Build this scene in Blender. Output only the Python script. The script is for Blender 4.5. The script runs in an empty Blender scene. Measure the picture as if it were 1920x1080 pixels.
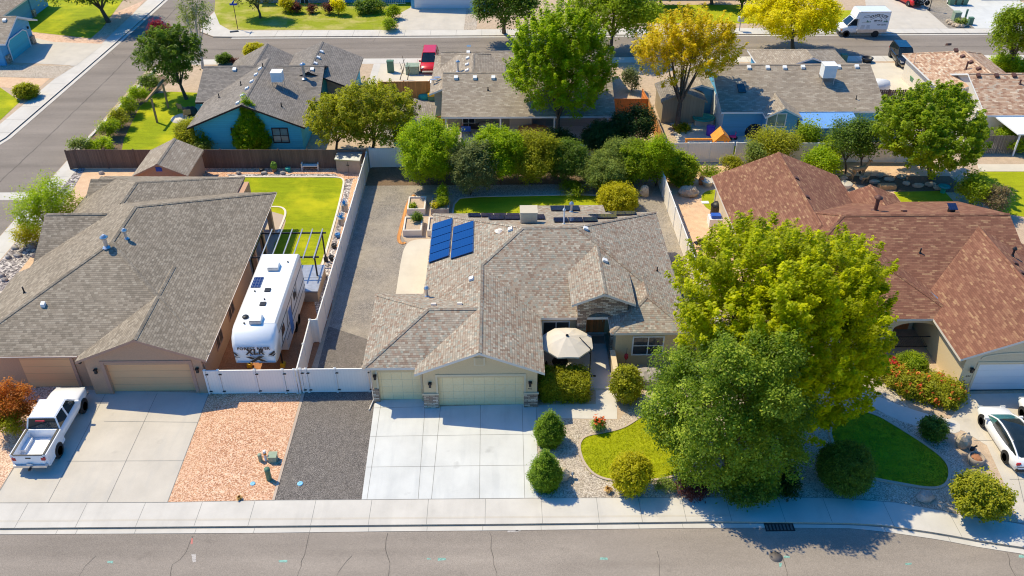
import bpy, bmesh, math, random
import numpy as np
from mathutils import Vector, Matrix
random.seed(7)
SC = bpy.context.scene
COL = SC.collection
R = math.radians
# ---- camera model: a pixel of the 1920x1080 photograph -> the point it shows at height h
FPX = 1640.0
TH = math.atan(1160 / FPX)
PS = math.atan(-30 / FPX * math.cos(TH))
CH = 35.9
_c, _s = math.cos(TH), math.sin(TH)
def ray(x, y):
    u = (x - 960) / FPX; v = (y - 540) / FPX
    d = (u, _c - v * _s, -_s - v * _c)
    return (d[0] * math.cos(PS) - d[1] * math.sin(PS), d[0] * math.sin(PS) + d[1] * math.cos(PS), d[2])
def G(x, y, h=0.0):
    d = ray(x, y); t = (CH - h) / -d[2]
    return (d[0] * t, d[1] * t, h)
# ---------------------------------------------------------------- mesh builder
class MB:
    def __init__(s): s.v = []; s.f = []; s.m = []; s.sm = []
    def poly(s, pts, mi=0, sm=False):
        n = len(s.v); s.v += [tuple(p) for p in pts]
        s.f.append(tuple(range(n, n + len(pts)))); s.m.append(mi); s.sm.append(sm)
    def raw(s, vs, fs, mi=0, sm=False):
        n = len(s.v); s.v += [tuple(p) for p in vs]
        for f in fs: s.f.append(tuple(i + n for i in f)); s.m.append(mi); s.sm.append(sm)
    def box(s, x0, x1, y0, y1, z0, z1, mi=0):
        v = [(x0,y0,z0),(x1,y0,z0),(x1,y1,z0),(x0,y1,z0),(x0,y0,z1),(x1,y0,z1),(x1,y1,z1),(x0,y1,z1)]
        s.raw(v, [(3,2,1,0),(4,5,6,7),(0,1,5,4),(1,2,6,5),(2,3,7,6),(3,0,4,7)], mi)
    def obox(s, c, size, rz=0.0, mi=0, rx=0.0, ry=0.0):
        M = Matrix.Translation(c) @ Matrix.Rotation(rz, 4, 'Z') @ Matrix.Rotation(ry, 4, 'Y') @ Matrix.Rotation(rx, 4, 'X')
        x, y, z = (k / 2 for k in size)
        v = [M @ Vector(p) for p in [(-x,-y,-z),(x,-y,-z),(x,y,-z),(-x,y,-z),(-x,-y,z),(x,-y,z),(x,y,z),(-x,y,z)]]
        s.raw(v, [(3,2,1,0),(4,5,6,7),(0,1,5,4),(1,2,6,5),(2,3,7,6),(3,0,4,7)], mi)
    def prism(s, pts, z0, z1, mi=0, side=None):
        a = sum(pts[i][0]*pts[(i+1)%len(pts)][1]-pts[(i+1)%len(pts)][0]*pts[i][1] for i in range(len(pts)))
        if a < 0: pts = pts[::-1]
        n = len(pts)
        s.poly([(p[0], p[1], z1) for p in pts], mi)
        s.poly([(p[0], p[1], z0) for p in pts[::-1]], mi)
        for i in range(n):
            p, q = pts[i], pts[(i+1) % n]
            s.poly([(p[0],p[1],z0),(q[0],q[1],z0),(q[0],q[1],z1),(p[0],p[1],z1)], mi if side is None else side)
    def vprism(s, pts, axis, a0, a1, mi=0):
        # polygon in a vertical plane extruded along 'x' or 'y'; pts are (u, z)
        f = (lambda u, z, a: (a, u, z)) if axis == 'x' else (lambda u, z, a: (u, a, z))
        n = len(pts)
        s.poly([f(u, z, a0) for u, z in pts], mi); s.poly([f(u, z, a1) for u, z in pts[::-1]], mi)
        for i in range(n):
            p, q = pts[i], pts[(i+1) % n]
            s.poly([f(*p, a1), f(*q, a1), f(*q, a0), f(*p, a0)], mi)
    def tube(s, pts, r, n=6, mi=0, sm=True):
        pts = [Vector(p) for p in pts]; k = len(pts)
        rs = list(r) if isinstance(r, (list, tuple)) else [r] * k
        vs = []; fs = []; prev = None
        for i, p in enumerate(pts):
            t = (pts[min(i+1, k-1)] - pts[max(i-1, 0)]).normalized()
            a = t.orthogonal().normalized() if prev is None else (prev - t * prev.dot(t)).normalized()
            prev = a; b = t.cross(a)
            for j in range(n):
                w = 2 * math.pi * j / n
                vs.append(p + (a * math.cos(w) + b * math.sin(w)) * rs[i])
        for i in range(k - 1):
            for j in range(n):
                fs.append((i*n+j, i*n+(j+1) % n, (i+1)*n+(j+1) % n, (i+1)*n+j))
        s.raw(vs, fs, mi, sm)
        s.raw(vs[:n][::-1], [tuple(range(n))], mi); s.raw(vs[-n:], [tuple(range(n))], mi)
    def lathe(s, prof, c=(0,0,0), n=14, mi=0, axis='z', sm=True, sx=1.0, sy=1.0):
        vs = []; fs = []; k = len(prof)
        for r, z in prof:
            for j in range(n):
                w = 2 * math.pi * j / n
                p = (r*math.cos(w)*sx, r*math.sin(w)*sy, z)
                if axis == 'x': p = (p[2], p[0], p[1])
                if axis == 'y': p = (p[1], p[2], p[0])
                vs.append((p[0]+c[0], p[1]+c[1], p[2]+c[2]))
        for i in range(k - 1):
            for j in range(n):
                fs.append((i*n+j, i*n+(j+1) % n, (i+1)*n+(j+1) % n, (i+1)*n+j))
        s.raw(vs, fs, mi, sm)
        s.raw(vs[:n][::-1], [tuple(range(n))], mi); s.raw(vs[-n:], [tuple(range(n))], mi)
    def ball(s, c, r, mi=0, n=10, m=6, jit=0.0, seed=0):
        rx, ry, rz = r if isinstance(r, (tuple, list)) else (r, r, r)
        rd = random.Random(seed); vs = []; fs = []
        for i in range(1, m):
            a = math.pi * i / m
            for j in range(n):
                w = 2 * math.pi * j / n; q = 1 + rd.uniform(-jit, jit)
                vs.append((c[0]+rx*q*math.sin(a)*math.cos(w), c[1]+ry*q*math.sin(a)*math.sin(w), c[2]+rz*q*math.cos(a)))
        t = len(vs); vs += [(c[0], c[1], c[2]+rz), (c[0], c[1], c[2]-rz)]
        for i in range(m - 2):
            for j in range(n):
                fs.append((i*n+j, (i+1)*n+j, (i+1)*n+(j+1) % n, i*n+(j+1) % n))
        for j in range(n):
            fs.append((t, j, (j+1) % n)); fs.append((t+1, (m-2)*n+(j+1) % n, (m-2)*n+j))
        s.raw(vs, fs, mi, jit < 0.04)
    def loft(s, rings, mi=0, sm=False, caps=True):
        n = len(rings[0]); vs = [p for r in rings for p in r]; fs = []
        for i in range(len(rings) - 1):
            for j in range(n):
                fs.append((i*n+j, i*n+(j+1) % n, (i+1)*n+(j+1) % n, (i+1)*n+j))
        s.raw(vs, fs, mi, sm)
        if caps:
            s.raw(rings[0][::-1], [tuple(range(n))], mi); s.raw(rings[-1], [tuple(range(n))], mi)
    def done(s, name, mats, parent=None, local=False, fix=False, **tags):
        if not isinstance(mats, (list, tuple)): mats = [mats]
        me = bpy.data.meshes.new(name)
        vs = s.v
        if parent is not None and not local:
            r = parent
            while r.parent is not None: r = r.parent
            M = (Matrix.Translation(r.location) @ Matrix.Rotation(r.rotation_euler.z, 4, 'Z')).inverted()
            vs = [tuple(M @ Vector(p)) for p in vs]
        me.from_pydata(vs, [], s.f)
        for m in mats: me.materials.append(m)
        me.polygons.foreach_set('material_index', s.m)
        me.polygons.foreach_set('use_smooth', s.sm)
        if fix:
            bm = bmesh.new(); bm.from_mesh(me)
            bmesh.ops.remove_doubles(bm, verts=bm.verts, dist=1e-4)
            bmesh.ops.recalc_face_normals(bm, faces=bm.faces); bm.to_mesh(me); bm.free()
        me.update()
        uv = me.uv_layers.new(name='UVMap').data
        for p in me.polygons:
            n = p.normal
            if abs(n.z) > 0.985:
                for li in p.loop_indices:
                    q = me.vertices[me.loops[li].vertex_index].co; uv[li].uv = (q.x, q.y)
            else:
                t = Vector((-n.y, n.x, 0)).normalized(); b = n.cross(t)
                for li in p.loop_indices:
                    q = me.vertices[me.loops[li].vertex_index].co; uv[li].uv = (q.dot(t), q.dot(b))
        o = bpy.data.objects.new(name, me); COL.objects.link(o)
        if parent is not None: o.parent = parent
        for k, v in tags.items():
            o[{'cat': 'category'}.get(k, k)] = v
        return o
def thing(name, label, cat, loc=(0,0,0), rz=0.0, group=None):
    o = bpy.data.objects.new(name, None); COL.objects.link(o)
    o.location = loc; o.rotation_euler = (0, 0, rz); o.empty_display_size = 0.3
    o['label'] = label; o['category'] = cat
    if group: o['group'] = group
    return o
def struct(name, mb, mats): return mb.done(name, mats, kind='structure')
def dup(root, loc, rz=None, label=None, group=None, scale=None):
    r = root.copy(); COL.objects.link(r); r.location = loc
    if rz is not None: r.rotation_euler = (0, 0, rz)
    if scale: r.scale = (scale,) * 3
    if label: r['label'] = label
    if group: r['group'] = group
    for ch in list(root.children):
        c = ch.copy(); COL.objects.link(c); c.parent = r
        for g in ch.children:
            d = g.copy(); COL.objects.link(d); d.parent = c
    return r
def lettering(name, txt, size, M, mat, parent, spacing=1.0, offset=0.0, shear=0.0, thick=0.004):
    cu = bpy.data.curves.new(name, 'FONT'); cu.body = txt; cu.size = size; cu.align_x = 'CENTER'; cu.align_y = 'CENTER'
    cu.space_character = spacing; cu.offset = offset; cu.shear = shear; cu.extrude = thick
    o = bpy.data.objects.new(name, cu); COL.objects.link(o)
    me = bpy.data.meshes.new_from_object(o.evaluated_get(bpy.context.evaluated_depsgraph_get()))
    bpy.data.objects.remove(o); me.name = name
    me.transform(M)
    me.materials.clear(); me.materials.append(mat)
    q = bpy.data.objects.new(name, me); COL.objects.link(q); q.parent = parent
    return q
# ---------------------------------------------------------------- materials
def _mat(name):
    m = bpy.data.materials.new(name); m.use_nodes = True
    nt = m.node_tree; b = nt.nodes['Principled BSDF']
    return m, nt, b
def N(nt, t, **kw):
    n = nt.nodes.new(t)
    for k, v in kw.items():
        if k.startswith('_'): setattr(n, k[1:], v)
        else:
            n.inputs[int(k[1:]) if k[0] == 'i' and k[1:].isdigit() else k].default_value = v
    return n
def L(nt, a, b): nt.links.new(a, b)
def rgb(c): return (c[0], c[1], c[2], 1.0)
def ramp(nt, fac, stops, interp='LINEAR'):
    r = nt.nodes.new('ShaderNodeValToRGB'); e = r.color_ramp; e.interpolation = interp
    while len(e.elements) < len(stops): e.elements.new(0.5)
    for k, (p, c) in enumerate(stops):
        e.elements[k].position = p; e.elements[k].color = rgb(c)
    if fac is not None: L(nt, fac, r.inputs['Fac'])
    return r.outputs['Color']
def mixc(nt, fac, a, b, mode='MIX'):
    n = nt.nodes.new('ShaderNodeMix'); n.data_type = 'RGBA'; n.blend_type = mode
    for sock, v in ((n.inputs[0], fac), (n.inputs[6], a), (n.inputs[7], b)):
        if hasattr(v, 'links'): L(nt, v, sock)
        elif isinstance(v, (int, float)): sock.default_value = v
        else: sock.default_value = rgb(v)
    return n.outputs[2]
def math_(nt, op, a, b=0.0, c=None):
    n = nt.nodes.new('ShaderNodeMath'); n.operation = op
    for i, v in enumerate((a, b) if c is None else (a, b, c)):
        if hasattr(v, 'links'): L(nt, v, n.inputs[i])
        else: n.inputs[i].default_value = v
    return n.outputs[0]
def coord(nt, kind='Object'):
    return nt.nodes.new('ShaderNodeTexCoord').outputs[kind]
def noise(nt, vec, scale, detail=4.0, rough=0.55):
    n = nt.nodes.new('ShaderNodeTexNoise'); n.inputs['Scale'].default_value = scale
    n.inputs['Detail'].default_value = detail; n.inputs['Roughness'].default_value = rough
    L(nt, vec, n.inputs['Vector']); return n.outputs['Fac']
def bump(nt, b, h, strength, dist=0.02):
    n = nt.nodes.new('ShaderNodeBump'); n.inputs['Strength'].default_value = strength; n.inputs['Distance'].default_value = dist
    L(nt, h, n.inputs['Height']); L(nt, n.outputs[0], b.inputs['Normal'])
def k_(c, f): return tuple(min(1, x * f) for x in c)
def m_plain(name, col, rough=0.6, metal=0.0, var=0.12, scale=3.0, spec=0.4, coat=0.0):
    m, nt, b = _mat(name)
    f = noise(nt, coord(nt), scale, 5)
    L(nt, ramp(nt, f, [(0.3, k_(col, 1 - var)), (0.7, k_(col, 1 + var))]), b.inputs['Base Color'])
    b.inputs['Roughness'].default_value = rough; b.inputs['Metallic'].default_value = metal
    b.inputs['Specular IOR Level'].default_value = spec; b.inputs['Coat Weight'].default_value = coat
    return m
def m_ground(name, stops, grain, patch=0.25, patchcol=None, big=0.3, rough=0.95, bmp=0.5, cell=False):
    # loose ground: many small stones of differing colour, with broad uneven patches
    m, nt, b = _mat(name); v = coord(nt)
    if cell:
        vo = nt.nodes.new('ShaderNodeTexVoronoi'); vo.inputs['Scale'].default_value = grain; L(nt, v, vo.inputs['Vector'])
        sp = nt.nodes.new('ShaderNodeSeparateColor'); L(nt, vo.outputs['Color'], sp.inputs[0]); f = sp.outputs[0]
    else:
        f = noise(nt, v, grain, 6, 0.75)
    c = ramp(nt, f, stops)
    p = ramp(nt, noise(nt, v, big, 6, 0.6), [(0.38, (0,0,0)), (0.66, (1,1,1))])
    c = mixc(nt, math_(nt, 'MULTIPLY', p, patch), c, patchcol or k_(stops[len(stops)//2][1], 0.6))
    p2 = noise(nt, v, big * 7, 4)
    c = mixc(nt, 0.22, c, ramp(nt, p2, [(0.3, (0.25,)*3), (0.7, (0.75,)*3)]), 'OVERLAY')
    L(nt, c, b.inputs['Base Color']); b.inputs['Roughness'].default_value = rough
    b.inputs['Specular IOR Level'].default_value = 0.15
    bump(nt, b, f, bmp, 0.03)
    return m
def m_shingle(name, stops, w=0.24, h=0.15, stain=0.15, line=0.55):
    m, nt, b = _mat(name); uv = coord(nt, 'UV')
    sx = nt.nodes.new('ShaderNodeSeparateXYZ'); L(nt, uv, sx.inputs[0])
    row = math_(nt, 'FLOOR', math_(nt, 'DIVIDE', sx.outputs[1], h))
    off = math_(nt, 'FRACT', math_(nt, 'MULTIPLY', row, 0.387))
    u = math_(nt, 'ADD', math_(nt, 'DIVIDE', sx.outputs[0], w), off)
    colm = math_(nt, 'FLOOR', u)
    cb = nt.nodes.new('ShaderNodeCombineXYZ'); L(nt, colm, cb.inputs[0]); L(nt, row, cb.inputs[1])
    wn = nt.nodes.new('ShaderNodeTexWhiteNoise'); wn.noise_dimensions = '2D'; L(nt, cb.outputs[0], wn.inputs['Vector'])
    c = ramp(nt, wn.outputs['Value'], stops, 'CONSTANT' if len(stops) > 4 else 'LINEAR')
    fr = math_(nt, 'FRACT', math_(nt, 'DIVIDE', sx.outputs[1], h))
    fu = math_(nt, 'FRACT', u)
    gap = math_(nt, 'MAXIMUM', math_(nt, 'LESS_THAN', fr, 0.16), math_(nt, 'MULTIPLY', math_(nt, 'LESS_THAN', fu, 0.08), 0.6))
    c = mixc(nt, math_(nt, 'MULTIPLY', gap, line), c, k_(stops[0][1], 0.4))
    v = coord(nt)
    c = mixc(nt, stain, c, ramp(nt, noise(nt, v, 0.35, 5), [(0.35, (0.3,)*3), (0.65, (0.75,)*3)]), 'OVERLAY')
    c = mixc(nt, 0.3, c, ramp(nt, noise(nt, v, 35, 3), [(0.3, (0.3,)*3), (0.7, (0.7,)*3)]), 'OVERLAY')
    L(nt, c, b.inputs['Base Color']); b.inputs['Roughness'].default_value = 0.9
    b.inputs['Specular IOR Level'].default_value = 0.2
    hh = math_(nt, 'ADD', math_(nt, 'MULTIPLY', math_(nt, 'SUBTRACT', 1.0, fr), 0.6), math_(nt, 'MULTIPLY', wn.outputs['Value'], 0.4))
    bump(nt, b, hh, 0.5, 0.03)
    return m
def m_blocks(name, stops, w, h, mortar, mcol, rough=0.85, bmp=0.5, ms=0.012, off=0.5):
    m, nt, b = _mat(name); uv = coord(nt, 'UV')
    br = nt.nodes.new('ShaderNodeTexBrick'); L(nt, uv, br.inputs['Vector'])
    br.offset = off; br.inputs['Scale'].default_value = 1.0; br.inputs['Brick Width'].default_value = w; br.inputs['Row Height'].default_value = h
    br.inputs['Mortar Size'].default_value = ms; br.inputs['Color1'].default_value = (0,0,0,1); br.inputs['Color2'].default_value = (1,1,1,1)
    br.inputs['Mortar'].default_value = (0.5,0.5,0.5,1); br.inputs['Bias'].default_value = 0.0
    c = ramp(nt, br.outputs['Color'], stops)
    c = mixc(nt, br.outputs['Fac'], c, mcol)
    c = mixc(nt, 0.3, c, ramp(nt, noise(nt, coord(nt), 9, 4), [(0.3, (0.3,)*3), (0.7, (0.7,)*3)]), 'OVERLAY')
    L(nt, c, b.inputs['Base Color']); b.inputs['Roughness'].default_value = rough
    bump(nt, b, math_(nt, 'SUBTRACT', 1.0, br.outputs['Fac']), bmp, 0.02)
    return m
def m_board(name, col, w=0.14, var=0.3, vert=True, rough=0.85, gap=0.06, dark=0.35, weather=0.35):
    # boards side by side: each with its own tone
    m, nt, b = _mat(name); uv = coord(nt, 'UV')
    sx = nt.nodes.new('ShaderNodeSeparateXYZ'); L(nt, uv, sx.inputs[0])
    u = math_(nt, 'DIVIDE', sx.outputs[0 if vert else 1], w)
    wn = nt.nodes.new('ShaderNodeTexWhiteNoise'); wn.noise_dimensions = '1D'; L(nt, math_(nt, 'FLOOR', u), wn.inputs['W'])
    c = ramp(nt, wn.outputs['Value'], [(0, k_(col, 1 - var)), (1, k_(col, 1 + var))])
    g = math_(nt, 'LESS_THAN', math_(nt, 'FRACT', u), gap)
    c = mixc(nt, g, c, k_(col, dark))
    mp = nt.nodes.new('ShaderNodeMapping'); mp.inputs['Scale'].default_value = (6, 0.6, 1) if vert else (0.6, 6, 1); L(nt, uv, mp.inputs[0])
    c = mixc(nt, weather, c, ramp(nt, noise(nt, mp.outputs[0], 2.0, 6, 0.7), [(0.3, (0.25,)*3), (0.7, (0.75,)*3)]), 'OVERLAY')
    L(nt, c, b.inputs['Base Color']); b.inputs['Roughness'].default_value = rough
    bump(nt, b, math_(nt, 'SUBTRACT', 1.0, g), 0.4, 0.02)
    return m
def m_concrete(name, col, stain=0.25, stains=None):
    m, nt, b = _mat(name); v = coord(nt)
    c = ramp(nt, noise(nt, v, 0.55, 7, 0.6), [(0.3, k_(col, 0.9)), (0.7, k_(col, 1.06))])
    mp = nt.nodes.new('ShaderNodeMapping'); mp.inputs['Scale'].default_value = (1.1, 0.16, 1); L(nt, v, mp.inputs[0])
    st = ramp(nt, noise(nt, mp.outputs[0], 1.3, 5, 0.55), [(0.52, (0,0,0)), (0.72, (1,1,1))])
    c = mixc(nt, math_(nt, 'MULTIPLY', st, stain), c, stains or k_(col, 0.6))
    oil = ramp(nt, noise(nt, v, 0.9, 3, 0.5), [(0.66, (0,0,0)), (0.78, (1,1,1))])
    c = mixc(nt, math_(nt, 'MULTIPLY', oil, stain*0.9), c, k_(col, 0.5))
    c = mixc(nt, 0.15, c, ramp(nt, noise(nt, v, 40, 3, 0.7), [(0.3, (0.3,)*3), (0.7, (0.7,)*3)]), 'OVERLAY')
    L(nt, c, b.inputs['Base Color']); b.inputs['Roughness'].default_value = 0.88; b.inputs['Specular IOR Level'].default_value = 0.25
    bump(nt, b, noise(nt, v, 60, 3), 0.15, 0.01)
    return m
def m_asphalt(name, col):
    m, nt, b = _mat(name); v = coord(nt)
    f = noise(nt, v, 22, 6, 0.85)
    c = ramp(nt, f, [(0.3, k_(col, 0.62)), (0.5, col), (0.72, k_(col, 1.5))])
    mp = nt.nodes.new('ShaderNodeMapping'); mp.inputs['Scale'].default_value = (0.25, 0.9, 1); L(nt, v, mp.inputs[0])
    c = mixc(nt, 0.5, c, ramp(nt, noise(nt, mp.outputs[0], 0.5, 6, 0.65), [(0.3, (0.36,)*3), (0.7, (0.62,)*3)]), 'OVERLAY')
    mp2 = nt.nodes.new('ShaderNodeMapping'); mp2.inputs['Scale'].default_value = (0.03, 0.75, 1); L(nt, v, mp2.inputs[0])
    c = mixc(nt, 0.5, c, ramp(nt, noise(nt, mp2.outputs[0], 0.9, 3, 0.5), [(0.3, (0.38,)*3), (0.7, (0.6,)*3)]), 'OVERLAY')
    sp = ramp(nt, noise(nt, v, 0.7, 8, 0.72), [(0.6, (0,0,0)), (0.74, (1,1,1))])
    c = mixc(nt, math_(nt, 'MULTIPLY', sp, 0.4), c, k_(col, 0.5))
    L(nt, c, b.inputs['Base Color']); b.inputs['Roughness'].default_value = 0.92; b.inputs['Specular IOR Level'].default_value = 0.2
    bump(nt, b, f, 0.35, 0.015)
    return m
def m_grass(name, a, bcol, dry=None, dryamt=0.3):
    m, nt, b = _mat(name); v = coord(nt)
    f = noise(nt, v, 26, 6, 0.8)
    c = ramp(nt, f, [(0.28, k_(a, 0.4)), (0.5, a), (0.7, k_(bcol, 1.1))])
    mp = nt.nodes.new('ShaderNodeMapping'); mp.inputs['Rotation'].default_value = (0, 0, 0.7); mp.inputs['Scale'].default_value = (0.5, 2.4, 1); L(nt, v, mp.inputs[0])
    c = mixc(nt, 0.45, c, ramp(nt, noise(nt, mp.outputs[0], 0.9, 6, 0.65), [(0.3, (0.3,)*3), (0.7, (0.7,)*3)]), 'OVERLAY')
    if dry:
        p = ramp(nt, noise(nt, v, 0.28, 6, 0.62), [(0.47, (0,0,0)), (0.7, (1,1,1))])
        c = mixc(nt, math_(nt, 'MULTIPLY', p, dryamt), c, dry)
    L(nt, c, b.inputs['Base Color']); b.inputs['Roughness'].default_value = 0.9; b.inputs['Specular IOR Level'].default_value = 0.15
    bump(nt, b, f, 0.9, 0.05)
    return m
def m_leaf(name, col, col2, trans=0.45, tcol=None, rough=0.5):
    m, nt, b = _mat(name)
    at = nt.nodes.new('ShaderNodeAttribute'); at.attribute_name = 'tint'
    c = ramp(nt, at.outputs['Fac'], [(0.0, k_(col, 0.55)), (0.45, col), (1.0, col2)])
    L(nt, c, b.inputs['Base Color']); b.inputs['Roughness'].default_value = rough; b.inputs['Specular IOR Level'].default_value = 0.25
    tr = nt.nodes.new('ShaderNodeBsdfTranslucent')
    L(nt, mixc(nt, 0.5, c, tcol or (col2[0]*1.15, col2[1]*1.1, col2[2]*0.5)), tr.inputs['Color'])
    mx = nt.nodes.new('ShaderNodeMixShader'); mx.inputs[0].default_value = trans
    L(nt, b.outputs[0], mx.inputs[1]); L(nt, tr.outputs[0], mx.inputs[2])
    L(nt, mx.outputs[0], nt.nodes['Material Output'].inputs[0])
    return m
def m_glass(name, col=(0.03,0.04,0.05), rough=0.05):
    m, nt, b = _mat(name)
    f = noise(nt, coord(nt), 1.2, 2)
    L(nt, ramp(nt, f, [(0.3, col), (0.7, k_(col, 1.8))]), b.inputs['Base Color'])
    b.inputs['Roughness'].default_value = rough; b.inputs['Specular IOR Level'].default_value = 0.7
    return m
def m_solar(name, col, line, cw=0.16):
    m, nt, b = _mat(name); uv = coord(nt, 'UV')
    sx = nt.nodes.new('ShaderNodeSeparateXYZ'); L(nt, uv, sx.inputs[0])
    g = None
    for k in (0, 1):
        q = math_(nt, 'LESS_THAN', math_(nt, 'FRACT', math_(nt, 'DIVIDE', sx.outputs[k], cw)), 0.06)
        g = q if g is None else math_(nt, 'MAXIMUM', g, q)
    c = mixc(nt, g, col, line)
    L(nt, c, b.inputs['Base Color']); b.inputs['Roughness'].default_value = 0.12; b.inputs['Specular IOR Level'].default_value = 0.5
    return m
# the colours of the place
M = {}
M['concrete'] = m_concrete('concrete_white', (0.62, 0.62, 0.60), 0.42, (0.45, 0.46, 0.46))
M['walk'] = m_concrete('concrete_walk', (0.60, 0.56, 0.505), 0.18)
M['tan_concrete'] = m_concrete('concrete_tan', (0.57, 0.515, 0.44), 0.35, (0.44, 0.42, 0.39))
M['cream_concrete'] = m_concrete('concrete_cream', (0.64, 0.57, 0.46), 0.1)
M['curb_pink'] = m_concrete('concrete_edging', (0.50, 0.40, 0.32), 0.1)
M['joint_and_shade'] = m_plain('joint_and_shade_dark', (0.26, 0.25, 0.23), 0.95)
M['asphalt'] = m_asphalt('asphalt', (0.30, 0.255, 0.215))
M['asphalt_back'] = m_asphalt('asphalt_far', (0.25, 0.212, 0.18))
M['crack'] = m_plain('crack', (0.125, 0.108, 0.093), 0.95)
M['manhole'] = m_plain('cast_iron', (0.15, 0.13, 0.12), 0.7, 0.3)
M['mark_teal'] = m_plain('spray_teal', (0.22, 0.40, 0.34), 0.9, var=0.4, scale=12)
M['mark_blue'] = m_plain('spray_blue', (0.25, 0.55, 0.75), 0.9)
M['mark_red'] = m_plain('spray_red', (0.50, 0.18, 0.15), 0.9)
M['mark_white'] = m_plain('spray_white', (0.45, 0.41, 0.38), 0.9, var=0.3, scale=12)
M['orange_gravel'] = m_ground('orange_gravel', [(0.2,(0.38,0.18,0.10)),(0.42,(0.62,0.34,0.20)),(0.6,(0.73,0.44,0.28)),(0.8,(0.80,0.56,0.40))], 20, 0.35, (0.70,0.42,0.26), cell=True)
M['pink_gravel'] = m_ground('pink_gravel', [(0.2,(0.42,0.24,0.16)),(0.45,(0.68,0.42,0.29)),(0.7,(0.82,0.60,0.45))], 18, 0.35, (0.68,0.50,0.35), cell=True)
M['tan_soil'] = m_ground('tan_soil', [(0.3,(0.52,0.33,0.20)),(0.5,(0.66,0.45,0.29)),(0.7,(0.74,0.54,0.38))], 14, 0.3, (0.70,0.50,0.33))
M['dark_gravel'] = m_ground('dark_gravel', [(0.2,(0.085,0.075,0.07)),(0.45,(0.145,0.128,0.118)),(0.65,(0.20,0.176,0.16)),(0.85,(0.34,0.30,0.265))], 40, 0.4, (0.19,0.165,0.14), cell=True)
M['grey_gravel'] = m_ground('grey_gravel', [(0.2,(0.15,0.132,0.117)),(0.45,(0.25,0.222,0.193)),(0.65,(0.315,0.28,0.24)),(0.85,(0.43,0.385,0.335))], 38, 0.55, (0.46,0.39,0.30), cell=True)
M['pale_gravel'] = m_ground('pale_gravel', [(0.2,(0.24,0.20,0.16)),(0.45,(0.44,0.38,0.31)),(0.65,(0.55,0.47,0.38)),(0.85,(0.66,0.58,0.49))], 22, 0.4, (0.55,0.43,0.32), cell=True)
M['river_rock'] = m_ground('river_rock', [(0.1,(0.10,0.09,0.095)),(0.4,(0.24,0.21,0.21)),(0.7,(0.45,0.40,0.38)),(0.9,(0.66,0.60,0.56))], 8, 0.15, cell=True)
M['yard_dirt'] = m_ground('yard_dirt', [(0.3,(0.40,0.28,0.19)),(0.5,(0.52,0.39,0.28)),(0.7,(0.62,0.49,0.37))], 12, 0.4, (0.42,0.33,0.23))
M['red_soil'] = m_ground('red_soil', [(0.3,(0.30,0.125,0.055)),(0.5,(0.42,0.19,0.09)),(0.7,(0.54,0.28,0.15))], 10, 0.4, (0.34,0.16,0.09))
M['dark_soil'] = m_ground('dark_soil', [(0.3,(0.11,0.07,0.045)),(0.5,(0.19,0.13,0.085)),(0.7,(0.30,0.21,0.15))], 10, 0.3)
M['lawn'] = m_grass('lawn', (0.34,0.375,0.008), (0.50,0.51,0.015), (0.56,0.52,0.03), 0.3)
M['lawn_dark'] = m_grass('lawn_deep', (0.09,0.17,0.012), (0.17,0.26,0.02))
M['lawn_yellow'] = m_grass('lawn_yellow', (0.27,0.33,0.006), (0.42,0.45,0.012), (0.62,0.56,0.015), 0.75)
M['lawn_dry'] = m_grass('lawn_dry', (0.28,0.32,0.015), (0.42,0.42,0.04), (0.62,0.48,0.2), 0.85)
M['stucco'] = m_plain('stucco_tan', (0.68,0.51,0.30), 0.92, var=0.06, scale=14, spec=0.15)
M['trim_tan'] = m_plain('trim_tan', (0.68,0.56,0.38), 0.7, var=0.04, spec=0.2)
M['fascia'] = m_plain('fascia_cream', (0.74,0.66,0.57), 0.6, var=0.03, spec=0.2)
M['white'] = m_plain('white_paint', (0.80,0.80,0.79), 0.5, var=0.03)
M['vinyl'] = m_board('white_vinyl', (0.90,0.82,0.72), 0.16, 0.015, gap=0.05, dark=0.82, weather=0.05, rough=0.5)
M['vinyl_flat'] = m_plain('vinyl_cap', (0.78,0.75,0.70), 0.45, var=0.02)
M['door_cream'] = m_blocks('garage_door_cream', [(0,(0.88,0.68,0.37)),(1,(0.91,0.71,0.40))], 0.61, 0.53, 0.01, (0.62,0.51,0.31), 0.6, 0.2, 0.01, 0.0)
M['stone'] = m_blocks('ledge_stone', [(0,(0.20,0.13,0.09)),(0.35,(0.42,0.29,0.20)),(0.7,(0.58,0.46,0.33)),(1,(0.70,0.60,0.48))], 0.34, 0.115, 0.01, (0.11,0.085,0.065))
M['brown_stucco'] = m_plain('stucco_brown', (0.54,0.325,0.205), 0.92, var=0.06, scale=12, spec=0.15)
M['brown_trim'] = m_plain('trim_brown', (0.48,0.275,0.19), 0.7, var=0.05)
M['door_brown'] = m_board('garage_door_brown', (0.82,0.45,0.22), 0.533, 0.03, vert=False, gap=0.03, dark=0.6, weather=0.1, rough=0.6)
M['cream_stucco'] = m_plain('stucco_cream', (0.66,0.525,0.345), 0.92, var=0.05, scale=12, spec=0.15)
M['door_white'] = m_board('garage_door_white', (0.74,0.74,0.74), 0.533, 0.02, vert=False, gap=0.03, dark=0.75, weather=0.06, rough=0.5)
M['blue_siding'] = m_board('blue_siding', (0.075,0.47,0.54), 0.2, 0.05, vert=False, gap=0.06, dark=0.7, weather=0.12, rough=0.8)
M['blue_grey'] = m_board('blue_grey_siding', (0.11,0.38,0.60), 0.2, 0.05, vert=False, gap=0.06, dark=0.7, weather=0.12)
M['grey_siding'] = m_board('grey_siding', (0.36,0.33,0.29), 0.2, 0.05, vert=False, gap=0.06, dark=0.75, weather=0.1)
M['white_stucco'] = m_plain('stucco_offwhite', (0.68,0.62,0.53), 0.9, var=0.04)
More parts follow.
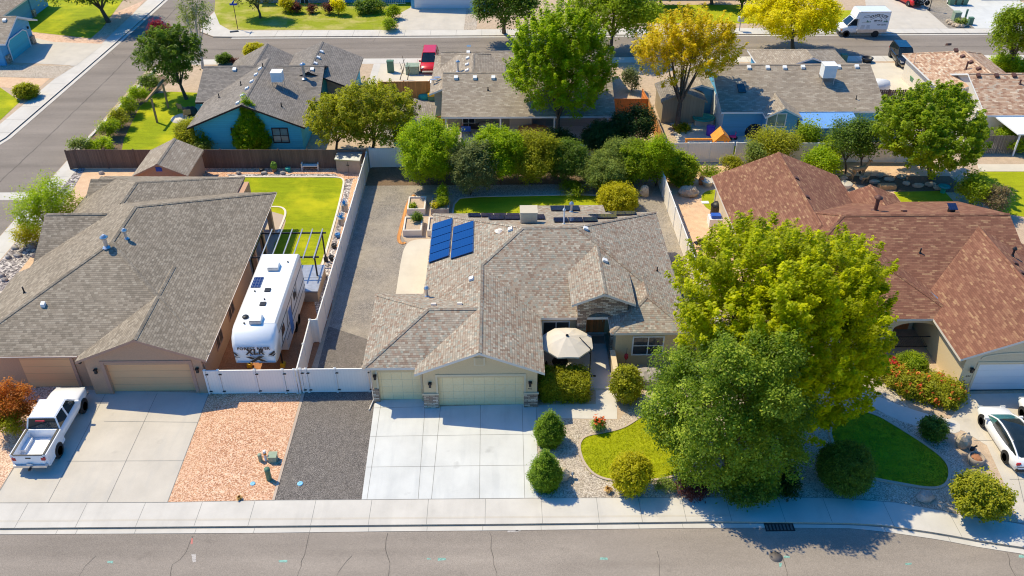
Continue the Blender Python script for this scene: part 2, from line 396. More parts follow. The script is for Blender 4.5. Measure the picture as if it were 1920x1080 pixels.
M['tan_siding'] = m_board('tan_siding', (0.36,0.29,0.185), 0.3, 0.05, gap=0.05, dark=0.6, weather=0.12)
M['shingle_main'] = m_shingle('shingle_multitone', [(0.0,(0.265,0.19,0.14)),(0.1,(0.315,0.228,0.17)),(0.24,(0.355,0.288,0.222)),(0.52,(0.33,0.283,0.225)),(0.7,(0.40,0.352,0.283)),(0.85,(0.305,0.295,0.245)),(0.94,(0.475,0.41,0.325))], 0.17, 0.15)
M['shingle_grey'] = m_shingle('shingle_greybrown', [(0.0,(0.215,0.177,0.134)),(0.35,(0.26,0.214,0.162)),(0.7,(0.305,0.252,0.192)),(1.0,(0.36,0.305,0.236))], 0.24, 0.15, line=0.5)
M['shingle_red'] = m_shingle('shingle_redbrown', [(0.0,(0.20,0.088,0.056)),(0.3,(0.232,0.104,0.066)),(0.55,(0.255,0.12,0.075)),(0.75,(0.28,0.14,0.085)),(0.88,(0.32,0.172,0.10)),(0.95,(0.355,0.205,0.115))], 0.34, 0.13, line=0.4)
M['shingle_slate'] = m_shingle('shingle_slate', [(0.0,(0.19,0.167,0.146)),(0.4,(0.23,0.202,0.176)),(1.0,(0.285,0.25,0.218))], 0.30, 0.17, line=0.5)
M['shingle_taupe'] = m_shingle('shingle_taupe', [(0.0,(0.275,0.222,0.17)),(0.4,(0.32,0.262,0.203)),(0.8,(0.36,0.30,0.235)),(1.0,(0.42,0.36,0.285))], 0.40, 0.17, line=0.45)
M['shingle_tan'] = m_shingle('shingle_tan', [(0.0,(0.35,0.20,0.13)),(0.25,(0.47,0.30,0.20)),(0.6,(0.56,0.40,0.28)),(0.85,(0.50,0.40,0.30)),(0.95,(0.66,0.52,0.38))], 0.35, 0.17, line=0.35)
M['cap_main'] = M['shingle_main']; M['flash'] = m_plain('metal_flashing', (0.42,0.43,0.46), 0.4, 0.7)
M['metal'] = m_plain('galvanized', (0.55,0.56,0.58), 0.35, 0.8)
M['dark_metal'] = m_plain('dark_metal', (0.035,0.035,0.038), 0.45, 0.5)
M['rust_metal'] = m_plain('brown_metal', (0.13,0.06,0.045), 0.6, 0.2)
M['black'] = m_plain('black_plastic', (0.018,0.018,0.02), 0.5)
M['tyre'] = m_plain('rubber', (0.02,0.02,0.021), 0.85)
M['rim'] = m_plain('alloy', (0.58,0.58,0.60), 0.3, 0.8)
M['glass'] = m_glass('window_glass', (0.035,0.04,0.045))
M['glass_teal'] = m_glass('window_curtained', (0.12,0.20,0.17), 0.12)
M['screen_glass'] = m_glass('windscreen_glass', (0.03,0.11,0.11), 0.06)
M['car_glass'] = m_glass('car_glass', (0.012,0.018,0.02), 0.04)
M['car_white'] = m_plain('car_white', (0.83,0.83,0.84), 0.28, var=0.01, coat=0.6)
M['car_red'] = m_plain('car_red', (0.60,0.016,0.016), 0.3, var=0.04, coat=0.3)
M['car_black'] = m_plain('car_black', (0.014,0.014,0.015), 0.25, var=0.05, coat=0.7)
M['lamp_red'] = m_plain('lamp_red', (0.45,0.02,0.03), 0.25)
M['lamp_clear'] = m_plain('lamp_clear', (0.6,0.62,0.63), 0.15, 0.2)
M['lamp_amber'] = m_plain('lamp_amber', (0.7,0.22,0.02), 0.25)
M['solar_sky_reflect'] = m_solar('solar_sky_reflect', (0.006,0.042,0.18), (0.015,0.065,0.24), 0.163)  # blue base colour holds the sky's reflection in these panels
M['solar_dark'] = m_solar('solar_dark', (0.010,0.022,0.075), (0.05,0.06,0.10), 0.163)
M['solar_cell'] = m_solar('solar_cell', (0.006,0.018,0.10), (0.35,0.38,0.45), 0.17)
M['cedar'] = m_board('cedar', (0.62,0.26,0.07), 0.14, 0.22, weather=0.3)
M['cedar_red'] = m_board('cedar_red', (0.68,0.23,0.045), 0.14, 0.12, weather=0.2)
M['dark_fence'] = m_board('dark_fence', (0.15,0.095,0.068), 0.14, 0.18, weather=0.35)
M['grey_fence'] = m_board('grey_fence', (0.21,0.165,0.125), 0.14, 0.3, weather=0.4)
M['wood'] = m_plain('wood', (0.36,0.23,0.12), 0.8, var=0.25, scale=6)
M['wood_orange'] = m_plain('wood_orange', (0.78,0.30,0.035), 0.6, var=0.15, scale=5)
M['door_wood'] = m_board('door_wood', (0.72,0.24,0.075), 0.2, 0.2, weather=0.3, rough=0.5)
M['bark'] = m_plain('bark', (0.115,0.085,0.06), 0.95, var=0.35, scale=9)
M['bark_pale'] = m_plain('bark_pale', (0.50,0.46,0.40), 0.9, var=0.25, scale=7)
M['boulder'] = m_plain('boulder', (0.52,0.41,0.29), 0.95, var=0.25, scale=3)
M['boulder_grey'] = m_plain('boulder_grey', (0.36,0.32,0.29), 0.95, var=0.3, scale=3)
M['canvas'] = m_plain('canvas', (0.62,0.555,0.465), 0.9, var=0.03)
M['tan_plastic'] = m_plain('tan_plastic', (0.56,0.48,0.36), 0.6, var=0.05)
M['green_box'] = m_plain('utility_green', (0.10,0.20,0.13), 0.6)
M['sage_box'] = m_plain('utility_sage', (0.28,0.35,0.25), 0.6)
M['teal_plastic'] = m_plain('teal_plastic', (0.02,0.34,0.27), 0.5)
M['bin_green'] = m_plain('bin_green', (0.04,0.22,0.06), 0.5)
M['blue_plastic'] = m_plain('blue_plastic', (0.02,0.10,0.50), 0.45)
M['yellow'] = m_plain('yellow_plastic', (0.75,0.42,0.02), 0.5)
M['pink'] = m_plain('pink_plastic', (0.70,0.05,0.25), 0.5)
M['purple'] = m_plain('purple_plastic', (0.16,0.05,0.45), 0.5)
M['glass_art'] = m_plain('blue_glass_art', (0.02,0.33,0.72), 0.15, var=0.3)
M['terra'] = m_plain('terracotta', (0.40,0.17,0.08), 0.85)
M['pot_stone'] = m_plain('stone_planter', (0.55,0.50,0.42), 0.85)
M['awning_blue'] = m_board('awning_blue', (0.17,0.37,0.76), 0.3, 0.04, gap=0.05, dark=0.75, weather=0.05, rough=0.4)
M['awning_white'] = m_board('awning_white', (0.82,0.83,0.83), 0.3, 0.02, gap=0.05, dark=0.85, weather=0.04, rough=0.4)
M['deer_hide'] = m_plain('painted_deer', (0.42,0.27,0.13), 0.7, var=0.25, scale=5)
M['sign_blue'] = m_plain('sign_blue', (0.01,0.06,0.42), 0.5)
M['graphic'] = m_plain('graphic_black', (0.02,0.02,0.025), 0.4)
M['graphic_blue'] = m_plain('graphic_blue', (0.03,0.16,0.42), 0.4)
M['graphic_green'] = m_plain('graphic_green', (0.02,0.17,0.09), 0.5)
M['brown_box'] = m_plain('storage_resin', (0.34,0.275,0.22), 0.7, var=0.06)
# ================================================================ setting: ground, roads, walks, lawns
def PXY(pts, h=0.0): return [G(x, y, h)[:2] for x, y in pts]
def sheet(name, pts, z, mat, px=True):
    mb = MB(); p = PXY(pts) if px else pts
    a = sum(p[i][0]*p[(i+1)%len(p)][1]-p[(i+1)%len(p)][0]*p[i][1] for i in range(len(p)))
    if a < 0: p = p[::-1]
    mb.poly([(x, y, z) for x, y in p]); return struct(name, mb, mat)
def smooth_path(pts, it=2, closed=False):
    for _ in range(it):
        q = []; n = len(pts)
        rng = range(n if closed else n - 1)
        if not closed: q.append(pts[0])
        for i in rng:
            a, b = pts[i], pts[(i+1) % n]
            q.append((a[0]*.75+b[0]*.25, a[1]*.75+b[1]*.25)); q.append((a[0]*.25+b[0]*.75, a[1]*.25+b[1]*.75))
        if not closed: q.append(pts[-1])
        pts = q
    return pts
def offset_path(pts, d, closed=False):
    out = []; n = len(pts)
    for i in range(n):
        a = pts[(i-1) % n] if closed or i > 0 else pts[i]; b = pts[(i+1) % n] if closed or i < n-1 else pts[i]
        tx, ty = b[0]-a[0], b[1]-a[1]; l = math.hypot(tx, ty) or 1
        out.append((pts[i][0]-ty/l*d, pts[i][1]+tx/l*d))
    return out
def ribbon(mb, pts, w, z0, z1, closed=False, mi=0):
    A = offset_path(pts, w/2, closed); B = offset_path(pts, -w/2, closed); n = len(pts)
    for i in range(n if closed else n-1):
        j = (i+1) % n
        mb.poly([(*B[i], z1), (*B[j], z1), (*A[j], z1), (*A[i], z1)], mi)
        mb.poly([(*A[i], z1), (*A[j], z1), (*A[j], z0), (*A[i], z0)], mi)
        mb.poly([(*B[j], z1), (*B[i], z1), (*B[i], z0), (*B[j], z0)], mi)
def line(mb, p, q, w, z, mi=1):
    dx, dy = q[0]-p[0], q[1]-p[1]; l = math.hypot(dx, dy) or 1; nx, ny = -dy/l*w/2, dx/l*w/2
    mb.poly([(p[0]-nx,p[1]-ny,z),(q[0]-nx,q[1]-ny,z),(q[0]+nx,q[1]+ny,z),(p[0]+nx,p[1]+ny,z)], mi)
def pline(mb, pts, w, z, mi=1, jit=0.0, rd=random):
    p = [pts[0]]
    for a, b in zip(pts, pts[1:]):
        k = max(1, int(math.hypot(b[0]-a[0], b[1]-a[1]) / 0.35)) if jit else 1
        for i in range(1, k+1):
            t = i/k; p.append((a[0]+(b[0]-a[0])*t+rd.uniform(-jit,jit), a[1]+(b[1]-a[1])*t+rd.uniform(-jit,jit)))
    for a, b in zip(p, p[1:]): line(mb, a, b, w*(rd.uniform(.5,1.3) if jit else 1), z, mi)

mb = MB(); mb.box(-600, 600, -200, 1200, -0.6, -0.3); struct('ground', mb, M['yard_dirt'])
FRONT = PXY([(0,990),(480,986),(960,982),(1335,977.5),(1490,979),(1590,980.5),(1655,984),(1765,1000),(1840,1014),(1920,1026)])
def ext(a, b, d):
    l = math.hypot(b[0]-a[0], b[1]-a[1]); return (b[0]+(b[0]-a[0])/l*d, b[1]+(b[1]-a[1])/l*d)
FRONT = [(-37.6, FRONT[0][1]+0.1)] + FRONT + [ext(FRONT[-2], FRONT[-1], 6), (40, 21.0), (60, 13.0)]
GUT = [(-37.6, 29.5)] + PXY([(0,1002),(480,999.5),(720,996.5),(955,994.5),(1260,990.5),(1440,989.5),(1590,990.5),(1655,996.5),(1765,1012.5),(1840,1027),(1920,1039)], -0.11) + [(30.6,25.0),(40,20.4),(60,12.4)]
INNER = [(-37.6, 31.6)] + PXY([(0,943),(314,942),(512,938),(678,937),(1010,934),(1240,933),(1440,932),(1565,934),(1680,942),(1765,957),(1815,969),(1910,980.5)]) + [(30.6,27.3),(40,22.9),(60,14.9)]
mb = MB(); mb.box(-160, 160, -20, 50, -0.2, -0.12)
rd = random.Random(3)
for pts in ([(362,1005),(350,1035),(325,1060),(318,1085)], [(580,1000),(570,1040),(555,1085)], [(727,1000),(723,1030),(732,1055),(726,1085)], [(918,998),(922,1030),(928,1060),(930,1085)], [(1232,1033),(1236,1055),(1237,1085)], [(1888,1036),(1896,1060),(1905,1085)], [(660,1042),(640,1062),(630,1085)], [(180,1042),(160,1062),(150,1082)], [(1466,1040),(1478,1085)]):
    pline(mb, PXY(pts, -0.116), 0.032, -0.116, 1, 0.07, rd)
for x, y, w, h, mi in ((51,0,0,0,0),):
    pass
def spray(x, y, w, h, mi): 
    a = G(x-w/2, y+h/2, -0.115); b = G(x+w/2, y+h/2, -0.115); c = G(x+w/2, y-h/2, -0.115); d = G(x-w/2, y-h/2, -0.115)
    k = [(a, b, c, d)]
    for q in k: mb.poly([(p[0]+rd.uniform(-.04,.04), p[1]+rd.uniform(-.03,.03), -0.115) for p in q], mi)
for x, y, w, h, mi in ((531,1052,16,4,2),(828,1048,16,5,2),(1132,1047,14,4,2),(1703,1057,12,4,2),(1475,1044,12,4,2),(1463,1059,5,8,2),(1915,1043,10,4,2),(206,1054,10,4,2),(360,1014,4,11,3),(363,1047,6,15,4),(962,996,20,3,4),(972,995,9,3,4),(804,1048,6,3,2)):
    spray(x, y, w, h, mi)
struct('road', mb, [M['asphalt'], M['crack'], M['mark_teal'], M['mark_red'], M['mark_white']])
mb = MB(); c = G(1455,1044,-0.113); mb.lathe([(0.33,-0.118),(0.33,-0.112),(0.28,-0.112),(0.28,-0.109),(0.001,-0.109)], (c[0],c[1],0), 20)
mb.done('manhole_cover', M['manhole'], label='round brown iron manhole cover in the road beside the tree shadow', cat='manhole cover')
mb = MB(); mb.box(-160, 160, 50.004, 240, -0.2, -0.122)
rd = random.Random(5)
pline(mb, [(-43.5,60),(-42.7,75),(-42.2,90),(-41.9,130)], 0.10, -0.117, 1, 0.05, rd)
pline(mb, [(-39,99.2),(-20,99.6),(10,99.3),(50,99.1),(90,99.0)], 0.07, -0.117, 1, 0.05, rd)
for pts in ([(700,78),(706,69)], [(860,92),(760,84)], [(820,80),(900,78)], [(1700,96),(1730,104)], [(205,95),(215,104)], [(520,98),(530,108)]): pline(mb, PXY(pts, -0.117), 0.06, -0.117, 1, 0.08, rd)
struct('road', mb, [M['asphalt_back'], M['crack']])
# cross pan over the side street, and the raised blocks of land
mb = MB(); mb.box(-75, -39.1, 64.2, 65.5, -0.19, -0.112); struct('gutter_pan', mb, M['walk'])
BACKC = 95.75
mb = MB(); mb.prism([(-39.0, 33.2)] + FRONT + [(160, -20), (160, BACKC), (-36.5, BACKC), (-38.1, 94.8), (-38.7, 93.0)], -0.28, 0.0)
struct('yard_ground', mb, M['yard_dirt'])
mb = MB(); mb.prism([(-160, 72), (-47.5, 72), (-46.5, 76), (-45.3, 100), (-44.6, 118), (-43, 160), (-43, 230), (-160, 230)], -0.28, 0.0); struct('yard_ground', mb, M['yard_dirt'])
FARC = 103.35
cor = [(-34.2, 160), (-36.3, 118), (-36.9, 108.5), (-36.3, 105.2), (-34.3, FARC+0.1), (-32, FARC)]
mb = MB(); mb.prism(cor + [(160, FARC), (160, 230), (-34.2, 230)], -0.28, 0.0); struct('yard_ground', mb, M['yard_dirt'])
mb = MB(); mb.prism([(-160, 20.5), (60, 8), (60, -20), (-160, -20)], -0.28, -0.01); struct('yard_ground', mb, M['yard_dirt'])
# front walk, kerb and gutter
def strip_between(mb, A, B, z, mi=0):
    n = 60
    def sample(P):
        d = [0]
        for a, b in zip(P, P[1:]): d.append(d[-1] + math.hypot(b[0]-a[0], b[1]-a[1]))
        out = []
        for i in range(n+1):
            t = d[-1]*i/n; k = 0
            while k < len(d)-2 and d[k+1] < t: k += 1
            f = (t-d[k])/(d[k+1]-d[k]); out.append((P[k][0]+(P[k+1][0]-P[k][0])*f, P[k][1]+(P[k+1][1]-P[k][1])*f))
        return out
    a, b = sample(A), sample(B)
    for i in range(n): mb.poly([(*a[i], z), (*a[i+1], z), (*b[i+1], z), (*b[i], z)], mi)
def at_x(P, x):
    for a, b in zip(P, P[1:]):
        if a[0] <= x <= b[0]: return a[1]+(b[1]-a[1])*(x-a[0])/(b[0]-a[0])
def fillx(mb, A, B, z, mi=0, step=1.0):
    x0 = max(A[0][0], B[0][0]); x1 = min(A[-1][0], B[-1][0]); k = int((x1-x0)/step); xs = [x0+(x1-x0)*i/k for i in range(k+1)]
    for p, q in zip(xs, xs[1:]): mb.poly([(p, at_x(A,p), z), (q, at_x(A,q), z), (q, at_x(B,q), z), (p, at_x(B,p), z)], mi)
mb = MB(); fillx(mb, FRONT, INNER, 0.004)
for px in (55,165,274,380,478,592,697,803,910,1015,1119,1198,1279,1362,1460,1545,1655,1768,1885):
    a = G(px, 940); k = a[0]
    if k < 26.5: line(mb, (k, at_x(FRONT, k)+0.01), (k, at_x(INNER, k)), 0.022, 0.008)
for a, b in zip(INNER[1:], INNER[2:]):
    line(mb, a, b, 0.035, 0.0085)
line(mb, (-30, at_x(FRONT,-30)+0.42), (12, at_x(FRONT,12)+0.40), 0.12, 0.0075, 2)
struct('sidewalk', mb, [M['walk'], M['joint_and_shade'], M['tan_concrete']])
mb = MB(); fillx(mb, GUT, [(x, y-0.003) for x, y in FRONT], -0.10)
for px in (105,142,252,365,475,580,690,800,905,1015,1122,1200,1283,1440,1662,1774):
    k = G(px, 995)[0]; line(mb, (k, at_x(GUT,k)), (k, at_x(FRONT,k)-0.01), 0.022, -0.096)
fillx(mb, [(x, y-0.06) for x, y in FRONT], [(x, y-0.004) for x, y in FRONT], -0.095, 1)  # dark strip laid along the kerb foot to draw its shade
struct('gutter', mb, [M['walk'], M['joint_and_shade']])
# storm drain
mb = MB(); a = G(1440, 983, -0.08); mb.box(a[0]-0.2, a[0]+1.3, a[1]-0.42, a[1]+0.10, -0.15, -0.085)
for i in range(8): mb.box(a[0]-0.15+i*0.18, a[0]-0.05+i*0.18, a[1]-0.38, a[1]-0.02, -0.085, -0.078, 1)
mb.done('storm_drain', [M['black'], M['manhole']], label='black iron storm drain grate in the gutter under the tree shadow', cat='storm drain')
# back-street walks
mb = MB(); mb.poly([(-36.3,94.3,.004),(150,94.0,.004),(150,BACKC-.004,.004),(-36.3,BACKC-.004,.004)])
for i in range(40): line(mb, (-34+i*3.1, 94.0), (-34+i*3.1, BACKC-.01), 0.03, 0.008)
mb.box(-36.3, 150, BACKC+.004, BACKC+.4, -0.19, -0.1, 0)
struct('sidewalk', mb, [M['walk'], M['joint_and_shade']])
mb = MB(); mb.poly([(-32,FARC+.004,.004),(150,FARC+.004,.004),(150,105.5,.004),(-31,105.5,.004),(-33.5,106.5,.004),(-34.6,109.5,.004),(-34.4,118,.004),(-32.2,160,.004),(-34.1,160,.004),(-36.2,118,.004),(-36.8,108.5,.004),(-36.2,105.2,.004),(-34.2,FARC+.12,.004)])
for i in range(40): line(mb, (-30+i*3.1, FARC+.02), (-30+i*3.1, 105.5), 0.03, 0.008)
mb.box(-32, 150, FARC-.42, FARC-.004, -0.19, -0.1, 0)
struct('sidewalk', mb, [M['walk'], M['joint_and_shade']])
# walks along the side street
mb = MB(); mb.poly([(-48.6,72.05,.004),(-47.45,72.05,.004),(-46.45,76,.004),(-45.25,100,.004),(-44.55,118,.004),(-42.95,160,.004),(-45,160,.004),(-46.7,118,.004),(-47.3,100,.004),(-48.5,76,.004)])
for i in range(26): line(mb, (-48.5+i*0.06, 74+i*3), (-46.5+i*0.075, 74+i*3), 0.03, 0.008)
mb.poly([(-47.0,72.05,-.1),(-46.0,76,-.1),(-44.8,100,-.1),(-44.1,118,-.1),(-42.5,160,-.1),(-42.96,160,-.1),(-44.56,118,-.1),(-45.26,100,-.1),(-46.46,76,-.1),(-47.46,72.05,-.1)][::1])
struct('sidewalk', mb, [M['walk'], M['joint_and_shade']])
mb = MB(); mb.poly([(-38.95,34,.004),(-37.4,34,.004),(-37.2,71.9,.004),(-38.75,71.9,.004)])
for i in range(13): line(mb, (-38.9, 35+i*3), (-37.4, 35+i*3), 0.03, 0.008)
struct('sidewalk', mb, [M['walk'], M['joint_and_shade']])
mb = MB(); ribbon(mb, [(-38.55,72.2),(-38.45,77),(-38.0,88),(-37.7,94.2)], 0.25, 0.0, 0.12); struct('kerb', mb, M['walk'])

# ---- front yards, from the left
sheet('driveway_base', [(0,920),(100,762),(113,730),(392,737),(314,942),(0,943)], 0.006, M['tan_concrete'])
mb = MB()
Z = 0.012
def pl(a, b, w=0.03): line(mb, G(*a), G(*b), w, Z, 0)
pl((90,943),(198,738)); pl((201,941),(295,737)); pl((125,865),(345,864)); pl((0,920),(113,730), .05); pl((195,790),(372,792)); pl((314,942),(392,737), .04); pl((0,943),(314,942), .04)
struct('driveway_joints', mb, M['joint_and_shade'])
sheet('gravel', [(0,690),(118,725),(96,762),(0,916)], 0.003, M['pink_gravel'])
sheet('gravel', [(314.5,941.5),(392.5,737),(566,735),(511,938)], 0.005, M['orange_gravel'])
sheet('gravel', [(514,938),(571,733),(712,731),(678,936.5)], 0.005, M['dark_gravel'])
mb = MB(); line(mb, G(512.5,938), G(570,735), 0.14, 0.03, 0); struct('edging', mb, M['curb_pink'])
# main driveway
mb = MB()
mb.poly([(*p, 0.008) for p in PXY([(678,937),(1010,934),(1005,757),(797,763),(793,748),(713,750),(702,757)])])
for a, b in (((688,937),(714,757)),((784,936),(797,763)),((809,936),(826,762)),((899,935),(901,760)),((984,934),(979,760)),((687,876),(1009,872)),((694,818.5),(1007,814)),((701,765),(798,763)),((678,937),(1010,934)),((1010,934),(1005,757))):
    line(mb, G(*a), G(*b), 0.024, 0.012)
struct('driveway', mb, [M['concrete'], M['joint_and_shade']])
# front garden of the main house
sheet('gravel', [(1010.5,934),(1005.5,786),(1160,787),(1240,700),(1420,690),(1640,690),(1700,760),(1800,850),(1860,975),(1765,956.5),(1680,941.5),(1565,933.5),(1440,931.5),(1240,932.5)], 0.003, M['pale_gravel'])
mb = MB(); mb.poly([(*p, 0.012) for p in PXY([(1005.5,759),(1117,758),(1117,734),(1097,690),(1152,690),(1157,735),(1157,786),(1006,784)])])
struct('path', mb, [M['walk'], M['joint_and_shade']])
# porch slab (raised one step)
mb = MB(); mb.prism([(2.3,39.6),(4.7,39.6),(4.7,40.2),(6.75,40.2),(6.75,45.6),(2.3,45.6)], 0.0, 0.15); mb.box(4.75, 6.75, 39.9, 40.19, 0.0, 0.146)
struct('porch_slab', mb, M['walk'])
LAWN1 = smooth_path(PXY([(1087,848),(1086,832),(1096,818),(1130,812),(1160,806),(1182,796),(1215,772),(1290,790),(1330,850),(1290,880),(1268,893),(1225,902),(1150,903),(1115,893),(1095,870)]), 2, True)
sheet('lawn', LAWN1, 0.03, M['lawn'], px=False)
mb = MB(); ribbon(mb, LAWN1, 0.13, 0.0, 0.07, True); struct('edging', mb, M['curb_pink'])
LAWN2 = smooth_path(PXY([(1545,800),(1600,770),(1640,775),(1690,805),(1745,840),(1778,868),(1782,895),(1770,914),(1740,917),(1690,908),(1645,900),(1590,885)]), 2, True)
sheet('lawn', LAWN2, 0.03, M['lawn'], px=False)
mb = MB(); ribbon(mb, LAWN2, 0.16, 0.0, 0.07, True); struct('edging', mb, M['curb_pink'])
mb = MB(); mb.poly([(*p, 0.012) for p in smooth_path(PXY([(1590,712),(1612,726),(1650,745),(1700,765),(1760,782),(1800,790),(1800,815),(1760,806),(1700,795),(1650,772),(1612,748),(1585,730)]), 1, True)])
struct('path', mb, M['walk'])
mb = MB(); mb.poly([(*p, 0.01) for p in PXY([(1910,980.5),(1880,900),(1850,835),(1806,808),(1770,800),(1800,760),(1800,739),(2060,736),(2200,1000)])])
for a, b in (((1826,826),(2000,826)),((1893,899),(2000,898)),((1910,980.5),(2080,980.5)),((1905,880),(1930,985))): line(mb, G(*a), G(*b), 0.035, 0.014)
struct('driveway', mb, [M['tan_concrete'], M['joint_and_shade']])
# left neighbour: soil yards, rear lawn, brick patio
sheet('yard_soil', [(-37.2,34),(-29.0,34),(-29.0,43),(-31,49),(-31,59),(-30.5,62.4),(-12.0,62.4),(-12.0,69.2),(-37.2,69.8)], 0.003, M['tan_soil'], px=False)
sheet('gravel', [(-30.6,64.3),(-12.0,62.6),(-12.0,69.2),(-30.4,69.6)], 0.006, M['orange_gravel'], px=False)
sheet('gravel', [(-36.2,59.0),(-31.2,59.0),(-31.0,62.3),(-34.5,62.0)], 0.006, M['river_rock'], px=False)
sheet('gravel', [(-37.2,42),(-36.2,42),(-35.2,50),(-35.2,57),(-36.6,70),(-37.2,70)], 0.006, M['river_rock'], px=False)
mb = MB(); mb.box(-37.2, -31.9, 48.9, 50.9, 0.0, 0.02); struct('path', mb, M['tan_concrete'])
sheet('soil', [(-17.9,39.9),(-12.1,39.9),(-11.7,48.5),(-12.0,52.2),(-17.9,52.2)], 0.005, M['red_soil'], px=False)
sheet('lawn', smooth_path(PXY([(425,333),(560,333),(630,333),(643,336),(642,350),(630,400),(605,485),(598,500),(560,512),(520,500),(507,470),(538,420),(530,398),(455,395),(420,345)]), 1, True), 0.012, M['lawn_yellow'], px=False)
mb = MB(); ribbon(mb, smooth_path(PXY([(430,332),(560,331.5),(632,332),(645,336),(644,350),(632,400),(607,487),(600,515),(597,545),(580,562),(560,566)]), 2), 0.16, 0.0, 0.06)
ribbon(mb, smooth_path(PXY([(505,388),(527,388),(536,395),(534,408),(520,440)]), 2), 0.16, 0.0, 0.05); struct('edging', mb, M['fascia'])
sheet('gravel', PXY([(648,336),(682,332),(608,585),(596,600),(588,560),(604,515),(613,487),(638,400)]), 0.009, M['river_rock'], px=False)
sheet('gravel', PXY([(662,336),(682,332),(608,585),(600,575),(630,470)]), 0.0125, M['orange_gravel'], px=False)
sheet('patio', PXY([(480,386),(528,389),(533,398),(520,440),(505,470),(470,500),(430,520),(440,420)]), 0.009, M['curb_pink'], px=False)
sheet('patio', PXY([(440,440),(505,441),(500,500),(465,520),(420,560)]), 0.014, M['cream_concrete'], px=False)
sheet('gravel', PXY([(425,327),(628,326),(634,331),(560,331),(430,331.8)]), 0.0105, M['river_rock'], px=False)
# main lot side and rear
sheet('gravel', [(-11.6,39.9),(-7.7,39.9),(-7.6,46),(-7.4,52),(-7.2,58.5),(-4.5,60.2),(-4.5,69.5),(-11.45,69.5)], 0.005, M['grey_gravel'], px=False)
sheet('gravel', [(-11.6,39.9),(-7.7,39.9),(-7.7,44.5),(-11.6,46.5)], 0.009, M['dark_gravel'], px=False)
sheet('soil', [(-11.5,66),(14,66),(14,70),(-11.5,70)], 0.007, M['dark_soil'], px=False)
sheet('gravel', [(-4.5,58),(14,58),(14,66.5),(-4.5,66.5)], 0.0035, M['pale_gravel'], px=False)
sheet('gravel', [(11,44),(13.75,44),(13.75,67),(7.8,67),(7.8,57),(11,57)], 0.0095, M['grey_gravel'], px=False)
mb = MB(); mb.poly([(*p, 0.014) for p in smooth_path(PXY([(742,552),(753,480),(760,460),(772,450),(800,448),(835,448)]), 2) + [(-2, 46)]]); struct('patio', mb, M['cream_concrete'])
sheet('soil', PXY([(752,440),(765,375),(775,366),(850,364),(850,450),(760,452)]), 0.008, M['yard_dirt'], px=False)
mb = MB(); ribbon(mb, smooth_path(PXY([(777,366),(766,375),(748,440),(747,452),(754,458),(760,455)]), 2), 0.25, 0.0, 0.05); struct('edging', mb, M['cedar'])
sheet('lawn', smooth_path(PXY([(848,405),(850,385),(858,374),(880,370),(980,368),(1080,366),(1125,368),(1160,376),(1130,392),(1120,410),(848,410)]), 1, True), 0.016, M['lawn'], px=False)
mb = MB(); ribbon(mb, PXY([(848,405),(851,384),(862,372),(900,369),(1000,367),(1090,365.5),(1130,367)]), 0.14, 0.0, 0.06); struct('edging', mb, M['walk'])
# right neighbour rear
sheet('yard_soil', [(14.1,48),(17.2,48),(17.2,62),(27,62.3),(36,58),(38,58),(38,69),(14.1,69.8)], 0.0045, M['tan_soil'], px=False)
sheet('lawn', smooth_path(PXY([(1314,372),(1318,362),(1332,356),(1345,356),(1345,396),(1332,395),(1320,386)]), 1, True), 0.014, M['lawn'], px=False)
sheet('lawn', PXY([(1675,360),(1770,358),(1790,380),(1690,380)]), 0.014, M['lawn'], px=False)
sheet('soil', PXY([(1565,330),(1780,330),(1820,360),(1700,362),(1600,345)]), 0.009, M['dark_soil'], px=False)
sheet('lawn', PXY([(1800,352),(1838,322),(2000,322),(2000,420),(1880,400)]), 0.014, M['lawn'], px=False)
sheet('path', PXY([(1832,308),(2000,308),(2000,321.5),(1836,321.5)]), 0.012, M['cream_concrete'], px=False)
# rear row of lots
sheet('lawn', PXY([(228,285),(232,262),(262,200),(290,176),(320,172),(372,174),(366,200),(340,235),(330,286)]), 0.012, M['lawn_yellow'], px=False)
mb = MB(); mb.lathe([(1.25,0.0),(1.25,0.03),(0.01,0.03)], (G(345,222)[0], G(345,222)[1], 0), 20); struct('patio', mb, M['cream_concrete'])
sheet('soil', PXY([(135,290),(228,200),(300,140),(322,150),(262,205),(228,288)]), 0.008, M['dark_soil'], px=False)
sheet('driveway', [(-13.6,84.5),(-7.3,84.5),(-7.3,94.2),(-13.9,94.2)], 0.007, M['cream_concrete'], px=False)
sheet('path', [(-14.0,86.5),(-13.2,86.5),(-13.2,94.2),(-14.0,94.2)], 0.012, M['walk'], px=False)
sheet('patio', [(-5.4,73.2),(9.5,73.2),(9.5,77.6),(-5.4,77.6)], 0.012, M['walk'], px=False)
sheet('gravel', [(-11,73),(-5.6,73),(-5.6,84.5),(-12.5,84.5)], 0.009, M['grey_gravel'], px=False)
sheet('gravel', [(10.6,79),(16.5,79),(17.5,93.8),(11.4,93.8)], 0.0085, M['yard_dirt'], px=False)
sheet('patio', [(16.5,70.6),(35,70.6),(35,76),(16.5,80)], 0.008, M['cream_concrete'], px=False)
sheet('lawn', PXY([(1275,290),(1278,276),(1330,273),(1390,274),(1385,290)]), 0.016, M['lawn'], px=False)
sheet('driveway', PXY([(1608,118),(1700,118),(1740,210),(1650,200),(1625,140)]), 0.009, M['cream_concrete'], px=False)
sheet('path', PXY([(1645,195),(1705,198),(1690,245),(1660,245)]), 0.013, M['tan_soil'], px=False)
sheet('yard_soil', [(36.5,72),(60,70.5),(60,76),(40,80)], 0.006, M['tan_concrete'], px=False)
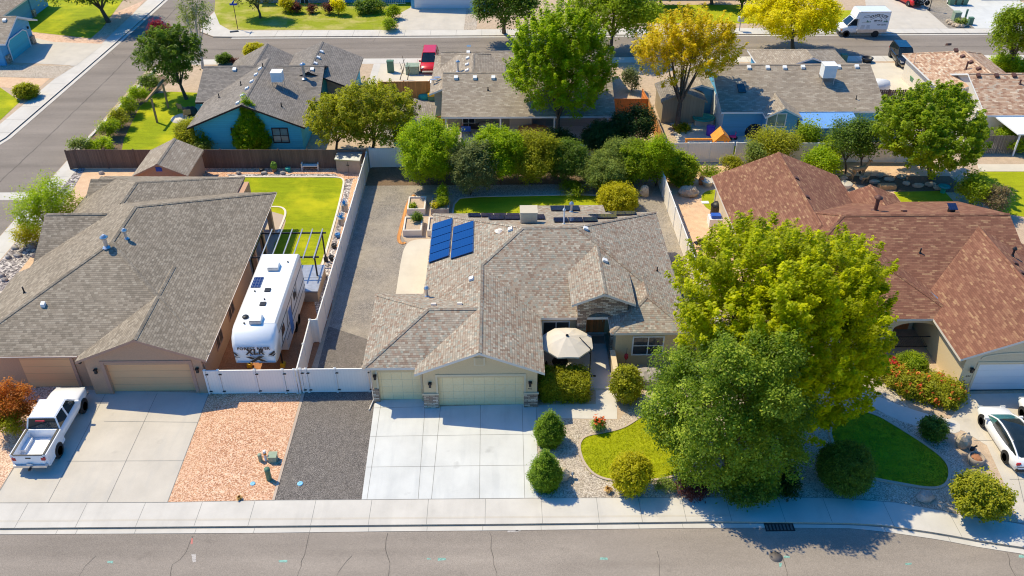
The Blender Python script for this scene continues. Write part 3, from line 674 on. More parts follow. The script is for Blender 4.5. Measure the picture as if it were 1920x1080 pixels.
# far side of the back street
def far(name, pts, z, m): return sheet(name, pts, z, m)
far('lawn', [(412,46),(402,22),(405,-20),(770,-20),(770,24),(735,28),(730,56),(430,56)], 0.012, M['lawn_dry'])
far('driveway', [(745,56),(752,24),(790,3),(876,3),(870,56)], 0.014, M['tan_concrete'])
far('gravel', [(870.5,56),(876,3),(900,3),(893,56)], 0.012, M['pale_gravel'])
far('lawn', [(1180,44),(1190,9),(1500,9),(1490,44)], 0.012, M['lawn'])
far('lawn', [(1490,54),(1490,18),(1620,20),(1622,26),(1570,54)], 0.016, M['lawn'])
far('driveway', [(1570,54),(1625,24),(1620,-15),(1700,-15),(1778,53.5)], 0.014, M['tan_concrete'])
far('gravel', [(1778.5,53.5),(1700,-15),(1760,-15),(1830,53.5)], 0.012, M['grey_gravel'])
far('driveway', [(1828,53.5),(1775,8),(1775,0),(1910,0),(2000,53.5)], 0.015, M['concrete'])
# across the side street
far('lawn', [(40,36),(42,-12),(240,-12),(190,55),(170,72),(115,66),(62,60)], 0.012, M['lawn_yellow'])
far('gravel', [(62,61),(115,67),(172,73),(190,55),(215,24),(272,0),(250,25),(190,82.5),(100,79),(58,70)], 0.014, M['pink_gravel'])
far('driveway', [(100,79),(195,82.5),(143,123),(0,116),(10,100),(60,70)], 0.016, M['tan_concrete'])
far('gravel', [(-40,122),(141,123.5),(104,147),(-40,143)], 0.014, M['pale_gravel'])
far('gravel', [(-40,144),(94,147),(65,172),(0,163),(-40,163)], 0.013, M['tan_soil'])
far('lawn', [(-40,160),(0,164),(38,190),(0,226),(-60,280)], 0.015, M['lawn_yellow'])
# ================================================================ houses
S5 = 5/12
def YP(x, y, Y):
    d = ray(x, y); t = Y / d[1]; return (d[0]*t, CH + d[2]*t)
def XP(x, y, X):
    d = ray(x, y); t = X / d[0]; return (d[1]*t, CH + d[2]*t)
class House:
    def __init__(s, name, label, base, roofm, wallm, fasciam, capm=None):
        s.root = thing(name, label, 'house', (base[0], base[1], 0)); s.rm = MB(); s.wm = MB(); s.cm = MB()
        s.faces = []; s.mats = (roofm, wallm, fasciam)
    def slab(s, pts, t=0.17, mi=0):
        n = Vector((0,0,0)); 
        for i in range(len(pts)):
            a, b = pts[i], pts[(i+1) % len(pts)]
            n += Vector(a).cross(Vector(b))
        if n.z < 0: pts = pts[::-1]
        n = n.normalized() * (1 if n.z > 0 else -1)
        s.faces.append((pts, n))
        s.rm.poly(pts, mi); lo = [(x, y, z-t) for x, y, z in pts]; s.rm.poly(lo[::-1], 1)
        for i in range(len(pts)):
            j = (i+1) % len(pts); s.rm.poly([lo[i], lo[j], pts[j], pts[i]], 1)
    def cap(s, a, b, drop):
        a, b = Vector(a), Vector(b); d = (b-a); d.z = 0; d.normalize(); p = Vector((-d.y, d.x, 0)) * 0.16
        up = Vector((0,0,0.04)); dn = Vector((0,0,0.035 - drop*0.16))
        s.cm.poly([a+p+dn, a+up, b+up, b+p+dn][::-1]); s.cm.poly([a+up, a-p+dn, b-p+dn, b+up][::-1])
    def block(s, x0, x1, y0, y1, ze=2.75, sl=S5, axis='y', e0='gable', e1='gable', oh=0.45, rk=0.3, wall=True, caps=True, base=0.0):
        # (u along the ridge, w across it)
        if axis == 'y': u0, u1, w0, w1 = y0, y1, x0, x1; P = lambda u, w, z: (w, u, z)
        else: u0, u1, w0, w1 = x0, x1, y0, y1; P = lambda u, w, z: (u, w, z)
        h = (w1-w0)/2; wm = (w0+w1)/2; zr = ze + h*sl
        r0 = u0 + (h if e0 == 'hip' else 0); r1 = u1 - (h if e1 == 'hip' else 0)
        A, B = P(r0, wm, zr), P(r1, wm, zr)
        s.slab([P(u0,w0,ze), P(u1,w0,ze), B, A]); s.slab([P(u0,w1,ze), P(u1,w1,ze), B, A])
        if e0 == 'hip': s.slab([P(u0,w0,ze), P(u0,w1,ze), A])
        if e1 == 'hip': s.slab([P(u1,w0,ze), P(u1,w1,ze), B])
        if caps:
            s.cap(A, B, sl)
            if e0 == 'hip': s.cap(P(u0,w0,ze), A, sl*.7); s.cap(P(u0,w1,ze), A, sl*.7)
            if e1 == 'hip': s.cap(P(u1,w0,ze), B, sl*.7); s.cap(P(u1,w1,ze), B, sl*.7)
        if wall:
            zl = ze + oh*sl - 0.185; zt = zr - 0.185
            g0 = u0 + (rk if e0 != 'hip' else h); g1 = u1 - (rk if e1 != 'hip' else h)
            pts = [(w0+oh, base), (w1-oh, base), (w1-oh, zl), (wm, zt), (w0+oh, zl)]
            if e0 == 'hip' and e1 == 'hip':
                s.wm.prism([P(u0+oh,w0+oh,0)[:2], P(u1-oh,w0+oh,0)[:2], P(u1-oh,w1-oh,0)[:2], P(u0+oh,w1-oh,0)[:2]], base, ze-0.15)
            else:
                s.wm.vprism(pts, 'x' if axis == 'x' else 'y', g0, g1)
                for e, a, b in ((e0, u0+oh, g0-.002), (e1, g1+.002, u1-oh)):
                    if e == 'hip' and b > a: s.wm.prism([P(a,w0+oh,0)[:2], P(b,w0+oh,0)[:2], P(b,w1-oh,0)[:2], P(a,w1-oh,0)[:2]], base, ze-0.15)
    def hit(s, px, py):
        d = Vector(ray(px, py)); o = Vector((0,0,CH)); best = None
        for pts, n in s.faces:
            dn = d.dot(n)
            if abs(dn) < 1e-6: continue
            t = (Vector(pts[0])-o).dot(n)/dn; q = o + d*t; ins = False; k = len(pts)
            for i in range(k):
                a, b = pts[i], pts[(i+1) % k]
                if (a[1] > q.y) != (b[1] > q.y) and q.x < (b[0]-a[0])*(q.y-a[1])/(b[1]-a[1])+a[0]: ins = not ins
            if ins and t > 0 and (best is None or t < best[0]): best = (t, q, n)
        if best is None: 
            f = min(s.faces, key=lambda f: abs((Vector(f[0][0])-o).dot(f[1])/(d.dot(f[1]) or 1e-6) - 60)); t = (Vector(f[0][0])-o).dot(f[1])/d.dot(f[1]); return o+d*t, f[1]
        return best[1], best[2]
    def finish(s):
        s.rm.done('roof', [s.mats[0], s.mats[2]], s.root); s.wm.done('wall', s.mats[1], s.root)
        if s.cm.f: s.cm.done('ridge_cap', s.mats[0], s.root)
    def box_vent(s, px, py, mat, w=0.32, hh=0.14):
        p, n = s.hit(px, py); mb = MB(); az = math.atan2(n.x, -n.y)
        M3 = Matrix.Translation(p + n*0.01) @ Matrix.Rotation(az, 4, 'Z')
        sl = math.hypot(n.x, n.y)/n.z
        vs = []
        for x in (-w/2, w/2):
            vs += [(x, w*.55, sl*w*.55), (x, -w*.55, -sl*w*.55), (x, -w*.55, -sl*w*.55+hh), (x, w*.35, sl*w*.35+hh)]
        mb.raw([M3 @ Vector(v) for v in vs], [(0,1,2,3), (7,6,5,4), (3,2,6,7), (1,5,6,2), (0,3,7,4)])
        mb.done('roof_vent', mat, s.root, fix=True)
    def pipe(s, px, py, mat, r=0.05, h=0.45, cap=False, name='vent_pipe', flash=None):
        p, n = s.hit(px, py); mb = MB()
        mb.lathe([(r, -0.1), (r, h)], p, 8)
        mb.lathe([(r*2.2, -0.02), (r*1.1, 0.1)], p, 8)
        if cap: mb.lathe([(r*1.1, h+.02), (r*2.1, h+.05), (r*2.1, h+.12), (r*.6, h+.26)], p, 10)
        mb.done(name, mat, s.root)
    def cooler(s, px, py, mat, size, h0=0.35, legs=True, grille=None):
        p, n = s.hit(px, py); w, d, h = size; c = MB()
        c.box(p.x-w/2, p.x+w/2, p.y-d/2, p.y+d/2, p.z+h0, p.z+h0+h)
        c.box(p.x-w/2-.03, p.x+w/2+.03, p.y-d/2-.03, p.y+d/2+.03, p.z+h0+h, p.z+h0+h+.06)
        o = c.done('evaporative_cooler', mat, s.root)
        g = MB()
        for k in range(8): g.box(p.x-w*.4, p.x+w*.4, p.y-d/2-.02, p.y-d/2-.004, p.z+h0+h*(.1+k*.1), p.z+h0+h*(.15+k*.1))
        g.done('grille', grille or mat, o)
        if legs:
            l = MB()
            for sx in (-1, 1):
                for sy in (-1, 1): l.tube([(p.x+sx*w*.45, p.y+sy*d*.45, p.z-.5), (p.x+sx*w*.45, p.y+sy*d*.45, p.z+h0)], 0.03, 5)
            l.done('stand', M['metal'], o)
def window(root, face, plane, u, z0, w, h, frame, glass, bars=1, hbars=0, name='window', label=None):
    f = MB(); q = MB(); t = 0.08
    def bx(mb, a0, a1, c0, c1, d0, d1):
        if face == 'f': mb.box(a0, a1, plane-d1, plane-d0, c0, c1)
        elif face == 'l': mb.box(plane-d1, plane-d0, a0, a1, c0, c1)
        elif face == 'r': mb.box(plane+d0, plane+d1, a0, a1, c0, c1)
    a0, a1 = u-w/2, u+w/2
    bx(f, a0-t, a1+t, z0-t, z0, -.05, .06); bx(f, a0-t, a1+t, z0+h, z0+h+t, -.05, .06)
    bx(f, a0-t, a0, z0, z0+h, -.05, .055); bx(f, a1, a1+t, z0, z0+h, -.05, .055)
    for i in range(bars): c = a0 + w*(i+1)/(bars+1); bx(f, c-.03, c+.03, z0, z0+h, -.05, .045)
    for i in range(hbars): c = z0 + h*(i+1)/(hbars+1); bx(f, a0, a1, c-.025, c+.025, -.05, .042)
    fo = f.done(name, frame, root)
    bx(q, a0, a1, z0, z0+h, -.05, .02); q.done('pane', glass, fo)
    return fo
def wall_lamp(root, x, y, z, face='f'):
    mb = MB(); mb.box(x-.07, x+.07, y-.2, y-.06, z, z+.24); mb.box(x-.1, x+.1, y-.23, y-.03, z+.24, z+.3); mb.box(x-.03, x+.03, y-.06, y, z+.12, z+.2)
    mb.done('wall_lamp', M['dark_metal'], root)
def facade(mb, x0, x1, zl, y0, y1, opens, apex=None):
    # a wall panel with door-height notches cut from its foot
    pts = [(x0, 0)]
    for a, b, h in opens: pts += [(a, 0), (a, h), (b, h), (b, 0)]
    pts += [(x1, 0), (x1, zl)]
    if apex: pts.append(apex)
    pts.append((x0, zl)); mb.vprism(pts, 'y', y0, y1)

# ---------------------------------------------------------------- the main house
H1 = House('stucco_house', 'tan stucco house with multi-tone shingle roof, solar panels and stone entry gable', (2, 47), M['shingle_main'], M['stucco'], M['fascia'])
H1.block(-5.0, 11.57, 43.4, 56.3, 2.9, axis='x', e0='hip', e1='hip', wall=False)
H1.block(-5.04, 2.46, 38.15, 47.2, 2.9, axis='y', e0='gable', e1='open', wall=False)
H1.block(-8.1, -1.35, 38.75, 46.1, 2.9, axis='x', e0='hip', e1='open', wall=False)
H1.block(6.64, 11.60, 41.8, 46.4, 2.9, axis='y', e0='hip', e1='open', wall=False)
H1.block(4.3, 8.22, 42.95, 48.5, 4.2, axis='y', e0='gable', e1='open', wall=False)
H1.slab([(1.76,56.25,2.93),(7.8,56.25,2.93),(7.8,58.0,2.55),(1.76,58.0,2.55)])
H1.wm.prism([(-4.55,43.9),(4.95,43.9),(4.95,45.45),(7.05,45.45),(7.05,43.9),(11.1,43.9),(11.1,55.8),(-4.55,55.8)], 0, 2.75)
H1.wm.prism([(-4.55,43.898),(-4.55,38.74),(2.0,38.74),(2.0,43.898)], 0, 2.78)
H1.wm.prism([(-7.6,39.27),(-4.553,39.27),(-4.553,45.6),(-7.6,45.6)], 0, 2.78)
H1.wm.prism([(7.052,42.25),(11.1,42.25),(11.1,43.897),(7.052,43.897)], 0, 2.78)
facade(H1.wm, -4.6, 2.05, 2.9, 38.5, 38.737, [(-3.75, 1.27, 2.33)], (-1.29, 4.27))
facade(H1.wm, -7.65, -4.605, 2.76, 39.07, 39.267, [(-7.3, -4.82, 2.3)])
mb = MB()
for bxs in (((-4.64,-3.76,38.42,38.498),),((1.28,2.09,38.42,38.498),(2.052,2.09,38.499,39.1)),((-7.69,-7.31,39.0,39.068),(-7.69,-7.652,39.069,39.6))):
    q = MB()
    for x0,x1,y0,y1 in bxs: q.box(x0,x1,y0,y1,0,1.05)
    q.done('stone_veneer', M['stone'], H1.root)
# stone entry with its arch
arch = [(4.72,0),(5.3,0),(5.3,2.75)] + [(6.1-0.8*math.cos(math.pi*i/10), 2.75+0.55*math.sin(math.pi*i/10)) for i in range(1,10)] + [(6.9,2.75),(6.9,0),(7.8,0),(7.8,4.2),(6.26,4.8),(4.72,4.2)]
mb.vprism(arch, 'y', 43.35, 43.75)
mb.box(4.72, 5.12, 43.752, 43.89, 0, 4.05); mb.box(7.4, 7.8, 43.752, 47.5, 2.9, 4.05); mb.box(4.72, 5.12, 43.9, 46.5, 2.78, 4.05)
mb.done('stone_veneer', M['stone'], H1.root)
for bxs in (((-4.70,-3.72,38.40,38.495,1.052,1.15),),((1.24,2.15,38.40,38.495,1.052,1.15),),((-3.87,-3.752,38.46,38.498,0,2.45),(-3.87,1.39,38.455,38.498,2.452,2.58),(1.272,1.39,38.46,38.498,0,2.45)),((-7.42,-7.302,39.03,39.068,1.06,2.42),),((-4.818,-4.70,39.03,39.068,1.0,2.42),)):
    q = MB()
    for k in bxs: q.box(*k)
    q.done('trim', M['trim_tan'], H1.root)
mb = MB(); mb.box(-3.752, 1.272, 38.70, 38.735, 0.0, 2.33); mb.done('garage_door', M['door_cream'], H1.root)
mb = MB(); mb.box(-7.302, -4.818, 39.235, 39.265, 0.0, 2.3); mb.done('garage_door', M['door_cream'], H1.root)
mb = MB(); mb.box(-1.62, -0.96, 38.44, 38.498, 3.28, 3.85); mb.done('gable_vent', M['trim_tan'], H1.root)
mb = MB()
for k in range(7): mb.box(-1.5, -1.08, 38.425, 38.438, 3.33+k*.07, 3.37+k*.07)
mb.box(-1.52, -1.06, 38.43, 38.437, 3.33, 3.8); mb.done('louvre', M['stucco'], H1.root)
dr = MB(); dr.vprism([(5.45,0.16),(6.75,0.16),(6.75,2.5)] + [(6.1+0.65*math.cos(math.pi*i/8), 2.5+0.3*math.sin(math.pi*i/8)) for i in range(1,8)] + [(5.45,2.5)], 'y', 45.34, 45.447); d = dr.done('front_door', M['door_wood'], H1.root)
mb = MB(); mb.tube([(6.6,45.3,1.1),(6.6,45.3,1.4)], 0.025, 6); mb.done('handle', M['metal'], d)
mb = MB(); mb.box(5.3, 6.9, 45.25, 45.337, 0.152, 0.2); mb.done('doorstep', M['white'], H1.root)
wall_lamp(H1.root, YP(806,714,38.5)[0], 38.5, 1.72); wall_lamp(H1.root, YP(994,712,38.5)[0], 38.5, 1.72); wall_lamp(H1.root, -7.45, 39.03, 1.9)
def win_px(root, face, plane, a, b, frame, glass, bars=1, hbars=0):
    f = YP if face == 'f' else XP
    p, q = f(*a, plane), f(*b, plane)
    u0, u1 = sorted((p[0], q[0])); z0, z1 = sorted((p[1], q[1]))
    return window(root, face, plane, (u0+u1)/2, z0, u1-u0, z1-z0, frame, glass, bars, hbars)
win_px(H1.root, 'f', 42.25, (1189,632), (1240,663), M['white'], M['glass'], 1, 1)
window(H1.root, 'f', 43.9, 3.45, 1.1, 1.6, 1.1, M['white'], M['glass'], 1)
for px, py in ((884,524),(957,431.5),(1098,430),(1134,490)): H1.box_vent(px, py, M['white'], 0.30, 0.16)
for px, py in ((813,572),(862,571)): H1.box_vent(px, py, M['fascia'], 0.30, 0.12)
H1.pipe(801, 556, M['metal'], 0.09, 0.55, True); H1.pipe(1071, 397, M['metal'], 0.09, 0.6, True); H1.pipe(1057, 420, M['white'], 0.05, 1.0, True); H1.pipe(1232, 508, M['black'], 0.04, 0.3); H1.pipe(937, 433, M['fascia'], 0.16, 0.12)
H1.cooler(991, 417, M['tan_plastic'], (1.15,1.0,0.75), 0.25, False, M['trim_tan'])
def solar(house, quad, mat, n, along, lift=0.14):
    # n modules laid on the roof plane between four photographed corners
    P = [house.hit(*q) for q in quad]; nn = P[0][1]; c = [p[0] + nn*lift for p in P]
    o = Vector(P[0][0]); 
    for i in range(n):
        a, b = i/n + .008, (i+1)/n - .008
        if along == 'v': k = [c[0].lerp(c[3], a), c[1].lerp(c[2], a), c[1].lerp(c[2], b), c[0].lerp(c[3], b)]
        else: k = [c[0].lerp(c[1], a), c[0].lerp(c[1], b), c[3].lerp(c[2], b), c[3].lerp(c[2], a)]
        mb = MB(); lo = [p - nn*0.045 for p in k]
        mb.raw(k + lo, [(3,2,1,0), (4,5,6,7), (0,1,5,4), (1,2,6,5), (2,3,7,6), (3,0,4,7)])
        sp = mb.done('solar_panel', mat, house.root, fix=True)
    mb = MB(); mb.tube([c[0]-nn*.1, c[3]-nn*.1], 0.03, 4); mb.tube([c[1]-nn*.1, c[2]-nn*.1], 0.03, 4); mb.done('rail', M['metal'], house.root)
solar(H1, [(812.8,422),(849.3,410.6),(842.5,482.2),(805.4,495)], M['solar_sky_reflect'], 5, 'v')
solar(H1, [(851.8,427.8),(889.2,415.8),(887.6,474.6),(846.4,487.6)], M['solar_sky_reflect'], 4, 'v')
for q, n in (([(877,402),(974,402.5),(974,408),(878,408)],4),([(915,407.5),(975,407.5),(975,413),(917,413)],2),([(1006,404.5),(1020,404.5),(1022,412.5),(1006,412.5)],1),([(1037,410.5),(1119,410),(1121,417),(1039,418)],3),([(1102,404),(1155,404),(1157.5,410.5),(1120,411)],2),([(1139,398.5),(1192,398.5),(1194,404.5),(1155,405)],2)):
    solar(H1, q, M['solar_dark'], n, 'u', 0.12)
for x in (3.75, 4.85):
    mb = MB(); mb.raw([(x,56.55,3.0),(x+1.05,56.55,3.0),(x+1.05,57.6,2.77),(x,57.6,2.77),(x,56.55,2.94),(x+1.05,56.55,2.94),(x+1.05,57.6,2.71),(x,57.6,2.71)], [(3,2,1,0),(4,5,6,7),(0,1,5,4),(1,2,6,5),(2,3,7,6),(3,0,4,7)]); mb.done('solar_panel', M['solar_dark'], H1.root, fix=True)
mb = MB(); mb.tube([(-8.02,38.95,2.75),(-7.75,39.2,2.5),(-7.72,39.15,0.1),(-7.9,38.3,0.06)], 0.045, 5); mb.done('downspout', M['fascia'], H1.root)
wm = H1.root
lettering('house_number', '402', 0.17, Matrix.Translation(Vector((YP(994,717,38.5)[0], 38.49, 1.42)) - H1.root.location) @ Matrix.Rotation(R(90), 4, 'X'), M['dark_metal'], H1.root)
H1.finish()
# courtyard wall end by the walk
mb = MB(); mb.box(6.78, 7.02, 39.75, 42.24, 0, 1.15); mb.box(6.74, 7.06, 39.7, 42.245, 1.152, 1.22)
mb.done('garden_wall', M['cream_stucco'], label='low rounded stucco wall running out from the house beside the entry walk', cat='garden wall')

# ---------------------------------------------------------------- left neighbour
H2 = House('stucco_house', 'brown stucco house with grey-brown shingle roof and wide closed garage door', (-25, 50), M['shingle_grey'], M['brown_stucco'], M['brown_trim'])
H2.block(-25.05, -17.4, 39.75, 47.4, 2.75, axis='y', e0='gable', e1='open', wall=False)
H2.slab([(-32.6,40.3,2.75),(-17.42,40.3,2.75),(-25.0,47.9,5.917)])
H2.slab([(-17.42,40.3,2.75),(-17.42,60.0,2.75),(-25.0,52.4,5.917),(-25.0,47.9,5.917)])
H2.slab([(-32.6,40.3,2.75),(-25.0,47.9,5.917),(-25.0,52.4,5.917),(-26.7,54.1,5.21),(-26.7,57.2,5.21),(-31.6,62.1,3.17),(-31.6,49.1,3.17),(-32.6,49.1,2.75)])
H2.slab([(-17.42,60.0,2.75),(-25.0,52.4,5.917),(-26.7,54.1,5.21),(-20.45,60.0,2.75)])
H2.slab([(-20.45,60.02,2.75),(-20.45,62.6,2.75),(-26.7,57.2,5.23),(-26.7,53.9,5.23)])
H2.slab([(-20.45,62.6,2.75),(-26.7,57.2,5.21),(-31.6,62.6,2.9)])
for a, b, k in (((-25,47.9,5.92),(-25,52.4,5.92),S5),((-17.42,60,2.75),(-25,52.4,5.92),.3),((-17.42,40.3,2.75),(-25,47.9,5.92),.3),((-32.6,40.3,2.75),(-25,47.9,5.92),.3),((-26.7,54.1,5.23),(-26.7,57.2,5.23),S5),((-20.45,62.6,2.75),(-26.7,57.2,5.22),.3)): H2.cap(a, b, k)
H2.slab([(-31.65,49.1,2.75),(-27.2,49.1,2.75),(-27.2,53.1,5.0),(-31.65,53.1,5.0)]); H2.slab([(-31.65,53.1,5.0),(-27.2,53.1,5.0),(-27.2,57.1,2.75),(-31.65,57.1,2.75)]); H2.cap((-31.6,53.1,5.0),(-27.4,53.1,5.0),.5)
H2.slab([(-31.35,57.4,2.8),(-28.0,57.4,2.8),(-28.0,59.9,4.05),(-31.35,59.9,4.05)]); H2.slab([(-31.35,59.9,4.05),(-28,59.9,4.05),(-28,62.4,2.8),(-31.35,62.4,2.8)]); H2.cap((-31.3,59.9,4.05),(-28.5,59.9,4.05),.5)
H2.wm.prism([(-32.1,40.75),(-24.6,40.75),(-24.6,40.27),(-17.85,40.27),(-17.85,52.0),(-20.0,52.0),(-20.0,62.0),(-31.2,62.0),(-31.2,49.6),(-32.1,49.6)], 0, 2.62)
H2.wm.vprism([(-31.15,0),(-31.15,2.6),(-31.15,4.7),(-31.15,2.6)][:3], 'y', 50, 50.01)
H2.wm.vprism([(49.6,2.62),(56.6,2.62),(53.1,4.78)], 'x', -31.2, -31.0)
facade(H2.wm, -24.65, -17.8, 2.75, 39.98, 40.267, [(-23.55, -18.55, 2.28)], (-21.22, 4.12))
mb = MB(); mb.box(-23.552, -18.548, 40.22, 40.265, 0, 2.28); mb.done('garage_door', M['door_brown'], H2.root)
mb = MB(); mb.box(-28.9, -25.9, 40.70, 40.748, 0, 2.25); mb.done('garage_door', M['door_brown'], H2.root)
mb = MB()
for a, b in ((-23.75,-23.55),(-18.55,-18.35)): mb.box(a, b, 39.94, 39.978, 0, 2.45)
mb.box(-23.75, -18.35, 39.935, 39.978, 2.45, 2.6); mb.box(-25.9, -25.7, 40.66, 40.748, 0, 2.4)
mb.done('trim', M['brown_trim'], H2.root)
wall_lamp(H2.root, -24.1, 39.98, 1.75); wall_lamp(H2.root, -18.1, 39.98, 1.75); wall_lamp(H2.root, -25.3, 40.75, 1.9)
for y in (53.0, 55.6, 58.4):
    mb = MB(); mb.box(-17.95, -17.6, y-.17, y+.17, 0, 2.68); mb.done('patio_column', M['brown_stucco'], H2.root)
for y in (43.5, 46.5): window(H2.root, 'r', -17.85, y, 1.0, 1.2, 1.1, M['brown_trim'], M['glass'], 1)
mb = MB(); mb.tube([(-17.5,40.15,2.6),(-17.75,40.2,2.3),(-17.76,40.15,0.1),(-17.6,39.7,0.06)], 0.045, 5); mb.done('downspout', M['brown_trim'], H2.root)
H2.pipe(200, 463, M['metal'], 0.13, 0.65, True); H2.pipe(237, 447, M['metal'], 0.09, 0.5, True); H2.pipe(46, 549, M['black'], 0.05, 0.45)
H2.box_vent(82, 573, M['white'], 0.24, 0.22)
gl = MB(); gl.tube([(-17.36,39.7,2.73),(-17.36,60,2.73)], 0.025, 4); gl.tube([(-29.8,40.24,2.73),(-25.1,40.24,2.73)], 0.025, 4); gl.done('gutter', M['fascia'], H2.root)
H2.finish()

# ---------------------------------------------------------------- right neighbour
H3 = House('stucco_house', 'cream stucco house with red-brown shingle roof and arched front porch', (27, 50), M['shingle_red'], M['cream_stucco'], M['fascia'])
H3.block(17.0, 34.9, 45.0, 57.8, 2.75, axis='x', e0='hip', e1='gable', wall=False)
H3.block(16.9, 27.0, 46.0, 62.1, 2.76, axis='y', e0='hip', e1='gable', wall=False)
H3.block(26.3, 30.5, 52.5, 59.0, 2.745, axis='y', e0='open', e1='gable', sl=0.40, wall=False)
H3.block(19.0, 28.72, 43.15, 51.0, 2.74, axis='y', e0='hip', e1='open', wall=False)
H3.slab([(27.0,39.2,2.75),(27.0,50.5,2.75),(32.45,50.5,5.02),(32.45,40.9,5.02),(30.3,39.2,4.125)])
H3.slab([(37.9,39.2,2.75),(37.9,50.5,2.75),(32.45,50.5,5.02),(32.45,40.9,5.02),(34.6,39.2,4.125)])
H3.slab([(30.3,39.2,4.125),(34.6,39.2,4.125),(32.45,40.9,5.02)])
H3.cap((32.45,40.9,5.02),(32.45,50,5.02),S5)
H3.wm.prism([(17.5,46.2),(19.5,46.2),(19.5,45.6),(27.3,45.6),(27.3,46.2),(34.4,46.2),(34.4,57.3),(26.9,57.3),(26.9,61.7),(17.4,61.7),(17.4,46.7)], 0, 2.62)
H3.wm.prism([(27.5,39.57),(37.4,39.57),(37.4,46.19),(27.5,46.19)], 0, 2.66)
facade(H3.wm, 27.45, 37.45, 2.85, 39.35, 39.567, [(28.35, 33.5, 2.2)], None)
H3.wm.vprism([(27.45,2.852),(37.45,2.852),(34.6,3.93),(30.3,3.93)], 'y', 39.35, 39.55)
H3.wm.vprism([(17.4,2.62),(26.9,2.62),(22.0,4.62)], 'y', 61.5, 61.7)
# arched porch screen
arch = [(19.4,0),(24.88,0),(24.88,1.66)] + [(26.25-1.37*math.cos(math.pi*i/14), 1.66+0.52*math.sin(math.pi*i/14)) for i in range(1,14)] + [(27.62,1.66),(27.62,0),(28.3,0),(28.3,2.63),(19.4,2.63)]
H3.wm.vprism(arch, 'y', 43.5, 43.75)
H3.wm.box(28.0, 28.3, 43.752, 46.0, 0, 2.63)
mb = MB(); mb.box(28.352, 33.498, 39.52, 39.565, 0.05, 2.2); mb.done('garage_door', M['door_white'], H3.root)
mb = MB(); mb.box(28.37, 33.48, 39.5, 39.518, 0.0, 0.06); mb.done('door_seal', M['black'], H3.root)
mb = MB(); mb.box(28.2, 28.348, 39.31, 39.348, 0, 2.33); mb.box(28.2, 33.6, 39.305, 39.348, 2.332, 2.42)
P = [(30.9-2.6*math.cos(math.pi*i/14)*1.0, 2.62+0.42*math.sin(math.pi*i/14)) for i in range(15)]
for a, b in zip(P, P[1:]): mb.vprism([a, b, (b[0], b[1]+.1), (a[0], a[1]+.1)], 'y', 39.31, 39.348)
mb.done('trim', M['trim_tan'], H3.root)
wall_lamp(H3.root, 27.95, 39.35, 1.7)
lettering('house_number', '444', 0.2, Matrix.Translation(Vector((27.93, 39.345, 1.3)) - H3.root.location) @ Matrix.Rotation(R(90), 4, 'X'), M['dark_metal'], H3.root)
mb = MB(); mb.tube([(24.9,43.6,.95),(27.6,43.6,.95)], 0.03, 5); mb.tube([(24.9,43.6,.15),(27.6,43.6,.15)], 0.025, 5)
for i in range(24): mb.tube([(24.95+i*.11,43.6,.15),(24.4+i*.11,43.6,.95)], 0.012, 4)
mb.done('railing', M['dark_metal'], H3.root)
window(H3.root, 'f', 45.6, 25.2, 0.9, 1.3, 1.2, M['white'], M['glass'], 1)
dd = MB(); dd.box(26.1, 27.0, 45.54, 45.598, 0.05, 2.1); dd.done('front_door', M['door_wood'], H3.root)
H3.pipe(1641, 395, M['rust_metal'], 0.14, 0.95, True, 'chimney_pipe'); H3.pipe(1725, 474, M['black'], 0.05, 0.35); H3.pipe(1898, 480, M['black'], 0.07, 0.45, True)
for px, py in ((1493,335),(1513,370),(1695,397),(1903,494),(1915,512)): H3.box_vent(px, py, M['rust_metal'], 0.3, 0.12)
p, n = H3.hit(1783, 397); mb = MB(); mb.lathe([(0.25,0),(0.25,0.25)], p, 10); mb.done('roof_vent', M['dark_metal'], H3.root)
mb = MB(); mb.obox((p.x,p.y,p.z+.42), (0.6,0.6,0.04), 0, 0, 0.35); mb.done('solar_panel', M['solar_dark'], H3.root)
vf = MB(); a = Vector((28.68,43.2,2.86)); b = Vector((27.0,46.3,3.35)); vf.poly([a+Vector((.1,0,.0)), b+Vector((.12,.05,0)), b-Vector((.12,.05,0)), a-Vector((.1,0,0))]); vf.done('valley_flashing', M['flash'], H3.root)
mb = MB(); mb.tube([(16.95,62.1,2.6),(16.95,46.2,2.6)], 0.05, 4); mb.tube([(17.0,61.9,2.5),(17.35,61.75,2.2),(17.35,61.75,.1)], 0.05, 5); mb.done('gutter', M['fascia'], H3.root)
H3.finish()

# ---------------------------------------------------------------- rear row
H4 = House('siding_house', 'blue sided house with dark grey roof and rooftop cooler behind the brown board fence', (-22, 80), M['shingle_slate'], M['blue_siding'], M['dark_metal'])
H4.block(-27.85, -17.4, 72.1, 83.5, 2.6, axis='y', e0='gable', e1='open', rk=0.5)
H4.block(-28.7, -17.0, 77.8, 86.6, 2.6, axis='x', e0='gable', e1='open', sl=0.42, oh=0.5)
H4.block(-27.5, -20.4, 82.0, 88.6, 2.6, axis='y', e0='open', e1='gable', sl=0.5)
H4.block(-22.5, -14.3, 80.9, 89.3, 2.6, axis='y', e0='gable', e1='gable', sl=0.42, wall=False)
H4.wm.vprism([(-22.05,0),(-14.75,0),(-14.75,2.58),(-18.4,4.1),(-22.05,2.58)], 'y', 82.3, 82.5)
H4.wm.prism([(-16.95,82.52),(-14.75,82.52),(-14.75,88.9),(-16.95,88.9)], 0, 2.5)
mb = MB(); mb.vprism([(-17.0,0),(-14.72,0),(-14.72,2.57),(-17.0,3.5)], 'y', 82.2, 82.298); mb.done('side_wall', M['grey_siding'], H4.root)
mb = MB(); mb.box(-16.2, -15.2, 82.13, 82.198, 0.02, 2.05); mb.done('side_door', M['white'], H4.root)
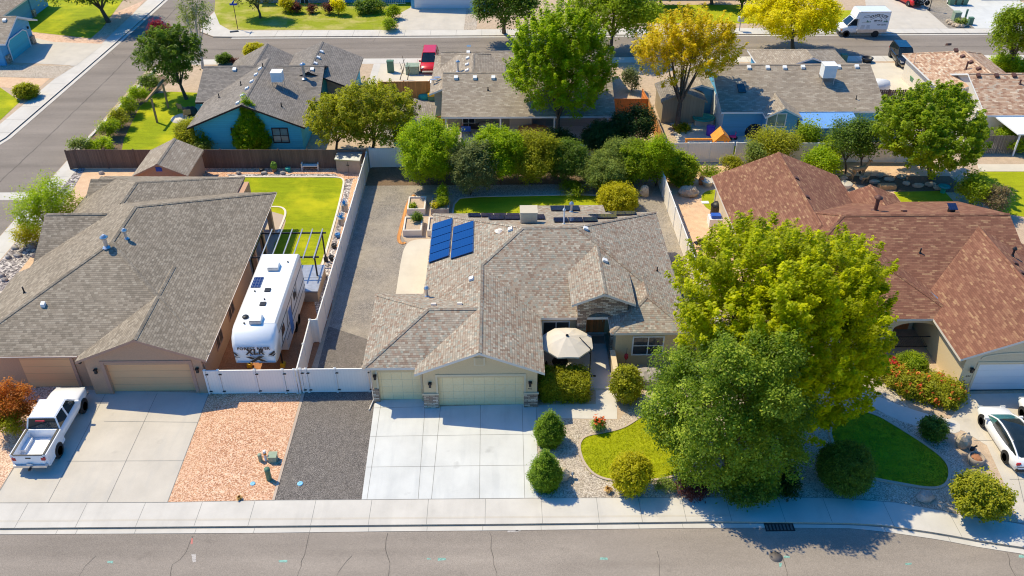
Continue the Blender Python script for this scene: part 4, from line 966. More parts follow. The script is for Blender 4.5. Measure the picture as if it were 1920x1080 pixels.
win_px(H4.root, 'f', 72.6, (510.5,241), (542,266), M['dark_metal'], M['glass_teal'], 1, 1)
win_px(H4.root, 'f', 72.6, (434,241), (455,268), M['dark_metal'], M['glass_teal'], 1, 0)
for px, py in ((446.5,194),(455,180),(463.5,167),(472.5,154),(480.5,141),(488,130),(603,98),(597,109),(591.5,120),(585.5,131),(440,131)): H4.box_vent(px, py, M['white'], 0.34, 0.16)
for px, py in ((452,160),(411,183),(528,200),(493,126)): H4.pipe(px, py, M['black'], 0.05, 0.4)
H4.pipe(571, 147, M['metal'], 0.14, 1.3, True, 'flue_pipe')
H4.cooler(523, 162, M['white'], (1.0,0.95,0.85), 0.6, True)
H4.finish()
H5 = House('siding_house', 'grey house with taupe shingle roof and a cluttered covered patio under its eave', (2, 80), M['shingle_taupe'], M['grey_siding'], M['white'])
H5.block(-5.35, 10.6, 74.1, 85.0, 2.6, axis='x', e0='gable', e1='gable', wall=False, sl=0.39)
H5.wm.prism([(-5.0,77.4),(0.9,77.4),(0.9,76.0),(3.0,76.0),(3.0,77.6),(10.2,77.6),(10.2,84.6),(-5.0,84.6)], 0, 2.6)
H5.wm.vprism([(74.5,2.4),(84.6,2.4),(79.55,4.5)], 'x', -5.0, -4.8)
H5.block(-6.75, 1.5, 79.4, 89.8, 2.6, axis='y', e0='open', e1='hip', sl=S5)
H5.block(-6.0, 11.4, 84.5, 91.0, 2.6, axis='x', e0='open', e1='gable', sl=0.36, wall=True)
for x in (-4.95, 0.05, 5.0, 9.9):
    mb = MB(); mb.box(x-.07, x+.07, 74.25, 74.4, 0, 2.45); mb.done('patio_post', M['white'], H5.root)
win_px(H5.root, 'f', 77.4, (868,221), (890,240), M['white'], M['glass'], 1, 1)
for px, py in ((879,88),(878,99),(877,110),(876,122),(876,133)): H5.box_vent(px, py, M['white'], 0.34, 0.16)
for px, py in ((855,147),(890.5,147),(925,147)): H5.box_vent(px, py, M['white'], 0.36, 0.2)
H5.pipe(859, 134, M['metal'], 0.1, 0.9, True, 'flue_pipe'); H5.pipe(915, 169, M['black'], 0.05, 0.3); H5.pipe(948, 132, M['metal'], 0.07, 0.4)
for px, py in ((813,152),(820,148)):
    c = G(px, py, 3.0); mb = MB(); mb.tube([(c[0],c[1]+.3,2.5),(c[0],c[1],2.9),(c[0],c[1]-.1,3.05)], 0.03, 5); d = mb.done('dish_mast', M['metal'], H5.root)
    mb = MB(); mb.lathe([(0.01,0.0),(0.2,0.03),(0.38,0.12)], (c[0],c[1]-.1,3.1), 14, sy=0.5); mb.done('satellite_dish', M['flash'], d)
H5.finish()
H6 = House('siding_house', 'blue-grey house with taupe roof, white rooftop cooler and pale blue awning', (28, 80), M['shingle_taupe'], M['blue_grey'], M['white'])
H6.block(20.4, 35.8, 74.8, 87.0, 2.6, axis='x', e0='gable', e1='gable', sl=0.36, wall=True, rk=0.4)
H6.block(24.2, 27.5, 73.6, 80.0, 2.62, axis='y', e0='gable', e1='open', sl=0.5, oh=0.25, rk=0.25)
H6.block(26.6, 36.0, 84.0, 91.0, 2.6, axis='y', e0='open', e1='hip', sl=0.36)
H6.block(17.8, 21.3, 80.0, 88.0, 2.6, axis='y', e0='gable', e1='gable', sl=0.3)
win_px(H6.root, 'f', 73.85, (1441,214), (1470,236), M['white'], M['glass_teal'], 1)
win_px(H6.root, 'f', 75.25, (1488,216), (1500,235), M['white'], M['glass_teal'], 0)
mb = MB(); mb.box(20.78,20.845,75.3,86.5,0,2.55); mb.done('sunlit_side', M['white'], H6.root)  # white panel over the end wall, sunlit brightness put into its colour
aw = MB(); aw.raw([(27.2,75.0,2.55),(32.6,75.0,2.55),(32.6,72.2,2.15),(27.5,72.2,2.15),(27.2,75.0,2.47),(32.6,75.0,2.47),(32.6,72.2,2.07),(27.5,72.2,2.07)], [(3,2,1,0),(4,5,6,7),(0,1,5,4),(1,2,6,5),(2,3,7,6),(3,0,4,7)])
aw.done('awning', M['awning_blue'], H6.root)
for x in (27.7, 30.1, 32.4):
    mb = MB(); mb.box(x-.05, x+.05, 72.3, 72.4, 0, 2.08); mb.done('awning_post', M['white'], H6.root)
for px, py in ((1404,128),(1439,128),(1471,128),(1505,127),(1572,126.5),(1606,126)): H6.box_vent(px, py, M['white'], 0.36, 0.2)
mb = MB(); p, n = H6.hit(1390, 167); mb.obox((p.x,p.y,p.z+.08), (0.7,1.1,0.1), 0, 0, 0.35); mb.done('skylight', M['glass'], H6.root)
H6.cooler(1549, 152, M['white'], (1.2,1.1,1.15), 0.5, True); H6.pipe(1605, 186, M['black'], 0.04, 0.4)
H6.finish()
H7 = House('stucco_house', 'off-white stucco house with tan shingle roof and white patio cover', (47, 80), M['shingle_tan'], M['white_stucco'], M['white'])
H7.block(42.75, 51.2, 78.5, 89.5, 2.6, axis='y', e0='open', e1='hip', sl=0.43, oh=0.4)
H7.block(44.4, 62.0, 73.7, 83.8, 2.62, axis='x', e0='gable', e1='gable', sl=0.4, oh=0.35, rk=0.35)
for a, b in (((1758,184),(1771,208)), ((1833,206),(1842,231))): win_px(H7.root, 'l', 44.75, a, b, M['white'], M['glass'], 0, 1)
mb = MB(); mb.raw([(45.3,73.95,2.5),(58,73.95,2.5),(58,70.6,2.2),(46.0,70.6,2.2),(45.3,73.95,2.4),(58,73.95,2.4),(58,70.6,2.1),(46.0,70.6,2.1)], [(3,2,1,0),(4,5,6,7),(0,1,5,4),(1,2,6,5),(2,3,7,6),(3,0,4,7)]); mb.done('patio_cover', M['awning_white'], H7.root)
for x in (46.3, 49.5):
    mb = MB(); mb.box(x-.06, x+.06, 70.7, 70.82, 0, 2.12); mb.done('patio_post', M['white'], H7.root)
for px, py in ((1778,85.5),(1792,96),(1805,107),(1820,118),(1835,130),(1834,143),(1868,143),(1901,143)): H7.box_vent(px, py, M['rust_metal'], 0.36, 0.2)
H7.pipe(1811, 130, M['rust_metal'], 0.09, 0.8); H7.pipe(1912, 157, M['rust_metal'], 0.08, 0.4); H7.pipe(1714, 118, M['metal'], 0.025, 0.9)
H7.finish()
# ---------------------------------------------------------------- across the side street: garage wing with its open-eave gable
H8 = House('siding_house', 'blue house across the side street with angled white-trimmed garage door', (-60, 104), M['shingle_taupe'], M['blue_grey'], M['white'])
H8.block(-70, -53.8, 93.9, 102.1, 2.6, axis='x', e0='gable', e1='gable', sl=S5, oh=0.4, rk=0.9)
H8.block(-70, -58.4, 103.0, 116.0, 2.62, axis='x', e0='gable', e1='hip', sl=0.4)
mb = MB(); mb.box(-59.2,-58.7,110.9,111.4,0.9,2.9); mb.done('porch_column', M['blue_grey'], H8.root)
mb = MB(); mb.box(-59.3,-58.6,110.8,111.5,0,0.898); mb.done('stone_veneer', M['stone'], H8.root)
ga = MB(); ga.vprism([(95.7,0.02),(100.4,0.02),(100.4,1.8),(99.7,2.2),(96.4,2.2),(95.7,1.8)], 'x', -54.70, -54.62); g = ga.done('garage_door', M['blue_siding'], H8.root)
tr = MB()
P = [(95.7,0.02),(95.7,1.8),(96.4,2.2),(99.7,2.2),(100.4,1.8),(100.4,0.02)]
tr.tube([(-54.58, y, z) for y, z in P], 0.08, 4); tr.done('trim', M['white'], H8.root)
for y in (95.0, 101.2):
    mb = MB(); mb.box(-54.70, -54.45, y-.4, y+.4, 0, 0.95); mb.done('stone_veneer', M['stone'], H8.root)
mb = MB(); mb.box(-54.66,-54.5,100.9,101.05,1.9,2.15); mb.done('wall_lamp', M['dark_metal'], H8.root)
H8.box_vent(9, 39, M['white'], 0.36, 0.2)
H8.finish()
H9 = House('brick_house', 'pale brick house across the back street with white porch rail and wide driveway', (-15, 122), M['shingle_taupe'], M['blue_grey'], M['white'])
H9.block(-32.5, -2.5, 115.8, 128, 2.9, axis='x', e0='hip', e1='hip')
H9.block(-11.8, -2.0, 113.2, 120, 2.9, axis='y', e0='gable', e1='open', rk=0.5)
mb = MB(); mb.box(-31.6, -21.5, 116.15, 116.245, 0, 2.7); mb.done('brick_face', m_blocks('pale_brick', [(0,(0.30,0.26,0.25)),(1,(0.42,0.37,0.35))], 0.4, 0.15, 0.01, (0.38,0.34,0.32)), H9.root)
win_px(H9.root, 'f', 116.15, (563,-4), (580,12), M['white'], M['glass'], 1); win_px(H9.root, 'f', 116.15, (616,-4), (622,8), M['white'], M['glass'], 0)
mb = MB(); mb.tube([(-17.5,115.2,1.0),(-12.2,115.2,1.0)], .05, 4); mb.tube([(-17.5,115.2,.2),(-12.2,115.2,.2)], .04, 4)
for i in range(22): mb.tube([(-17.4+i*.24,115.2,.2),(-17.4+i*.24,115.2,1.0)], 0.025, 4)
mb.done('porch_rail', M['white'], H9.root)
mb = MB(); mb.box(-10.9, -3.2, 113.6, 113.698, 0, 2.2); mb.done('garage_door', M['door_white'], H9.root)
H9.finish()
H10 = House('stucco_house', 'shaded house behind the far lawn, seen between the two yellow trees', (28, 124), M['shingle_slate'], M['grey_siding'], M['white'])
H10.block(12, 40.5, 117.5, 129, 2.9, axis='x', e0='hip', e1='gable')
mb = MB(); mb.box(34.0, 39.0, 117.85, 117.945, 0, 2.3); mb.done('garage_door', M['door_white'], H10.root)
window(H10.root, 'f', 117.95, 26, .9, 1.6, 1.2, M['white'], M['glass'], 1)
H10.finish()
H11 = House('stucco_house', 'tan house at the top edge with orange cedar side gate and concrete drive', (66, 124), M['shingle_tan'], M['cream_stucco'], M['white'])
H11.block(62.5, 80, 117.0, 128, 2.9, axis='x', e0='gable', e1='hip')
mb = MB(); mb.box(64.5, 70, 117.35, 117.445, 0, 2.3); mb.done('garage_door', M['door_white'], H11.root)
H11.finish()
# ================================================================ fences and gates
def fence(name, label, pts, h, mat, sp=2.4, postm=None, pw=0.12, cap=True, group=None, th=0.05, rails=False, gap=None):
    root = thing(name, label, 'fence', (pts[0][0], pts[0][1], 0), group=group)
    pm = postm or mat; pan = MB(); capm = MB()
    posts = []
    for a, b in zip(pts, pts[1:]):
        l = math.hypot(b[0]-a[0], b[1]-a[1]); n = max(1, round(l/sp)); az = math.atan2(b[1]-a[1], b[0]-a[0])
        for i in range(n):
            p = (a[0]+(b[0]-a[0])*i/n, a[1]+(b[1]-a[1])*i/n); posts.append(p)
        c = ((a[0]+b[0])/2, (a[1]+b[1])/2)
        if gap:
            k = int(l/gap)
            for i in range(k):
                t = (i+.5)/k; hh = h*(1+random.uniform(-.02,.02))
                pan.obox((a[0]+(b[0]-a[0])*t, a[1]+(b[1]-a[1])*t, hh/2), (gap*.84, .03, hh), az)
        else: pan.obox((*c, h/2), (l, th, h-.06), az)
        if cap: capm.obox((*c, h-.02), (l, .075, .10), az)
        if rails or gap:
            o = (-math.sin(az)*.05, math.cos(az)*.05)
            for z in (.35, h*.8): capm.obox((c[0]+o[0], c[1]+o[1], z), (l, .05, .09), az)
    posts.append(pts[-1])
    pan.done('fence_panel', mat, root)
    if capm.f: capm.done('rail', pm, root)
    for p in posts:
        mb = MB(); mb.obox((p[0], p[1], (h+.04)/2), (pw, pw, h+.04), az)
        if pm is M['vinyl_flat']: mb.raw([(p[0]-.085,p[1]-.085,h+.042),(p[0]+.085,p[1]-.085,h+.042),(p[0]+.085,p[1]+.085,h+.042),(p[0]-.085,p[1]+.085,h+.042),(p[0],p[1],h+.12)], [(3,2,1,0),(0,1,4),(1,2,4),(2,3,4),(3,0,4)])
        mb.done('post', pm, root)
    return root
def gate(label, x0, x1, y, h, leaves, group=None):
    root = thing('vinyl_gate', label, 'gate', (x0, y, 0), group=group)
    xs = [x0 + (x1-x0)*i for i in leaves]
    for a, b in zip(xs, xs[1:]):
        mb = MB(); mb.box(a+.08, b-.08, y-.025, y+.025, .08, h-.06); lf = mb.done('gate_leaf', M['vinyl'], root)
        fr = MB(); fr.box(a+.08, b-.08, y-.04, y+.04, h-.06, h+.03); fr.box(a+.08, b-.08, y-.04, y+.04, .04, .08); fr.done('gate_frame', M['vinyl_flat'], lf)
        for z in (.2, h-.3): hg = MB(); hg.box(a+.02, a+.2, y-.07, y-.042, z, z+.08); hg.done('hinge', M['black'], lf)
    for x in xs:
        mb = MB(); mb.box(x-.065, x+.065, y-.065, y+.065, 0, h+.06); mb.raw([(x-.085,y-.085,h+.062),(x+.085,y-.085,h+.062),(x+.085,y+.085,h+.062),(x-.085,y+.085,h+.062),(x,y,h+.14)], [(3,2,1,0),(0,1,4),(1,2,4),(2,3,4),(3,0,4)]); mb.done('post', M['vinyl_flat'], root)
    return root
gate('white vinyl gate in front of the parked travel trailer', -17.72, -12.42, 39.9, 1.83, (0, .15, .56, .87, 1))
gate('white vinyl double gate across the dark gravel drive beside the garage', -12.05, -7.85, 39.95, 1.83, (0, .08, .49, .95, 1))
fence('vinyl_fence', 'long white vinyl fence dividing the trailer yard from the gravel side drive', [(-12.25,39.9),(-12.32,44.8),(-11.87,44.82),(-11.55,68.6)], 1.83, M['vinyl'], 2.4, M['vinyl_flat'])
fence('vinyl_fence', 'white vinyl fence behind the tall shrubs at the rear of the solar-panel house', [(-11.4,69.35),(14.0,69.9)], 1.83, M['vinyl'], 2.4, M['vinyl_flat'])
fence('vinyl_fence', 'white vinyl fence between the solar-panel house and the red-roofed house', [(13.45,66.2),(13.9,44.0)], 1.83, M['vinyl'], 2.4, M['vinyl_flat'])
fence('vinyl_fence', 'white vinyl fence in front of the orange swing set', [(14.6,70.0),(20.6,70.0)], 1.83, M['vinyl'], 2.4, M['vinyl_flat'])
fence('vinyl_fence', 'cream vinyl fence shaded by trees behind the deer statue', [(20.9,70.0),(37.6,69.6)], 1.83, M['vinyl'], 2.4, M['vinyl_flat'])
fence('vinyl_fence', 'short white vinyl fence at the right edge behind the red-roofed house', [(37.5,57.4),(37.9,50.5)], 1.83, M['vinyl'], 2.4, M['vinyl_flat'])
fence('board_fence', 'long weathered brown board fence behind the bench and shed', [(-37.75,69.4),(-37.0,69.6),(-11.75,69.2)], 1.83, M['dark_fence'], 2.6, None, .1, False, rails=True)
fence('board_fence', 'orange cedar fence and gate beside the parked red truck', [(-12.0,79.5),(-12.3,84.4),(-7.1,84.5)], 1.9, M['cedar'], 2.6, None, .1, False, rails=True)
fence('board_fence', 'short dark board fence left of the orange cedar gate', [(-15.0,84.4),(-12.5,84.4)], 1.5, M['dark_fence'], 2.4, None, .1, False, rails=True)
fence('board_fence', 'bright red-orange cedar fence beside the tan shed', [(10.9,79.8),(14.4,79.7),(14.2,82.0)], 1.9, M['cedar_red'], 2.4, None, .1, False, rails=True)
fence('board_fence', 'cedar fence running toward the camera left of the swing set', [(14.45,79.6),(14.65,70.6)], 1.9, M['cedar'], 1.9, M['wood'], .12, True)
fence('picket_fence', 'dark open picket fence and gate beside the green bin', [(36.8,81.9),(42.7,81.6)], 1.8, M['dark_fence'], 2.0, None, .12, False, gap=0.2)
fence('board_fence', 'short brown board fence slanting beside the taupe-roofed house', [(36.9,81.7),(38.3,77.6)], 1.8, M['cedar'], 2.0, None, .1, False)
fence('board_fence', 'grey weathered wood fence behind the lawn at the right edge', [(42.6,71.3),(62,71.0)], 1.75, M['grey_fence'], 2.4, None, .1, False, gap=0.16)
fence('board_fence', 'orange cedar fence behind the green bins across the back street', [(56.0,116.9),(62.4,116.9)], 1.9, M['cedar_red'], 2.4, None, .1, False)
fence('board_fence', 'red-brown fence panel at the top edge beside the street sign', [(-34.3,121),(-32.7,121)], 1.9, M['cedar_red'], 2.4, None, .1, False)
fence('board_fence', 'narrow cedar fence between the grey shed and the patio', [(-6.6,76.4),(-5.2,76.4)], 1.7, M['cedar'], 2.4, None, .1, False)
# ================================================================ vehicles (built in their own space, front toward +y)
def ring(y, zb, zt, w, k=.86):
    m = (zb+zt)/2
    return [(-.9*w,y,zb),(.9*w,y,zb),(w,y,zb+.18),(w,y,m),(.965*w,y,zt-.07),(k*w,y,zt),(-k*w,y,zt),(-.965*w,y,zt-.07),(-w,y,m),(-w,y,zb+.18)]
def wheel(root, x, y, r, w=0.24):
    s = 1 if x > 0 else -1
    t = MB(); t.lathe([(r*.62,-w/2),(r*.93,-w/2),(r,-w/2+.04),(r,w/2-.04),(r*.93,w/2),(r*.62,w/2)], (x,y,r), 18, axis='x'); wo = t.done('wheel', M['tyre'], root, local=True)
    q = MB(); q.lathe([(.01, s*(w/2-.05)),(r*.18, s*(w/2-.03)),(r*.2, s*(w/2-.06)),(r*.63, s*(w/2-.05)),(r*.66, s*(w/2))], (x,y,r), 18, axis='x', sm=False)
    for i in range(10):
        a = 2*math.pi*i/10; q.tube([(x+s*(w/2-.03), y+math.cos(a)*r*.15, r+math.sin(a)*r*.15), (x+s*(w/2-.02), y+math.cos(a)*r*.6, r+math.sin(a)*r*.6)], .02, 4)
    q.done('rim', M['rim'], wo, local=True)
def arch(root, x, y, r):
    s = 1 if x > 0 else -1
    q = MB(); q.lathe([(.01, s*.012),(r*1.16, s*.012),(r*1.16, -s*.2)], (x,y,r+.02), 20, axis='x', sm=False); q.done('wheel_arch', M['black'], root, local=True)
def greenhouse(root, yr0, yr1, yf1, yf0, zb, zt, wb, wt, body, roofm=None, pillar=0.035, mid=True):
    B = [(-wb,yr0,zb),(wb,yr0,zb),(wb,yf0,zb),(-wb,yf0,zb)]; T = [(-wt,yr1,zt),(wt,yr1,zt),(wt,yf1,zt),(-wt,yf1,zt)]
    for nm, i, j in (('rear_window',0,1),('windscreen',2,3)):
        q = MB(); q.poly([B[i],B[j],T[j],T[i]]); q.done(nm, M['car_glass'], root, local=True)
    for i, j in ((1,2),(3,0)):
        q = MB(); q.poly([B[i],B[j],T[j],T[i]]); q.done('side_window', M['car_glass'], root, local=True)
    q = MB(); zc = zt + .05
    q.loft([[(-wt*1.0,yr1-.03,zt),(wt,yr1-.03,zt),(wt*.9,yr1,zc),(-wt*.9,yr1,zc)],[(-wt,yf1+.03,zt),(wt,yf1+.03,zt),(wt*.9,yf1,zc),(-wt*.9,yf1,zc)]])
    for i in range(4): q.tube([B[i],T[i]], pillar, 5)
    if mid:
        for s in (-1,1):
            ym = (yr0+yf0)/2 - .1; q.tube([(s*wb,ym,zb),(s*wt,ym,zt)], pillar*1.3, 5)
    q.done('roof', body, root, local=True)
    if roofm:
        q = MB(); q.poly([(-wt*.78,yr1+.1,zc+.004),(wt*.78,yr1+.1,zc+.004),(wt*.78,yf1-.1,zc+.004),(-wt*.78,yf1-.1,zc+.004)]); q.done('sunroof', roofm, root, local=True)
def lights(root, yf, yr, w, zf, zr, s=.22, hh=.12, slab=False):
    for x in (-1,1):
        q = MB(); q.obox((x*w*.72, yf, zf), (s*1.3, .08, hh)); q.done('headlight', M['lamp_clear'], root, local=True)
        q = MB(); q.obox((x*w*.78, yr, zr), (s, .08, hh*1.3)); q.done('taillight', M['lamp_red'], root, local=True)
def mirrors(root, y, z, w, mat):
    for x in (-1,1):
        q = MB(); q.obox((x*(w+.13), y, z), (.22,.12,.16)); q.done('door_mirror', mat, root, local=True)
def plate(root, y, z, s=-1):
    q = MB(); q.obox((0, y, z), (.32,.02,.16)); q.done('number_plate', M['lamp_clear'], root, local=True)
def car(name, label, cat, loc, rz, body, L_, W, H, wb, suv=False, roofm=None, lower=None, r=.34):
    root = thing(name, label, cat, loc, rz); hl = L_/2; w = W/2; zb = .28 if suv else .2
    belt = .95 if suv else .86; hood = belt-.02 if suv else .80
    b = MB()
    st = [(-hl,zb+.2,belt-.2,w*.78),(-hl+.12,zb+.05,belt-.03,w*.92),(-hl+.5,zb,belt+.03,w*.98),(-hl*.4,zb,belt+.02,w),(hl*.3,zb,belt,w),(hl*.55,zb,hood+.02,w*.99),(hl-.5,zb,hood-.06,w*.96),(hl-.15,zb+.05,hood-.16,w*.86),(hl,zb+.15,hood-.28,w*.7)]
    b.loft([ring(*q) for q in st], 0, True); b.done('body', body, root, local=True)
    if suv: greenhouse(root, -hl+.15, -hl+.5, hl*.16, hl*.5, belt, H-.05, w*.9, w*.74, body, roofm)
    else:
        st = [(-2.05,.86,.80,.62),(-1.6,1.10,.82,.62),(-1.1,1.29,.84,.64),(-.5,1.40,.85,.66),(.1,1.41,.85,.66),(.55,1.33,.84,.65),(1.0,1.12,.82,.66),(1.42,.84,.78,.68)]
        rg = lambda y, z, a, b: [(-a*w/.93,y,.80),(-b*w/.93,y,max(.81,z-.07)),(-b*.75*w/.93,y,z),(b*.75*w/.93,y,z),(b*w/.93,y,max(.81,z-.07)),(a*w/.93,y,.80)]
        for nm, i, j, mt in (('rear_window',0,3,M['car_glass']),('roof',2,6,roofm or M['car_glass']),('windscreen',5,8,M['screen_glass'])):
            q = MB(); q.loft([rg(*k) for k in st[i:j]], 0, True, False); q.done(nm, mt, root, local=True)
        for s in (-1,1): q = MB(); q.tube([(s*(k[3]+.01)*w/.93, k[0], max(.84,k[1]-.05)) for k in st], .05, 6); q.done('roof_rail', body, root, local=True)
    for s in (-1,1):
        for y in (-wb/2-.03, wb/2-.03): arch(root, s*w, y, r); wheel(root, s*(w-.10), y, r)
    lights(root, hl-.12, -hl+.06, w, hood-.2, belt-.12); mirrors(root, hl*.42, belt+.08, w*.92, body)
    for y0, y1, k in ((-hl-.02,-hl+.1,.8),(hl-.08,hl+.02,.72)): q = MB(); q.box(-w*k, w*k, y0, y1, zb+.03, zb+.2); q.done('bumper', lower or M['black'], root, local=True)
    plate(root, -hl-.01, zb+.42)
    return root
# --- white extended-cab pickup
a = G(161,770); c = G(112,855)
pk = thing('pickup_truck', 'white extended-cab pickup parked on the tan driveway beside an orange shrub', 'pickup truck', ((a[0]+c[0])/2-.93, (a[1]+c[1])/2, 0.006), 0.0)
w = 1.0; wbk = 3.6; b = MB()
b.loft([ring(y,zb,zt,ww) for y,zb,zt,ww in ((-.95,.5,1.22,.98),(.2,.48,1.22,.99),(1.2,.48,1.2,1.0),(1.5,.5,1.2,.99),(2.2,.5,1.16,.97),(2.6,.5,1.08,.93),(2.78,.56,.98,.84))], 0, True); b.done('body', M['car_white'], pk, local=True)
bd = MB()
for s in (-1,1):
    x0, x1 = sorted((s*.80, s*.99)); bd.box(x0, x1, -2.95, -.98, .55, 1.26)
    x0, x1 = sorted((s*.78, s*1.0)); bd.box(x0, x1, -2.95, -.98, .42, .55)
bd.box(-.8,.8,-2.95,-.98,.62,.70); bd.box(-.8,.8,-1.06,-.98,.7,1.26)
for s in (-1,1): bd.box(*sorted((s*.55,s*.8)), -2.25, -1.3, .7, .92)
bd.done('cargo_bed', M['car_white'], pk, local=True)
tg = MB(); tg.box(-.8,.8,-3.03,-2.955,.62,1.24); tg.done('tailgate', M['car_white'], pk, local=True)
q = MB(); q.box(-.14,.14,-3.05,-3.032,1.05,1.12); q.done('tailgate_handle', M['black'], pk, local=True)
q = MB()
for s in (-1,1): q.box(*sorted((s*.80,s*.92)), -2.95, -1.0, 1.262, 1.29)
q.box(-.8,.8,-3.02,-2.94,1.262,1.28); q.done('bed_rail', M['black'], pk, local=True)
greenhouse(pk, -.92, -.72, .75, 1.42, 1.21, 1.86, .90, .76, M['car_white'], None, .05)
for s in (-1,1):
    for y in (-wbk/2, wbk/2): arch(pk, s*.995, y, .40); wheel(pk, s*.90, y, .40, .28)
lights(pk, 2.72, -3.0, w, .95, 1.0, .2, .16); mirrors(pk, 1.15, 1.35, .95, M['car_white']); plate(pk, -3.12, .66)
for y0, y1 in ((-3.15,-2.96),(2.7,2.92)): q = MB(); q.box(-.9,.9,y0,y1,.46,.61); q.done('bumper', M['rim'], pk, local=True)
q = MB(); q.box(-.05,.05,-3.35,-3.1,.42,.5); q.ball((0,-3.33,.56),.05); q.done('tow_hitch', M['black'], pk, local=True)
q = MB(); q.box(-.25,.25,-.98,-.93,1.80,1.87); q.done('brake_light', M['lamp_red'], pk, local=True)
mb = MB(); x, y, z = pk.location; mb.box(x-.15, x+.66, y-2.9, y-1.35, .76, .80); mb.done('white_board', M['white'], label='flat white board lying in the bed of the white pickup', cat='board')
# --- cars
a = G(1836,797)
car('sedan', 'white sedan with dark glass roof parked on the right driveway', 'car', (a[0]+.93, a[1]-1.42, 0.01), 0.0, M['car_white'], 4.85, 1.86, 1.44, 2.84, False, M['car_glass'])
a = G(1912,783)
car('suv', 'white SUV cut off by the right edge beside the white garage door', 'car', (a[0]+.95, a[1]-1.3, 0.01), 0.0, M['car_white'], 4.6, 1.86, 1.68, 2.7, True)
a = G(803,141)
car('suv', 'bright red SUV parked nose-in behind the cedar gate', 'car', (a[0]+.05, a[1]+2.5, 0.007), math.pi, M['car_red'], 4.9, 1.9, 1.78, 2.9, True, None, M['rim'])
a = G(1697,128)
car('suv', 'black SUV with tan lower trim parked beside the tan-roofed house', 'car', (a[0]+.3, a[1]+2.0, 0.012), math.pi*.97, M['car_black'], 4.8, 1.9, 1.8, 2.8, True, None, M['trim_tan'])
a = G(1717,15)
rs = car('suv', 'red SUV with bicycles on its rear rack at the top edge', 'car', (a[0]-.3, a[1]+2.2, 0.016), R(14), M['car_red'], 4.7, 1.9, 1.75, 2.75, True)
def bicycle(loc, rz, label, z):
    t = thing('bicycle', label, 'bicycle', (loc[0], loc[1], z), rz, 'bicycles on the red SUV rack')
    for s in (-.5,.5):
        q = MB(); q.lathe([(.31,-.015),(.34,-.015),(.34,.015),(.31,.015),(.31,-.015)], (s,0,.34), 20, axis='y')
        for i in range(4): q.tube([(s+.3*math.cos(i*.785),0,.34+.3*math.sin(i*.785)),(s-.3*math.cos(i*.785),0,.34-.3*math.sin(i*.785))], .006, 3)
        q.done('wheel', M['tyre'], t, local=True)
    q = MB()
    for a_, b_ in (((-.5,0,.34),(-.12,0,.78)),((-.5,0,.34),(0,0,.36)),((0,0,.36),(-.14,0,.85)),((-.12,0,.78),(.36,0,.8)),((0,0,.36),(.36,0,.74)),((.5,0,.34),(.34,0,.95))): q.tube([a_,b_], .02, 5)
    q.tube([(.3,-.25,1.0),(.34,0,.96),(.3,.25,1.0)], .015, 5); q.done('frame', M['lamp_clear'], t, local=True)
    q = MB(); q.obox((-.15,0,.88),(.26,.12,.05)); q.done('saddle', M['black'], t, local=True)
a = G(1722,16)
bicycle(a, R(14), 'pale bicycle hung nearest the red SUV tailgate', .5); bicycle((a[0]+.35, a[1]-.35), R(8), 'outer bicycle on the red SUV rack', .45)
# --- box truck
a = G(1586,69,-.11); c = G(1637,68,-.11)
bt = thing('box_truck', 'white service box truck with green mountain lettering parked on the back street', 'truck', ((a[0]+c[0])/2, a[1]+.95, -0.117), R(90))
b = MB(); b.loft([ring(y,zb,zt,ww) for y,zb,zt,ww in ((.55,.45,1.35,.95),(1.5,.45,1.35,.98),(1.75,.45,1.22,.98),(2.35,.45,1.12,.92),(2.5,.5,.95,.82))], 0, True); b.done('body', M['car_white'], bt, local=True)
greenhouse(bt, .55, .58, 1.05, 1.75, 1.33, 2.08, .88, .76, M['car_white'], None, .06, False)
q = MB(); q.loft([[(-1.1,.55,.95),(1.1,.55,.95),(1.1,.55,3.05),(-1.1,.55,3.05)],[(-1.1,-3.05,.95),(1.1,-3.05,.95),(1.1,-3.05,3.05),(-1.1,-3.05,3.05)]]); q.loft([[(-1.0,.98,2.2),(1.0,.98,2.2),(1.0,.75,3.0),(-1.0,.75,3.0)],[(-1.05,.55,2.15),(1.05,.55,2.15),(1.05,.55,3.04),(-1.05,.55,3.04)]]); q.done('cargo_box', M['car_white'], bt, local=True)
for s in (-1,1):
    q = MB(); q.box(*sorted((s*1.08,s*1.12)), -3.07, .57, 2.98, 3.07); q.done('roof_rail', M['rim'], bt, local=True)
    q = MB(); q.box(*sorted((s*.98,s*1.1)), -3.0, .5, .55, .95); q.done('skirt', M['rim'], bt, local=True)
for s in (-1,1):
    for y in (-1.72, 1.72): arch(bt, s*(1.101 if y < 0 else .985), y, .36); wheel(bt, s*(.98 if y < 0 else .88), y, .36, .26)
lights(bt, 2.45, -3.08, 1.0, .95, 1.0); mirrors(bt, 1.5, 1.5, .98, M['black'])
q = MB(); q.box(-.9,.9,2.4,2.62,.4,.62); q.done('bumper', M['black'], bt, local=True)
q = MB(); q.box(-1.0,-.8,2.3,2.4,.75,.95); q.done('indicator', M['lamp_amber'], bt, local=True)
SIDE = lambda y, z: Matrix(((0,0,-1,-1.106),(-1,0,0,y),(0,1,0,z),(0,0,0,1)))
word = 'COUNTRYSIDE'
for i, ch in enumerate(word):
    t = (i-5)/5; ang = -t*.42
    lettering('lettering', ch, .36, SIDE(-1.7 - t*.98, 2.62 - t*t*.2) @ Matrix.Rotation(ang, 4, 'Z'), M['graphic'], bt, offset=.012)
lettering('lettering', 'SERVICE', .27, SIDE(-1.7, 1.98), M['graphic'], bt, offset=.01)
lettering('lettering', '434-CLOG', .24, SIDE(-2.25, 1.5), M['graphic'], bt, offset=.006)
q = MB()
